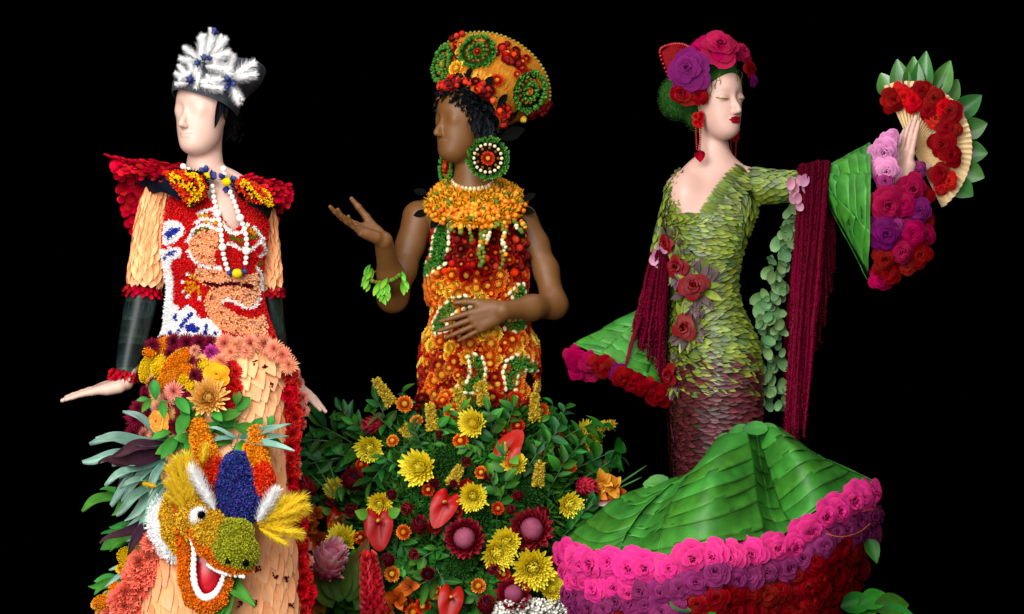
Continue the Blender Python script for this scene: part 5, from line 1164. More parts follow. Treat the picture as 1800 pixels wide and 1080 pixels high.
pts = AR.samples(.015, lambda q, n: n[1] < .35, 6); Ms = []
for q, n in pts:
    for k in range(5): Ms.append(tilt(frame(q + n * U(0, .008), n, Vector((U(-1, 1), U(-1, 1), U(-1, 1))), 0, (U(.018, .042), U(.05, .11), .04)), U(.1, .8)))
o = top('fern_foliage', scatter('fern_foliage', fb, Ms, m_fern), 'fine feathery green foliage between the blooms of the mound', 'foliage', kind='stuff')
def leafy(px, py, dx, dy, L, n_, mt, lst, label, group, lift=.01, name='leafy_branch', wf=1.):
    q, n = place(px, py, AR, lift); d = Vector((dx, -.25, -dy)).normalized(); e1 = q + d * m(L) * .5 + n * .012; e2 = q + d * m(L) + n * .02
    o_ = thing(name, label, 'leaves', q, group); ob('stem', tube([q - n * .02, e1, e2], [.002, .0016, .001], 6, 8).mesh('stem', m_stem), o_)
    side = d.cross(n).normalized()
    for k in range(n_):
        t = (k + .6) / n_; c = cat([q, e1, e2], t); s_ = 1 if k % 2 else -1
        dd = d if k == n_ - 1 else (d * .75 + side * s_ * U(.6, 1.1) + n * U(-.1, .3)); l = m(L) * U(.42, .62)
        ob('leaf', inst('leaf', lst, mt), o_, tilt(frame(c, (n + Vector((U(-.7, .7), -.3, U(-.3, .8)))).normalized(), dd, U(-.3, .3), (l, l * wf, l)), U(-.1, .25)))
    return o_
gl2 = 'branch of glossy oval green leaves among the blooms of the mound'
for i, (px, py, dx, dy, L) in enumerate(((722, 715, -.1, -1, 60), (700, 730, -.8, -.6, 60), (775, 745, .2, -1, 55), (745, 760, -.3, -1, 50), (868, 745, -.2, -1, 55), (885, 735, .3, -1, 55), (960, 735, .6, -1, 55), (975, 745, 1, -.5, 70), (955, 725, .1, -.6, 45), (930, 770, .8, -.7, 60), (990, 790, 1, -.6, 60), (1000, 830, 1, -.5, 75), (960, 800, .5, -1, 55), (945, 830, .2, -1, 55), (900, 860, -.3, -1, 50), (915, 840, .5, -.8, 50), (975, 830, .6, -.8, 60), (960, 870, .4, -1, 55), (1010, 850, 1, -.7, 60), (880, 895, -.4, -1, 45), (870, 905, .3, -1, 55), (1000, 920, .8, -.8, 55), (985, 950, .6, -1, 55), (640, 775, -1, -.2, 65), (625, 800, -1, .2, 70), (660, 740, -.9, -.7, 55), (610, 840, -1, .1, 70), (580, 880, -1, .1, 60), (650, 840, -.6, .4, 50), (690, 860, .3, .9, 50), (665, 950, .9, .4, 50), (690, 980, .9, .3, 60), (720, 1010, .4, .9, 55), (740, 1050, .9, .5, 55), (600, 1020, .1, 1, 60), (630, 1060, -.1, -1, 80), (760, 900, .5, .9, 45), (780, 960, -.8, .5, 45), (840, 1010, .4, .9, 55), (870, 1030, -.9, .4, 50), (960, 960, .8, .8, 55), (760, 800, .4, -.9, 45), (825, 790, .6, -.8, 45), (850, 775, -.8, -.4, 40), (720, 830, -.8, -.4, 45), (900, 790, .5, .6, 45), (1030, 880, .9, .6, 55), (810, 740, .1, -1, 50), (685, 720, -.4, -1, 55), (1005, 770, .9, -.9, 45))):
    if py < 790: py += 34; L *= .82
    leafy(px, py, dx, dy, L * U(.85, 1.2), random.choice([5, 6, 7, 8]), m_lv1 if i % 3 else m_lv2, LEAFO, gl2, 'glossy leaf branches on the flower mound', .012, wf=U(.8, 1.1))
gl3 = 'branch of slender green leaves spilling from the mound'
for i, (px, py, dx, dy, L) in enumerate(((640, 790, -.9, -.5, 85), (600, 850, -.9, -.3, 70), (590, 870, -.7, -.9, 60), (570, 830, -.5, -.8, 50), (700, 800, -.3, .5, 70), (720, 780, .4, .7, 60), (690, 820, .5, .6, 70), (640, 770, -.7, -.9, 60), (800, 1000, -.9, .4, 70), (760, 980, .5, .9, 60), (840, 1060, -.9, .2, 70), (700, 940, .6, .8, 60), (560, 900, -.9, -.2, 45), (780, 1060, .6, .4, 60), (1020, 820, 1, -.2, 55), (610, 780, -1, -.1, 60), (880, 870, .4, .6, 50))):
    leafy(px, py, dx, dy, L, 9, m_lv2 if i % 2 else m_fern, LEAF, gl3, 'slender leaf branches on the flower mound', .015, 'slender_branch', .75)
# grass blades
gbm = petal(.016, .1, .10, 'lance', 1, 8).mesh('blade', m_lv1)
for x, y, bl in ((1040, 880, ((1.0, -.7, 110), (1, -.5, 95), (1, -.25, 100), (.9, -.9, 60))), (600, 880, ((-.6, -1, 80), (-.35, -1, 75), (-.8, -.8, 70)))):
    g_ = thing('grass_tuft', 'long grass blades sticking out of the mound ' + ('towards the green leaf skirt' if x > 900 else 'towards the peach gown'), 'grass', p(x, y, -.18))
    for dx, dy, L in bl: ob('blade', gbm, g_, frame(p(x + U(-6, 6), y, -.2), (0, -1, .3), Vector((dx, -.1, -dy)), 0, m(L)))
# ---- blooms of the mound
m_ymum = mat('yellow_chrysanthemum', ['#ffca00', '#ffe81c', '#fff250'], .6, .008, .12, 0, .12, 60, tl=.2)
m_prob = mat('protea_bract', ['#4a0614', '#921428', '#b83040'], .55, .02, .3, tl=.1); m_prod = mat('protea_dome', ['#4a0c20', '#6c2038', '#985068'], .8, .01, .15, bump=.4, bscale=700); m_prod2 = mat('protea_dark_dome', ['#180810', '#2c1018'], .8)
m_propk = mat('pink_protea_bract', ['#b81848', '#e0507c', '#f6c0cc'], .6, .02, .2, tl=.1); m_anth = mat('red_spathe', ['#780406', '#940507', '#a00708'], .36, .008, .15, 0, .1, 30, spec=.22, coat=0, bump=.06, bscale=60); m_anthg = mat('green_spathe', ['#3c7a24', '#6aa03c'], .3, .01, .2); m_spad = mat('yellow_spadix', ['#d8902c', '#e8b84c'], .6, .01, .1)
m_ging = mat('ginger_bract', ['#6a0a10', '#b01420', '#c82428'], .4, .015, .25, spec=.2); m_orch = mat('bronze_orchid', ['#6a1c08', '#a84812', '#c87028'], .5, .03, .35, tl=.15); m_soli = mat('yellow_spike', ['#8a7a14', '#c2a42a', '#d8bc48'], .8, .02, .25); m_gyp = mat('white_gypsophila', ['#e8e6dc'], .8, 0, .1, 0, .05)
m_orch2 = mat('orange_orchid', ['#b85a0c', '#e08820', '#eea040'], .5, .02, .25, tl=.15)
YM = [pompon(605 + i, 230 - 30 * i, .11 + .015 * i) for i in range(3)]
def protea(seed, open_=1.):
    random.seed(seed); b = MB(); b.merge(ball(18, 10, .50, .50, .46), Matrix.Translation((0, 0, .18)), 1); pt = petal(.30, .4, .34, 'ovate', 3, 5)
    for i, (n, L, el, r0) in enumerate(((15, .50, 72, .44), (17, .58, 58, .44), (18, .62, 42, .44), (18, .62, 22, .42), (14, .5, -5, .38))): radial(b, pt, n, r0, L * open_, math.radians(el), .08, i * .27, 0, -.02, .08)
    return b
def protea_bud(seed):
    random.seed(seed); b = MB(); b.merge(ball(12, 8, .34, .34, .5), Matrix.Translation((0, 0, .5)), 1); pt = petal(.26, .5, -.05, 'ovate', 3, 6)
    for i, (n, L, el, r0, z) in enumerate(((10, .95, 88, .26, .25), (12, .9, 84, .32, .12), (12, .75, 78, .34, .02), (12, .6, 70, .32, -.04), (10, .45, 50, .28, -.06))): radial(b, pt, n, r0, L, math.radians(el), .08, i * .3, 0, z, .06)
    return b
PR = [protea(620 + i) for i in range(2)]; PB = [protea_bud(630 + i) for i in range(2)]
def two(kind, lst, mts):
    k = (kind, tuple(q.name for q in mts), random.randrange(len(lst)))
    if k not in _mc: _mc[k] = lst[k[2]].mesh(kind, list(mts))
    return _mc[k]
def place(px, py, surf, off=.0, dflt=-.16):
    h = surf.hit(px, py)
    if h: return h[0] + h[1] * off, h[1]
    return p(px, py, dflt), Vector((0, -1, .2))
def put(name, me, px, py, r, d, label, catg='flower', group=None, off=.055):
    q, n = place(px, py, AR, off); nn = Vector((d[0], d[2] if len(d) > 2 else -1, -d[1])); 
    return top(name, me, label, catg, frame(q, nn, None, U(0, 6.28), m(r) if not hasattr(r, '__len__') else [m(a) for a in r]), group)
YL = 'yellow chrysanthemum '; yg = 'yellow chrysanthemums in the mound'
for x, y, r, lab in ((835, 762, 23, 'just below the hem of the strawflower gown'), (751, 835, 29, 'beside the round green viburnum cluster high in the mound'), (831, 880, 23, 'touching the deep red anthurium'), (628, 958, 25, 'beside the pink and white closed protea'), (868, 972, 26, 'of the touching pair between two open proteas'), (884, 955, 24, 'of the touching pair between two open proteas'), (926, 998, 33, 'that is the largest, below an open protea'), (1003, 782, 24, 'under a pale flower spike at the edge of the mound'), (672, 803, 23, 'half covered by green leaves near a protea bud'), (685, 893, 20, 'directly above the anthurium with two green ears'), (980, 893, 21, 'beside the red and white anthurium'), (955, 1036, 22, 'just above the white gypsophila'), (897, 828, 20, 'peeping out under the anthurium with green ears'), (620, 872, 18, 'behind a protea bud near the peach gown'), (1012, 795, 18, 'under a pale flower spike at the edge of the mound')):
    put('yellow_chrysanthemum', inst('yellow_chrysanthemum', YM, m_ymum), x, y, r * 1.28, (U(-.45, .45), U(-.45, .3)), YL + lab, 'flower', yg)
for x, y, r, d, lab in ((819, 950, 39, (-.1, -.15), 'between the deep red anthurium and the yellow chrysanthemum pair'), (923, 937, 42, (.05, -.3), 'above the largest yellow chrysanthemum'), (895, 1046, 34, (-.1, -.5), 'half sunk in the white gypsophila')):
    put('open_protea', two('open_protea', PR, (m_prob, m_prod)), x, y, r, d, 'open crimson protea ' + lab, 'flower', 'open proteas in the mound')
for x, y, r, d, mk in ((690, 766, 30, (-1, .1, -.8), 1), (640, 862, 36, (.3, -.5, -1), 1), (746, 935, 28, (.1, -.5, -.8), 1), (995, 862, 30, (1, .1, -.7), 0), (545, 868, 34, (-.4, -.6, -.6), 1), (640, 905, 22, (.1, .1, -1), 0), (822, 822, 16, (0, .1, -1), 0), (800, 862, 14, (.2, -.2, -1), 0), (850, 1068, 30, (.1, -.5, -.8), 1), (630, 1008, 20, (-.2, -.3, -1), 1)):
    put('protea_bud', two('protea_bud', PB, (m_prob, m_prod2)), x, y, r, d, 'dark red protea bud half closed in the green mound', 'flower', 'protea buds in the mound')
top('pink_protea', two('pink_protea', PB, (m_propk, m_prod)), 'large pink and white closed protea beside the peach skirt', 'flower', frame(p(572, 1005, -.36), (.3, -.7, .75), None, 0, m(58)))
for k, (x, y, dx, dy, L) in enumerate(((598, 1030, -.2, -1, 100), (612, 1030, .3, -1, 110), (585, 1040, -.5, -.8, 80), (625, 1045, .5, -.8, 90))):
    q = p(x, y + 28, -.37); top('olive_leaf', inst('olive_leaf', LEAFO, mat('olive_leaf', ['#2a4a1c', '#4a5a24', '#6a3a24'], .4, .02, .25, tl=.1)), 'broad olive green leaf wrapped round the pink protea', 'leaf', frame(q, (0, -1, .2), Vector((dx, 0, -dy)), 0, (m(L), m(L) * .9, m(L))), 'olive leaves round the pink protea')
# anthuriums
def heart(seed):
    b = MB(); V = [(0, 0, 0)]; T = [0]; nr, na = 6, 36
    for j in range(1, nr + 1):
        for i in range(na):
            a = 2 * math.pi * i / na; R_ = .78 * (1 - .55 * math.exp(-((abs(a - math.pi)) / .32) ** 2)) * (1 + .32 * math.exp(-(min(a, 2 * math.pi - a) / .5) ** 2)) * (1 + .08 * math.cos(2 * a))
            x = R_ * math.cos(a) * j / nr * 1.08; y = R_ * math.sin(a) * j / nr * .86; V.append((x + .15, y, .30 * (j / nr) * abs(math.sin(a)) - .25 * (j / nr) ** 2.5 + .05 * (j / nr) ** 2 * math.cos(a) + .02 * math.sin(5 * a) * j / nr)); T.append(j / nr)
    F = [(0, 1 + i, 1 + (i + 1) % na) for i in range(na)] + [(1 + (j - 1) * na + i, 1 + j * na + i, 1 + j * na + (i + 1) % na, 1 + (j - 1) * na + (i + 1) % na) for j in range(1, nr) for i in range(na)]
    b.add(V, F, T); return b
hm = heart(1).mesh('spathe', m_anth); ear_ = petal(.42, .2, .1, 'ovate', 4, 6).mesh('green_ear', m_anthg)
m_anthw = mat('white_red_spathe', ['#c81a2c', '#d84a54', '#e8dcd0'], .3, .01, .2); hmw = heart(2).mesh('spathe', m_anthw)
for i, (x, y, r, spin, nrm, ears, lab) in enumerate(((882, 812, 36, (.35, -.75), (-.25, -1, .5), 1, 'glossy red anthurium with green ears below the strawflower gown'), (790, 892, 36, (-.4, .95), (.0, -1, .35), 0, 'deep red anthurium between two yellow chrysanthemums'), (594, 908, 30, (-.1, 1), (-.1, -1, .3), 1, 'red anthurium beside the bronze orchids near the peach gown'), (688, 922, 40, (.05, 1), (.0, -1, .3), 2, 'red anthurium with two green ears below a yellow chrysanthemum'), (1017, 882, 32, (1, .1), (.2, -1, .5), 1, 'red and white anthurium beside the green leaf skirt'), (796, 1046, 34, (-.2, 1), (.1, -1, .35), 0, 'small red anthurium low in the mound beside the white gypsophila'), (982, 975, 36, (-.8, .5), (.0, -1, .2), 0, 'red anthurium tucked against the pink rose hem'))):
    q, n = place(x, y, AR, .075); F = frame(q, Vector(nrm), Vector((spin[0], 0, -spin[1])), 0, m(r)); an = thing('anthurium', lab, 'flower', q)
    ob('spathe', hmw if 'white' in lab and 'red and' in lab else hm, an, F)
    ob('spadix', tube([F @ Vector((.05, 0, .02)), F @ Vector((.15, 0, .35)), F @ Vector((.25, 0, .75))], [m(r) * .09, m(r) * .085, m(r) * .05], 10, 10).mesh('spadix', m_spad), an)
    for k in range(ears): s_ = 1 if k else -1; ob('green_ear', ear_, an, F @ Matrix.Translation((-.1, s_ * .45, .05)) @ Matrix.Rotation(s_ * 2.0, 4, 'Z') @ Matrix.Rotation(-.3, 4, 'Y') @ Matrix.Scale(.6, 4))
# red ginger
gi = thing('ginger_torch', 'red ginger torch of overlapping bracts beside the pink protea', 'flower', p(655, 1085, -.42)); gp = petal(.55, .5, .2, 'ovate', 4, 5).mesh('bract', m_ging)
ob('core', tube([p(658, 1092, -.40), p(652, 1032, -.42), p(648, 974, -.43)], [m(14), m(13), m(5)], 10, 10).mesh('core', m_ging), gi)
for k in range(86):
    t = k / 86; a = k * 2.4; c = p(658 - 10 * t, 1090 - 110 * t, -.41 - .02 * t); r = m(19 - 12 * t ** 2); n = Vector((math.cos(a), math.sin(a), .2)); ob('bract', gp, gi, frame(c + Vector((math.cos(a), math.sin(a), 0)) * r * .6, n, Vector((math.cos(a) * .35, math.sin(a) * .35, 1)), 0, m(21 - 6 * t)))
# orchids
def orchid(seed):
    random.seed(seed); b = MB(); pt = petal(.36, .2, .2, 'ovate', 4, 5, wave=.05, seed=seed); radial(b, pt, 3, .03, 1., .3, .1, .5); radial(b, petal(.46, .2, .2, 'ovate', 4, 5, wave=.06, seed=seed + 1), 2, .03, .95, .35, .1, 1.4); b.merge(petal(.3, .8, .6, 'round', 4, 4), Matrix.Rotation(-1.0, 4, 'Y') @ Matrix.Scale(.55, 4)); return b
ORC = [orchid(640 + i) for i in range(3)]
for x, y, r, mk in ((540, 925, 26, 0), (560, 950, 26, 0), (530, 960, 24, 0), (590, 940, 22, 0), (555, 905, 20, 0), (685, 1040, 26, 0), (715, 1050, 26, 0), (700, 1072, 26, 0), (735, 1030, 20, 0), (560, 1060, 26, 1), (540, 1040, 22, 1), (548, 1078, 22, 1), (1058, 846, 22, 1), (1078, 856, 26, 1), (1050, 866, 20, 1), (1085, 868, 20, 0), (680, 1075, 24, 1)):
    q, n = place(x, y, AR, .075, -.24); q2 = q
    top('orchid', inst('orchid' if not mk else 'orange_orchid', ORC, m_orch2 if mk else m_orch), ('orange' if mk else 'bronze red') + ' orchid bloom at the edge of the green mound', 'flower', frame(q2, (n + Vector((U(-.3, .3), -.6, U(-.2, .3)))).normalized(), None, U(0, 6), m(r)), ('orange' if mk else 'bronze') + ' orchids at the edge of the mound')
# yellow spikes
for x, y, dx, dy, L in ((690, 712, -.65, -1, 52), (720, 765, .5, .6, 36), (768, 770, -.1, -1, 46), (818, 735, -.35, -1, 40), (930, 755, .0, -1, 46), (1000, 772, 1, -.25, 62), (936, 862, .1, -1, 40), (795, 860, .5, -.9, 34), (850, 728, -.1, -1, 40), (1025, 842, .8, -.6, 36)):
    q, n = place(x, y, AR, .04); d = Vector((dx, -.2, -dy)).normalized(); e = q + d * m(L); o_ = top('yellow_spike', tube([q, (q + e) / 2, e], [m(6), m(5), m(1.5)], 8, 8).mesh('yellow_spike', m_soli), 'tapering yellow flower spike standing out of the green mound', 'flower', None, 'yellow flower spikes in the mound')
    pts = []
    for k in range(150): t = k / 150; a = k * 2.4; nn = (d.orthogonal().normalized() * math.cos(a) + d.cross(d.orthogonal().normalized()) * math.sin(a)); pts.append((q.lerp(e, t) + nn * m(6 - 4 * t), (nn + d * .5).normalized()))
    cover('florets', pts, FZ, m_soli, m(6.5), o_, 0, .3, .4)
# loose strawflowers on the mound
for x, y, r, c in ((711, 703, 16, 'orange'), (752, 708, 16, 'dark'), (740, 745, 13, 'orange'), (785, 710, 14, 'orange'), (812, 776, 15, 'orange'), (838, 694, 18, 'scarlet'), (905, 752, 14, 'scarlet'), (952, 715, 15, 'orange'), (895, 740, 9, 'red'), (800, 728, 18, 'orange'), (863, 705, 18, 'red'), (900, 706, 16, 'scarlet'), (882, 760, 10, 'red'), (968, 785, 10, 'red'), (972, 770, 9, 'red'), (820, 852, 13, 'red'), (742, 725, 11, 'dark'), (925, 715, 13, 'red'), (770, 720, 13, 'red'), (790, 700, 13, 'orange')):
    q, n = place(x, y + 8, AR, .03); top('loose_strawflower', sf(c), {'orange': 'orange', 'dark': 'dark red', 'scarlet': 'scarlet', 'red': 'deep red'}[c] + ' strawflower where the gown meets the green mound', 'flower', frame(q, (n + Vector((U(-.3, .3), -.6, U(0, .3)))).normalized(), None, U(0, 6), m(r)), {'orange': 'orange', 'dark': 'dark red', 'scarlet': 'scarlet', 'red': 'deep red'}[c] + ' strawflowers on top of the mound')
# smaller blooms that fill the mound
for x, y, r, k in ((640, 800, 15, 'p'), (612, 890, 14, 'p'), (705, 880, 14, 'p'), (730, 900, 16, 'p'), (770, 860, 13, 'p'), (860, 850, 13, 'p'), (905, 880, 14, 'p'), (945, 910, 16, 'p'), (760, 1010, 18, 'p'), (700, 990, 17, 'p'), (860, 1000, 16, 'p'), (1025, 930, 16, 'p'), (600, 960, 15, 'p'), (735, 975, 14, 'p'), (965, 830, 14, 'p'), (660, 980, 16, 'p'), (890, 905, 12, 'p'), (780, 780, 12, 'p')):
    put('small_protea', two('small_protea', PB, (m_prob, m_prod2)), x, y, r * 1.25, (U(-.5, .5), U(-.6, .2), -1), 'small dark crimson protea bud deep in the green mound', 'flower', 'small protea buds deep in the mound')
for x, y, r, c in ((655, 830, 13, 'scarlet'), (705, 790, 12, 'orange'), (760, 870, 12, 'scarlet'), (845, 840, 12, 'orange'), (940, 800, 12, 'scarlet'), (985, 830, 12, 'orange'), (870, 900, 12, 'scarlet'), (720, 940, 14, 'orange'), (650, 950, 13, 'scarlet'), (770, 930, 13, 'red'), (840, 1030, 14, 'orange'), (750, 1065, 16, 'scarlet'), (770, 1040, 14, 'orange'), (735, 1075, 16, 'orange'), (610, 930, 14, 'orange'), (655, 1010, 14, 'scarlet'), (960, 1000, 13, 'red'), (1040, 905, 13, 'orange'), (880, 1010, 13, 'scarlet'), (805, 905, 11, 'red'), (700, 1010, 15, 'orange'), (720, 1060, 15, 'scarlet')):
    q, n = place(x, y, AR, .045); nm_ = {'orange': 'orange', 'scarlet': 'scarlet', 'red': 'deep red'}[c]; top('mound_strawflower', sf(c), nm_ + ' strawflower tucked between the leaves of the mound', 'flower', frame(q, (n + Vector((U(-.4, .4), -.5, U(-.2, .4)))).normalized(), None, U(0, 6), m(r)), nm_ + ' strawflowers between the leaves of the mound')
# green viburnum balls
for x, y, r in ((787, 812, 26), (925, 872, 24), (845, 900, 18), (805, 1000, 22)): mound('green_viburnum', x, y, r, r, 0, m_fern, AR, 'round dark green viburnum cluster between the blooms', 'green viburnum clusters in the mound', tm=FL[0], sz=.006, sp=.0055)
# gypsophila
Ms = []; gy = ball(6, 4)
for k in range(1500):
    t = random.random(); x = 862 + 190 * t; y = 1085 - random.random() ** .8 * (20 + 45 * t + 10 * math.sin(9 * t)); q, n = place(x, y, AR, .0)
    Ms.append(frame(q + n * U(.03, .085), n, None, 0, m(U(1.8, 3.4))))
o = top('gypsophila', scatter('gypsophila', gy, Ms, m_gyp), 'cloud of tiny white gypsophila at the foot of the mound', 'flower', kind='stuff')
# ================================================================ THIRD FIGURE
Y0 = Y3
m_scale = mat('green_leaf_scale', ['#3c4c12', '#687a24', '#7e8e32'], .38, .02, .45, .2, .3, 40, spec=.38, veins=.18, vscale=5); m_scaled = mat('dark_green_scale', ['#33451a', '#4f6430', '#5f7238'], .36, .03, .4, .15, .25, 40, spec=.5, veins=.18, vscale=5)
m_scaleb = mat('burgundy_leaf_scale', ['#22100f', '#48191f', '#5c2428'], .4, .03, .55, .3, .3, 40, spec=.3, veins=.2, vscale=5); m_ban = mat('banana_leaf', ['#24621a', '#347e26', '#428e30'], .46, .008, .16, .1, .35, 22, spec=.30, veins=.34, vscale=34, coat=0)
m_amar = mat('amaranth', ['#340210', '#5e0620', '#700c2a'], .85, .012, .4, .1, .4, 300); m_roseP = mat('hot_pink_rose', ['#3c0018', '#94064a', '#c81066', '#e63c8e'], .5, .008, .12, .05, .12, 60, tl=.2); m_rosePu = mat('purple_rose', ['#180210', '#440828', '#6a1244', '#8c3068'], .5, .012, .25, tl=.15); m_roseR = mat('deep_red_rose', ['#0e0002', '#3c0104', '#620408', '#7c0a0c'], .5, .012, .3, tl=.12)  # rose ramps start near black: shading of the rose hearts put into the colour
m_roseC = mat('crimson_rose', ['#140005', '#4a0118', '#78042e', '#980a40'], .5, .012, .25, tl=.15); m_roseL = mat('lavender_rose', ['#5a1040', '#a03c80', '#c060a0', '#d88cbc'], .5, .012, .15, tl=.2); m_roseM = mat('magenta_rose', ['#120110', '#340428', '#520842', '#6c145a'], .5, .012, .2, tl=.15); m_roseD = mat('dark_ranunculus', ['#100001', '#3c0205', '#5c040a', '#740a10'], .42, .01, .2, tl=.1, spec=.12)  # dark petal feet here too: painted depth shading inside the roses
m_mosshair = mat('moss_hair', ['#10280a', '#22481a', '#305c24'], .8, .02, .4); m_euc = mat('eucalyptus_disc', ['#3c5c30', '#5c8050', '#749668'], .45, .03, .3, .2, .2, 40, tl=.15); m_greyl = mat('grey_purple_leaf', ['#3c3c26', '#544844', '#625056'], .5, .04, .35, .2)
m_fan = mat('fan_paper', ['#c8a878', '#d8bc90'], .7, .005, .08, 0, .12, 40); m_fanleaf = mat('fan_leaf', ['#1c4a1a', '#336a2c', '#4a8040'], .3, .02, .25, .1, .2, 30, spec=.55, veins=.12, vscale=4); m_pinkp = mat('pink_petal', ['#a06078', '#c890a8'], .5, .02, .2, tl=.2)
gown3 = thing('leaf_gown', 'long gown of green and burgundy leaf scales with banana leaf flounce and rose hem', 'gown', (p(1262, 540).x, Y0, 0))
rows = [(300, 1198, 1314, 28, 34), (322, 1180, 1330, 44, 42), (350, 1172, 1330, 54, 46), (380, 1169, 1324, 60, 46), (410, 1169, 1313, 60, 46), (440, 1171, 1302, 57, 46), (470, 1175, 1295, 53, 46), (500, 1177, 1292, 53, 48), (530, 1177, 1297, 57, 52), (560, 1175, 1310, 63, 58), (595, 1173, 1327, 70, 66), (640, 1173, 1336, 76, 72), (690, 1175, 1337, 78, 74), (750, 1178, 1335, 78, 74), (840, 1184, 1330, 76, 72), (950, 1200, 1320, 66, 60), (1195, 1200, 1320, 60, 60)]
B3 = Surf(*rowloft(rows, 110, 8))
NK = [(1215, 280), (1204, 306), (1190, 335), (1171, 368), (1172, 379), (1232, 376), (1243, 360), (1258, 338), (1277, 312), (1303, 288), (1290, 262)]
bm_ = MB(); bm_.add([tuple(v) for v in B3.V], [f for f in B3.F if not inpoly(*pix(B3.V[list(f)].mean(0)), NK) or B3.V[list(f)].mean(0)[1] > .02]); bod3 = ob('bodice', bm_.mesh('bodice', mat('olive_cloth', ['#2c3410'], .9)), gown3)
SCL = [petal(.17, .14, .02, 'lance', 3, 5, seed=i) for i in range(2)]
def scale_rows(surf, y0, y1, ystep, xstep, L, dirf, cond, name, mats_f, parent, limit=300, tl_=(.012, .045), x0=1140, x1=1430):
    cand = []
    j = 0; y = y0
    while y < y1:
        x = x0 + (j % 2) * xstep * .5
        while x < x1:
            xx = x + U(-2, 2); yy = y + U(-1.5, 1.5)
            if cond(xx, yy):
                h = surf.hit(xx, yy)
                if h: cand.append((h[0], h[1], xx, yy))
            x += xstep * U(.9, 1.1)
        y += ystep; j += 1
    rest = {}
    pick = set(random.sample(range(len(cand)), min(limit, len(cand))))
    for i, (q, n, x, y) in enumerate(cand):
        dx, dy = dirf(x, y); mt = mats_f(x, y); M = tilt(frame(q + n * .001, n, Vector((dx, 0, -dy)), U(-.16, .16), (m(L) * U(.85, 1.15), m(L) * U(.9, 1.2), m(L))), U(*tl_))
        if i in pick: ob(name, inst(name, SCL, mt), parent, M)
        else: rest.setdefault(mt.name, []).append(M)
    for k, Ms in rest.items(): ob(name + '_field', scatter(name + '_field', SCL[0], Ms, MATS[k]), parent, kind='stuff')
    return len(cand)
def dir3(x, y):
    if x > 1285 and 335 < y < 440: return (.25 + (x - 1300) * -.01, 1)
    if y < 378 and x > 1230: return (1, .3)
    if y < 378: return (-.25, 1)
    return (1, .10 + .25 * math.sin(y * .021))
scale_rows(B3, 296, 705, 6.4, 14.0, 27, dir3, lambda x, y: not inpoly(x, y, NK) and random.random() > (y - 625) / 80, 'leaf_scale', lambda x, y: m_scaled if (random.random() < .22 or (x > 1275 and y < 440 and random.random() < .5)) else m_scale, bod3)
scale_rows(B3, 612, 850, 7.4, 15.5, 30, lambda x, y: (1, .12), lambda x, y: random.random() < (y - 610) / 75, 'burgundy_scale', lambda x, y: m_scaleb, bod3)
side = [(q, n) for q, n in B3.samples(.011, lambda q, n: (abs(n[0]) > .75 or n[1] > -.3) and n[1] < .5 and 296 < pix(q)[1] < 840, 5)]
for k, mt in ((0, m_scale), (1, m_scaleb)):
    Ms = [tilt(frame(q, n, Vector((0, -1, -.12)) if q.x < p(1260, 500).x else Vector((0, 1, -.12)), U(-.15, .15), m(25)), U(.01, .06)) for q, n in side if (pix(q)[1] > 655) == bool(k)]
    ob('flank_scales', scatter('flank_scales', SCL[0], Ms, mt), bod3, kind='stuff')
for line, off, d in (([(1302, 288), (1277, 312), (1258, 338), (1243, 360), (1233, 376)], (22, 7), (-1, -.32)), ([(1233, 377), (1172, 379)], (-6, 3), (1, .08)), ([(1233, 382), (1172, 384)], (-10, 4), (1, .08)), ([(1206, 304), (1190, 335), (1170, 370)], (-3, -10), (-.35, 1)), ([(1200, 304), (1184, 335), (1166, 370)], (-3, -10), (-.35, 1))):
    for (ax, ay), (bx, by) in zip(line[:-1], line[1:]):
        nn = int(math.hypot(bx - ax, by - ay) / 5.5) + 1
        for i in range(nn):
            x, y = ax + (bx - ax) * i / nn + off[0], ay + (by - ay) * i / nn + off[1]; h = B3.hit(x, y)
            if h: ob('neckline_leaf', inst('leaf_scale', SCL, m_scaled if i % 3 == 0 else m_scale), bod3, tilt(frame(h[0] + h[1] * .003, h[1], Vector((d[0], 0, -d[1])), U(-.12, .12), (m(30), m(36), m(28))), U(.0, .04)))
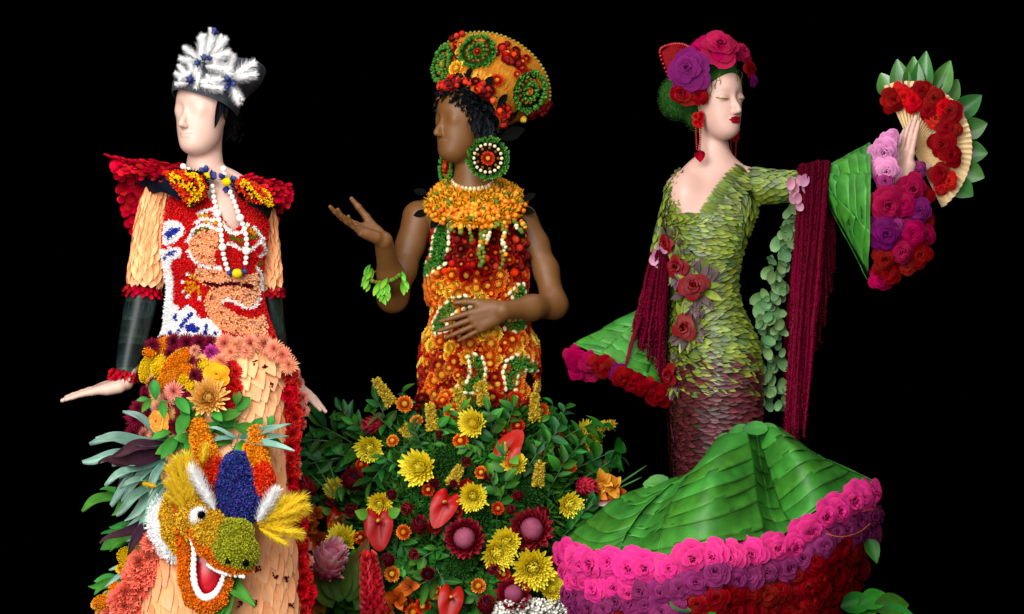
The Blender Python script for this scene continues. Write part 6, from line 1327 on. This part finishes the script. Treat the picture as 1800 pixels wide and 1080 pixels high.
# ---- right sleeve (towards the fan) and its leaf bell
def sleeve3(ctr, rad, per, nr, L, j0=0.):
    b = MB(); tube(ctr, rad, 20, 14, b); sl = ob('sleeve', b.mesh('sleeve', mat('olive_cloth', ['#2c3410'], .9)), gown3)
    shingle('leaf_scale', ctr, rad, nr, per, [inst('leaf_scale', SCL, m_scale, i) for i in (0, 1)] + [inst('leaf_scale', SCL, m_scaled, 0)], sl, L, None, .1, .6, j0=j0, wf=1.5); return sl
sleeve3([p(1310, 326, 0), p(1350, 328, 0), p(1400, 327, 0), p(1460, 322, -.01)], [m(30), m(26), m(23), m(22)], 14, 12, m(28))
sleeve3([p(1192, 322, .02), p(1176, 375, .05), p(1160, 450, .06), p(1150, 550, .05)], [m(13), m(14), m(15), m(17)], 9, 12, m(24))
def leaf_panel(ctrl, nb, parent, face, name='leaf_band', lift=.004, nu=10, vv=3, over=.25, bow=.0):
    """overlapping leaf blades laid across a draped panel, each blade a mesh of its own with uneven edges"""
    cuts = [0.] + sorted((i + U(-.22, .22)) / nb for i in range(1, nb)) + [1.]; sl = [0.] + [U(-.30, .30) / nb for _ in range(nb - 1)] + [0.]
    for i in range(nb):
        g = []; w_ = nu + 1; H = vv * 2 + 1; ph = U(0, 6)
        for j in range(H):
            f = j / (H - 1)
            for k in range(w_):
                u = k / nu; e0 = cuts[i] + (sl[i] * (u - .5) if i else 0) - (over * .3 / nb if i else 0); e1 = cuts[i + 1] + (sl[i + 1] * (u - .5) + over / nb if i < nb - 1 else 0)
                bb = bow * math.sin(math.pi * u) / nb; e0 += bb if i else 0; e1 += (bb + .035 / nb * math.sin(u * 9 + ph)) if i < nb - 1 else 0
                v = min(1, max(0, e0 + (e1 - e0) * f)); g.append(cat([cat(r, u) for r in ctrl], v))
        out = []
        for j in range(H):
            for k in range(w_):
                du = g[j * w_ + min(k + 1, nu)] - g[j * w_ + max(k - 1, 0)]; dv = g[min(j + 1, H - 1) * w_ + k] - g[max(j - 1, 0) * w_ + k]; n = du.cross(dv)
                if n.length > 1e-12: n.normalize()
                if n.dot(Vector(face)) < 0: n = -n
                out.append(g[j * w_ + k] + n * (lift * (j / (H - 1)) + .0007 * math.sin(k * 1.3 + i + ph) + .0012 * math.sin(k * .6 + j * .7 + ph * 2)))
        b = MB(); F = [(j * w_ + k, j * w_ + k + 1, (j + 1) * w_ + k + 1, (j + 1) * w_ + k) for j in range(H - 1) for k in range(nu)]
        b.add(out, F, [j / (H - 1) for j in range(H) for _ in range(w_)], 0, [2 * j / (H - 1) - 1 for j in range(H) for _ in range(w_)])
        o_ = ob(name, b.mesh(name, m_ban), parent); solid(o_, .0012)
def ring_panel(c0, A0, B0, c1, A1, B1_, a0, a1, n_=5):
    """control rows of a panel on a cone between two rings, angles a0..a1"""
    R = []
    for t in (0, .35, .7, 1.):
        c = c0.lerp(c1, t); A = A0.lerp(A1, t); B = B0.lerp(B1_, t); R.append([c + A * math.cos(a) + B * math.sin(a) for a in np.linspace(a0, a1, n_)])
    return R
# bell of the fan arm: ring angles: 0 = down the picture, -90 deg = towards the camera
c0, A0, B0 = p(1452, 322, -.01), Vector((0, 0, -m(25))), Vector((0, m(25), 0)); c1, A1, B1_ = p(1528, 372, -.02), Vector((-m(2), 0, -m(112))), Vector((m(10), m(88), 0))
bell = MB(); G, F = ringloft([(c0, A0, B0), (c0.lerp(c1, .5), A0.lerp(A1, .5), B0.lerp(B1_, .5)), (c1, A1, B1_)], 36, 5); bell.add([tuple(v) for v in G.reshape(-1, 3)], F); bl3 = ob('sleeve_bell', bell.mesh('sleeve_bell', mat('dark_leaf_lining', ['#12300e'], .8)), gown3)
for a0, a1 in ((-.45, -1.25), (-1.2, -2.15), (-2.1, -3.2), (-3.1, -4.4), (-4.3, -5.6), (.0, .8)):
    k = 1.07; leaf_panel(ring_panel(c0, A0 * 1.14, B0 * 1.14, c1, A1 * k, B1_ * k, a0 * 1.0, a1), 5, bl3, (-.5, -1, .1), bow=-.25, over=.5, lift=.0022)
# bell of the lowered arm
d0, E0, F0 = p(1148, 548, .04), Vector((m(22), 0, -m(4))), Vector((0, m(20), m(2))); d1, E1, F1 = p(1092, 645, .02), Vector((m(79), 0, -m(36))), Vector((m(4), m(60), -m(4)))
bell = MB(); G, F = ringloft([(d0, E0, F0), (d0.lerp(d1, .5), E0.lerp(E1, .55), F0.lerp(F1, .5)), (d1, E1, F1)], 36, 5); bell.add([tuple(v) for v in G.reshape(-1, 3)], F); bl4 = ob('sleeve_bell', bell.mesh('sleeve_bell', mat('dark_leaf_lining', ['#12300e'], .8)), gown3)
for a0, a1 in ((-3.3, -1.95), (-2.05, -1.0), (-1.1, .1), (0., 1.2), (1.1, 2.4)):
    leaf_panel(ring_panel(d0, E0 * 1.14, F0 * 1.14, d1, E1 * 1.07, F1 * 1.07, a0, a1), 5, bl4, (-.3, -1, .3), bow=.3, over=.5, lift=.0022)
# ---- roses
ROSES = [rose(700 + i, 22 + 2 * i, U(.92, 1.08)) for i in range(6)]; RANU = [rose(720 + i, 13, 1.) for i in range(2)]
def arose(px, py, r, dp, nrm, mt, parent=None, name='rose', label=None, group=None, lst=None):
    M = frame(p(px, py, dp), Vector(nrm), None, U(0, 6.28), m(r)); me = inst(name, lst or ROSES, mt)
    return ob(name, me, parent, M) if parent is not None else top(name, me, label, 'rose', M, group)
for x, y, r, dp, mt in ((1552, 262, 27, -.10, m_roseL), (1562, 246, 20, -.07, m_roseL), (1540, 292, 20, -.09, m_roseL), (1558, 296, 24, -.11, m_roseL), (1555, 318, 18, -.12, m_rosePu), (1556, 358, 32, -.13, m_roseC), (1598, 330, 26, -.09, m_roseC), (1585, 362, 24, -.12, m_roseC), (1612, 372, 24, -.10, m_roseM), (1550, 408, 30, -.13, m_roseM), (1568, 398, 20, -.13, m_rosePu), (1598, 408, 25, -.11, m_roseC), (1622, 345, 20, -.06, m_roseR), (1624, 412, 20, -.07, m_roseC), (1582, 440, 24, -.11, m_roseC), (1612, 444, 24, -.08, m_roseR), (1552, 452, 22, -.11, m_roseR), (1560, 478, 24, -.08, m_roseR), (1545, 490, 22, -.07, m_roseC), (1590, 468, 20, -.07, m_roseR), (1545, 432, 20, -.09, m_roseM), (1548, 470, 18, -.09, m_roseR), (1610, 300, 18, -.05, m_rosePu), (1625, 390, 18, -.06, m_roseR), (1570, 345, 18, -.1, m_roseR), (1605, 428, 18, -.1, m_roseR)):
    arose(x, y, r, dp, (U(-.15, .35), -1, U(-.35, .15)), mt, bl3, 'rose')
for k in range(30):                                                 # roses inside the bell, seen from the side
    a = 2 * math.pi * k / 30; q = c1 + A1 * math.cos(a) * .9 + B1_ * math.sin(a) * .9; x, y = pix(q)
    if q.y > Y0 - .02: ob('rose', inst('rose', ROSES, m_roseR), bl3, frame(q + Vector((m(20), 0, 0)), (1, .2, -.1), None, U(0, 6), m(22)))
for k in range(22):                                                  # row along the rim of the lowered bell
    a = math.pi + math.pi * (k + .5) / 22; q = d1 + E1 * math.cos(a) * 1.0 + F1 * math.sin(a) * 1.05; x, y = pix(q); t = k / 21
    mt = m_roseC if t < .28 else random.choice([m_roseM, m_roseC, m_roseR]) if t < .55 else m_roseR
    ob('rose', inst('rose', ROSES, mt), bl4, frame(q + Vector((U(-.01, .01), -.01, -m(16) + U(-.006, .006))), (U(-.3, .3), -1, -.5), None, U(0, 6), m(U(16, 22))))
for x, y, r in ((1018, 640, 17), (1015, 655, 15), (1040, 655, 17), (1150, 700, 15), (1170, 700, 14)): arose(x, y, r, -.02, (-.4, -1, 0), m_roseC if x < 1100 else m_roseR, bl4, 'rose')
# ---- amaranth tassels
FZ3 = fuzz(17, 4, .22)
def tassel(label, tops, ends, n_, dp0, dp1, seed, bend=0.):
    random.seed(seed); fz = []; t_ = thing('amaranth_tassel', label, 'tassel', tops[0])
    for k in range(n_):
        u = (k + .5) / n_ + U(-.02, .02); a = cat(tops, u) + Vector((0, U(dp0, dp1), U(-.004, .004))); e0 = cat(ends, u); f = U(.55, 1.0) if k % 3 else U(.85, 1.02); e = a.lerp(e0, f); e.y = a.y + U(-.015, .015)
        mid = a.lerp(e, .5) + Vector((U(-.006, .006) + bend, 0, 0)); b = MB(); tube([a + Vector((U(-.01, .01), .02, .006)), a, a.lerp(mid, .5) + Vector((U(-.006, .006), -.004, 0)), mid, mid.lerp(e, .5) + Vector((U(-.006, .006), 0, 0)), e], [m(2.0), m(2.5), m(2.7), m(2.6), m(2.3), m(1.0)], 6, 150, b, bumps=.5, r=random.random())
        so = ob('strand', b.mesh('strand', m_amar), t_); pl_ = [a, mid, e]
        for q in range(90): fz.append(frame(cat(pl_, (q + random.random()) / 90), (U(-1, 1), U(-1, 1), U(-.4, .4)), (0, 0, -1), U(-1, 1), m(U(3.2, 5.6))))
    ob('strand_fuzz', scatter('strand_fuzz', FZ3, fz, m_amar), t_, kind='stuff'); return t_
tassel('long dark red amaranth tassel draped over the outstretched arm holding the fan', [p(1406, 302, -.055), p(1430, 297, -.06), p(1456, 294, -.05)], [p(1378, 770, -.05), p(1392, 800, -.05), p(1412, 770, -.05)], 66, -.014, .014, 41)
tassel('broader back layer of dark red amaranth behind the long tassel on the outstretched arm', [p(1400, 310, .03), p(1435, 305, .04), p(1462, 305, .03)], [p(1376, 740, .03), p(1420, 700, .03), p(1470, 470, .03)], 52, -.01, .03, 43)
tassel('shorter dark red amaranth tassel hanging from the lowered shoulder over the leaf bell', [p(1146, 452, -.03), p(1160, 446, -.04), p(1172, 452, -.045)], [p(1108, 600, -.06), p(1135, 650, -.05), p(1168, 690, -.05)], 58, -.03, .02, 42)
b = MB(); tube([p(1128, 555, -.06), p(1115, 590, -.07), p(1096, 655, -.09)], [m(4), m(4), m(2)], 7, 40, b, bumps=.35); tt = top('amaranth_strand', b.mesh('amaranth_strand', m_amar), 'single dark red amaranth strand lying between the two leaves of the lowered bell', 'tassel')
# pink petals at the sleeve joints
dsc = petal(.5, .12, .1, 'round', 4, 5, wave=.03, seed=3); pk = dsc.mesh('pink_petal', m_pinkp)
for lab, spots in (('cluster of dusty pink petals where the green sleeve meets the long tassel', [(1392, 312), (1405, 308), (1418, 306), (1400, 322), (1412, 320), (1397, 335), (1405, 340), (1402, 355)]), ('cluster of dusty purple petals above the shorter tassel', [(1158, 430), (1165, 440), (1160, 450), (1152, 445), (1168, 425), (1150, 438)])):
    o_ = thing('petal_cluster', lab, 'petals', p(*spots[0], -.06))
    for x, y in spots: ob('pink_petal', pk, o_, frame(p(x, y, -.075 if x > 1300 else -.06), (U(-.4, .4), -1, U(-.2, .4)), (U(-.6, .6), 0, -1), 0, m(U(18, 26))))
# ---- eucalyptus garland
eg = thing('eucalyptus_garland', 'garland of round grey green eucalyptus leaves hanging beside the long tassel', 'garland', p(1390, 370, .0)); er_ = [petal(U(.42, .56), U(.05, .3), U(-.1, .25), 'round', 4, 5, wave=U(.01, .06), seed=90 + i).mesh('round_leaf', m_euc) for i in range(5)]
ob('stem', tube([p(1394, 355, .02), p(1372, 450, .02), p(1350, 560, .03), p(1352, 700, .03)], .003, 6, 20).mesh('stem', m_stem), eg)
for k in range(120):
    t = k / 120; c = cat([Vector((1393, 365)), Vector((1378, 430)), Vector((1362, 500)), Vector((1352, 560)), Vector((1356, 630)), Vector((1360, 715))], t); w = 6 + 22 * min(1, t * 2.5)
    ob('round_leaf', random.choice(er_), eg, tilt(frame(p(c.x + U(-w, w) * .8, c.y - 8, U(-.025, .03)), (U(-.5, .3), -1, U(.0, .5)), (U(-.5, .5), 0, -1), 0, m(U(17, 34))), U(-.1, .6)))
# ---- corsage
lance = petal(.17, .15, .15, 'lance', 2, 5).mesh('collar_leaf', m_greyl); lance2 = petal(.15, .15, .15, 'lance', 2, 5).mesh('collar_leaf', m_scale)
for i, (x, y, r, lab) in enumerate(((1174, 427, 15, 'smallest dark red ranunculus below the bare shoulder neckline'), (1192, 468, 20, 'dark red ranunculus second down the bodice'), (1222, 505, 25, 'largest dark red ranunculus at the waist of the leaf gown'), (1205, 578, 22, 'dark red ranunculus below the waist of the leaf gown'), (1181, 660, 20, 'dark red ranunculus lowest on the hip of the leaf gown'))):
    h = B3.hit(max(x, 1180), y); q, n = h; n = (n + Vector((-.15, -.8, .05))).normalized(); q = p(x, y, q.y - Y0 - .012); c = thing('corsage_flower', lab, 'flower', q)
    ob('bloom', inst('bloom', RANU, m_roseD, i % 2), c, frame(q, n, None, U(0, 6), m(r * 1.05)))
    for k in range(38):
        a = U(-2.2, 1.4) if k < 32 else U(0, 6.28); d = Vector((math.cos(a), 0, -math.sin(a) * -1)); d = Vector((math.cos(a), 0, math.sin(a))); ob('collar_leaf', lance if k % 4 else lance2, c, tilt(frame(q + d * m(r * .45) + n * -.006, n, d, U(-.2, .2), m(r * U(1.1, 1.9))), U(.05, .35)))
# ---- banana leaf flounce
def Rw(*a): return [p(*q) for q in a]
G1 = [Rw((1150, 850, 0), (1175, 842, -.05), (1202, 838, -.10)), Rw((1080, 880, -.02), (1110, 890, -.16), (1147, 880, -.21)), Rw((1020, 925, -.04), (1062, 940, -.23), (1107, 930, -.27)), Rw((986, 957, -.05), (1040, 972, -.25), (1090, 968, -.32))]
G2 = [Rw((1197, 839, -.095), (1215, 828, -.14), (1237, 808, -.15)), Rw((1140, 882, -.20), (1168, 880, -.19), (1196, 863, -.29)), Rw((1100, 932, -.265), (1135, 936, -.26), (1170, 918, -.37)), Rw((1083, 970, -.315), (1115, 978, -.37), (1157, 980, -.425))]
G3 = [Rw((1232, 812, -.15), (1262, 772, -.175), (1312, 752, -.15)), Rw((1190, 865, -.29), (1252, 826, -.37), (1324, 806, -.23)), Rw((1166, 922, -.37), (1250, 888, -.455), (1332, 868, -.29)), Rw((1152, 982, -.42), (1250, 956, -.485), (1347, 948, -.38))]
G4 = [Rw((1306, 756, -.15), (1325, 760, -.11), (1342, 768, -.12)), Rw((1318, 810, -.23), (1340, 832, -.13), (1357, 830, -.20)), Rw((1328, 872, -.285), (1350, 892, -.20), (1377, 888, -.26)), Rw((1343, 949, -.375), (1375, 942, -.30), (1402, 924, -.36))]
G5 = [Rw((1333, 768, -.12), (1352, 746, -.12), (1378, 755, .0)), Rw((1352, 826, -.19), (1392, 786, -.25), (1432, 797, -.03)), Rw((1372, 890, -.255), (1428, 836, -.31), (1482, 824, -.08)), Rw((1396, 927, -.36), (1455, 886, -.34), (1548, 851, -.05))]
G6 = [Rw((1378, 755, .0), (1300, 790, .13), (1160, 850, .05)), Rw((1432, 797, -.03), (1330, 840, .25), (1080, 880, .02)), Rw((1548, 851, -.05), (1330, 900, .40), (986, 957, -.05))]
fo = MB(); 
for Gc in (G1, G2, G3, G4, G5, G6):
    V, F = patch(Gc, 12, 12); fo.add([v + Vector((0, .004, -.003)) for v in V], F)
flo = ob('flounce', fo.mesh('flounce', mat('dark_leaf_lining', ['#12300e'], .8)), gown3)
for Gc, nb, bw in ((G1, 7, .3), (G2, 7, .1), (G3, 7, .4), (G4, 6, -.1), (G5, 7, .4), (G6, 4, 0)):
    leaf_panel(Gc, nb, flo, (-.1, -1, .8) if Gc is not G6 else (0, 1, .5), bow=bw, over=.2, nu=18, vv=4, lift=.0018)
# ragged upper edge of the flounce
edge = petal(.42, .1, -.1, 'round', 5, 5, wave=.03, seed=8).mesh('edge_leaf', m_ban)
for x, y, dp, dx, dy, L in ((1205, 838, -.11, 1, .3, 40), (1225, 825, -.14, 1, .9, 40), (1240, 805, -.155, .9, -.8, 36), (1255, 785, -.165, .9, -.7, 40), (1280, 766, -.17, 1, -.5, 42), (1305, 756, -.16, 1, -.2, 44), (1330, 752, -.14, 1, .1, 38), (1175, 842, -.06, -1, .15, 38), (1500, 842, -.09, 1, .5, 30), (1160, 845, -.03, -1, .3, 30)):
    ob('edge_leaf', edge, flo, frame(p(x, y, dp - .004), (0, -1, .5), Vector((dx, -.1, -dy)), 0, m(L)))
# ---- rose hem
hem = [p(988, 962, -.05), p(1040, 985, -.26), p(1090, 985, -.34), p(1155, 994, -.43), p(1250, 968, -.485), p(1345, 960, -.40), p(1400, 940, -.37), p(1455, 900, -.345), p(1505, 872, -.22), p(1546, 862, -.05)]
hemo = MB(); axis = p(1262, 900, 0); NR = 60; V = []
for j, (dz, inn) in enumerate(((.0, .98), (.12, .96), (.26, .88), (.34, .80), (.46, .72))):
    for i in range(NR + 1):
        q = cat(hem, i / NR); c = Vector((axis.x, 0, 0)); V.append(Vector((c.x + (q.x - c.x) * inn, q.y * inn + .03, max(.0, q.z - dz))))
F = [(j * (NR + 1) + i, j * (NR + 1) + i + 1, (j + 1) * (NR + 1) + i + 1, (j + 1) * (NR + 1) + i) for j in range(4) for i in range(NR)]; hemo.add(V, F)
ho = ob('rose_hem', hemo.mesh('rose_hem', mat('dark_rose_cloth', ['#22060c'], .9)), gown3)
Lh = [0]; 
for i in range(200): Lh.append(Lh[-1] + (cat(hem, (i + 1) / 200) - cat(hem, i / 200)).length)
def hem_at(s_): 
    i = max(k for k in range(201) if Lh[k] <= s_ + 1e-9); i = min(i, 199); return (i + (s_ - Lh[i]) / (Lh[i + 1] - Lh[i])) / 200
rowspec = ((7, 0., .995, m(40), (26, 32), lambda t: m_roseP), (44, .5, 1.0, m(36), (22, 28), lambda t: m_roseP if t < .26 else m_rosePu), (74, 0., .975, m(34), (21, 27), lambda t: m_rosePu if t < .40 else m_roseR if t < .86 else m_rosePu), (104, .5, .94, m(33), (21, 28), lambda t: m_rosePu if t < .2 else m_roseR), (134, 0, .90, m(33), (22, 27), lambda t: m_roseR), (164, .5, .86, m(36), (22, 25), lambda t: m_roseR), (194, .0, .83, m(40), (22, 25), lambda t: m_roseR))
for dy_, off, inn, step, rr, mf in rowspec:
    s_ = step * (.3 + off * .5)
    while s_ < Lh[-1]:
        t = hem_at(s_); q = cat(hem, t); c = Vector((axis.x, 0, 0)); x = c.x + (q.x - c.x) * inn; y = q.y * inn - .006; z = q.z - m(dy_) + U(-.011, .011)
        n = Vector(((q.x - c.x) * .9, q.y * .8 - .18, -.06 + U(-.1, .1))); r = U(*rr) * (1 if dy_ < 40 else .95)
        ob('rose', inst('rose', ROSES, mf(t)), ho, frame(Vector((x, y, z)) - n.normalized() * m(8), n + Vector((U(-.14, .14), 0, U(-.10, .12))), None, U(0, 6.28), m(r))); s_ += step * U(.82, 1.12)
# greenery at the foot of the rose hem
for x, y, dx, dy, L in ((1478, 1068, .9, -.3, 66), (1510, 1066, .8, -.5, 60), (1535, 1070, 1, -.3, 66), (1500, 1088, .6, -.5, 60), (1550, 1080, 1, .0, 60), (1526, 948, .3, 1, 44), (1215, 1075, -.5, -.5, 45), (1230, 1085, .6, -.6, 45)):
    top('foot_leaf', inst('foot_leaf', LEAFO, m_lv1), 'glossy green leaf at the foot of the rose hem', 'leaf', frame(p(x, y, -.2 if x > 1300 else -.48), (0, -1, .5), Vector((dx, -.1, -dy)), 0, m(L)), 'green leaves at the foot of the rose hem')
m_vine = mat('orange_vine', ['#9a4a1c'], .6); vn = thing('vine_tendril', 'thin orange vine tendrils curling over the hem roses', 'vine', p(1520, 900, -.25))
ob('tendril', tube([p(1450, 938, -.42), p(1480, 944, -.42), p(1510, 936, -.36), p(1530, 920, -.3)], .0012, 5, 24).mesh('tendril', m_vine), vn); ob('tendril', tube([p(1515, 900, -.3), p(1535, 895, -.25), p(1548, 900, -.2)], .0012, 5, 16).mesh('tendril', m_vine), vn)
# ---- head: moss hair, roses, comb, earrings, lashes
S = SDF(np.array(H3) - .18, np.array(H3) + np.array((.18, .18, .29)), .003)
S.ell(T3(0, .022, .152), (.0765, .096, .091), R3, .01); S.ell(T3(0, .06, .07), (.055, .05, .05), R3, .02)
S.ell(T3(0, -.145, .078), (.25, .128, .112), R3, .004, True); S.ell(T3(0, -.07, .0), (.2, .10, .09), R3, .01, True)
S.ell(p(1192, 172, .03), (m(33), m(34), m(38)), None, .02)
V, Q = S.surface(1); hair3 = ob('moss_hair', np_mesh('moss_hair', V, Q, m_mosshair, True, {'t': np.full(len(V), .4)}), man3)
ms = petal(.05, 0, .2, 'lance', 1, 3); Ms = []
for q, n in poisson(V, Q, .0038, lambda a, c: c[1] < .5 and (R3.transposed() @ (Vector(a) - H3)).y > -.052, 6):
    Ms.append(tilt(frame(q, n, Vector((U(-1, 1), U(-1, 1), U(-1, 1))), 0, (U(.008, .02), U(.008, .016), .012)), U(.1, .6)))
ob('moss_strands', scatter('moss_strands', ms, Ms, m_mosshair), hair3, kind='stuff')
m_curl = mat('bronze_tendril', ['#5a5020'], .5)
for x, y, dx, dy, r in ((.030, -.076, .186, 1, .004), (.010, -.080, .190, -1, .004), (-.055, -.056, .168, 1, .005), (-.064, -.046, .145, 1, .006), (-.068, -.038, .122, 1, .006), (-.045, -.066, .180, -1, .004)):
    q = T3(x, y, dx); L = [q + (R3 @ Vector((math.sin(a * dy) * r * (1 - a / 9), -.004, -.004 * a + math.cos(a) * r * (1 - a / 9)))) for a in np.linspace(0, 7, 12)]; ob('forehead_curl', tube(L, .0009, 5, 40).mesh('forehead_curl', m_curl), man3)
for s_ in (-1, 1):
    L = [T3(s_ * (.031 + .019 * u), -.0845 + .010 * u * u + (.006 if u > .7 else 0) * u, .1105 + .003 * u * u) for u in np.linspace(-1, 1.25, 8)]
    ob('eyelashes', tube(L, [.0006, .0014, .0018, .0012], 6, 20).mesh('eyelashes', mat('gold_green_lash', ['#6a6a1c'], .5)), man3)
hr_ = 'roses in the hair of the pale mannequin'
for x, y, r, dp, n, mt, lab in ((1218, 128, 36, -.075, (-.35, -1, .1), m_roseM, 'large purple rose at the side of the pale head'), (1260, 92, 31, -.075, (.1, -1, .55), m_roseC, 'large crimson rose on top of the pale head'), (1300, 96, 18, -.03, (.6, -.8, .5), m_roseC, 'small crimson rose beyond the large crimson rose'), (1312, 122, 17, -.045, (.9, -.6, .2), m_roseD, 'dark red rose above the temple'), (1320, 142, 12, -.05, (1, -.6, .1), m_roseM, 'small purple rosebud at the temple'), (1206, 160, 24, -.06, (-.5, -1, -.2), m_roseR, 'dark red rose under the large purple rose'), (1228, 166, 16, -.075, (-.2, -1, -.2), m_roseR, 'small dark red rose above the ear'), (1236, 88, 20, -.02, (-.3, -.7, .8), m_roseC, 'crimson rose between the comb and the large crimson rose')):
    top('hair_rose', inst('hair_rose', ROSES, mt), lab, 'rose', frame(p(x, y, dp), Vector(n), None, U(0, 6), m(r * 1.08)))
cmb = thing('hair_comb', 'red fan shaped comb with beaded edge behind the purple rose', 'comb', p(1195, 140, .0))
ctrl = [Rw((1193, 160, .0), (1203, 150, .0), (1212, 140, .0)), Rw((1175, 130, .0), (1198, 115, -.01), (1218, 110, .0)), Rw((1161, 92, .01), (1185, 78, .0), (1212, 82, .01))]
o_ = ob('blade', patch_mesh('blade', ctrl, mat('comb_red', ['#6a0a10', '#860e16'], .5, .01, .2, .1, .4, 120, bump=.4, bscale=90)), cmb); solid(o_, .006)
rb = ball(7, 5).mesh('bead', mat('red_bead', ['#a01018'], .3, .01, .2, spec=.6))
for k in range(30):
    t = k / 29; c = cat([Vector((1190, 162)), Vector((1172, 128)), Vector((1160, 90)), Vector((1178, 79)), Vector((1198, 78)), Vector((1213, 84))], t); ob('bead', rb, cmb, frame(p(c.x, c.y, .004), (0, -1, 0), None, 0, m(2.6)))
for i, (x, y, dp, vis) in enumerate(((1227, 210, -.055, 1), (1289, 235, .05, 0))):
    e_ = thing('drop_earring', 'red blossom earring with beaded drops ' + ('beside the pale jaw' if vis else 'partly hidden behind the pale neck'), 'earring', p(x, y, dp)); cm = inst('earring_blossom', CARN, m_carred)
    for dx, dy in ((-3, -5), (4, 1), (-3, 6), (5, -7), (3, 8)): ob('blossom', cm, e_, frame(p(x + dx, y + dy, dp), (-.3, -1, 0), None, U(0, 6), m(7)))
    for xx in (-4, 5):
        for k in range(10): ob('bead', rb, e_, frame(p(x + xx * (1 - k / 22), y + 16 + 4.0 * k, dp + .004), (0, -1, 0), None, 0, m(1.9)))
    ob('drop_petal', petal(.45, .3, .2, 'ovate', 4, 5).mesh('drop_petal', m_redpet), e_, frame(p(x + 3, y + 54, dp), (-.2, -1, 0), (.1, 0, -1), 0, m(22)))
# ---- fan
fan = thing('folding_fan', 'pleated tan fan edged with red roses and green leaves held in the raised hand', 'fan', p(1603, 262, -.02)); PV = p(1603, 260, -.022); NP = 32; A_, B_ = math.radians(114), math.radians(-64)
for k in range(NP):
    a0 = A_ + (B_ - A_) * k / NP; a1 = A_ + (B_ - A_) * (k + 1) / NP; am = (a0 + a1) / 2; ro = m(121 - 16 * math.sin(math.pi * (k / NP) ** 1.5)); b = MB(); V = []
    for r in (m(8), ro * .5, ro):
        for a, z in ((a0, .0), (am, -.010 * r / m(118)), (a1, .0)): V.append(PV + Vector((math.cos(a) * r, z, math.sin(a) * r * .98)))
    b.add(V, [(0, 1, 4, 3), (1, 2, 5, 4), (3, 4, 7, 6), (4, 5, 8, 7)], [0, 0, 0, .5, .5, .5, 1, 1, 1]); o_ = ob('pleat', b.mesh('pleat', m_fan, False), fan)
for x, y, r in ((1566, 176, 20), (1588, 170, 17), (1602, 180, 19), (1618, 162, 18), (1638, 172, 20), (1634, 195, 18), (1652, 190, 18), (1668, 200, 20), (1660, 225, 19), (1675, 228, 16), (1657, 252, 20), (1668, 275, 20), (1650, 310, 20), (1665, 318, 16), (1640, 208, 15), (1580, 160, 14), (1653, 330, 12)):
    ob('rose', inst('fan_rose', ROSES, m_roseR if (x + y) % 3 else mat('bright_red_rose', ['#2a0204', '#7a0408', '#a0080c', '#b41010'], .5, .012, .25, tl=.12)), fan, frame(p(x, y, -.032), (U(-.25, .25), -1, U(-.25, .25)), None, U(0, 6), m(r * 1.12)))  # bright red ramp also paints a shaded heart into each rose
fl_ = [petal(.30, .1, -.08, 'ovate', 4, 7, fold=.25, seed=i).mesh('leaf', m_fanleaf) for i in range(2)]
for tx, ty in ((1549, 127), (1577, 105), (1604, 101), (1628, 92), (1672, 105), (1687, 137), (1727, 167), (1734, 217), (1735, 270), (1729, 312), (1710, 345)):
    tip = p(tx, ty, .0); d = (tip - PV); L = d.length - m(96); ob('leaf', random.choice(fl_), fan, frame(tip - d.normalized() * L, (U(-.25, .25), -1, U(-.25, .25)), d, 0, (L, m(66), L)))
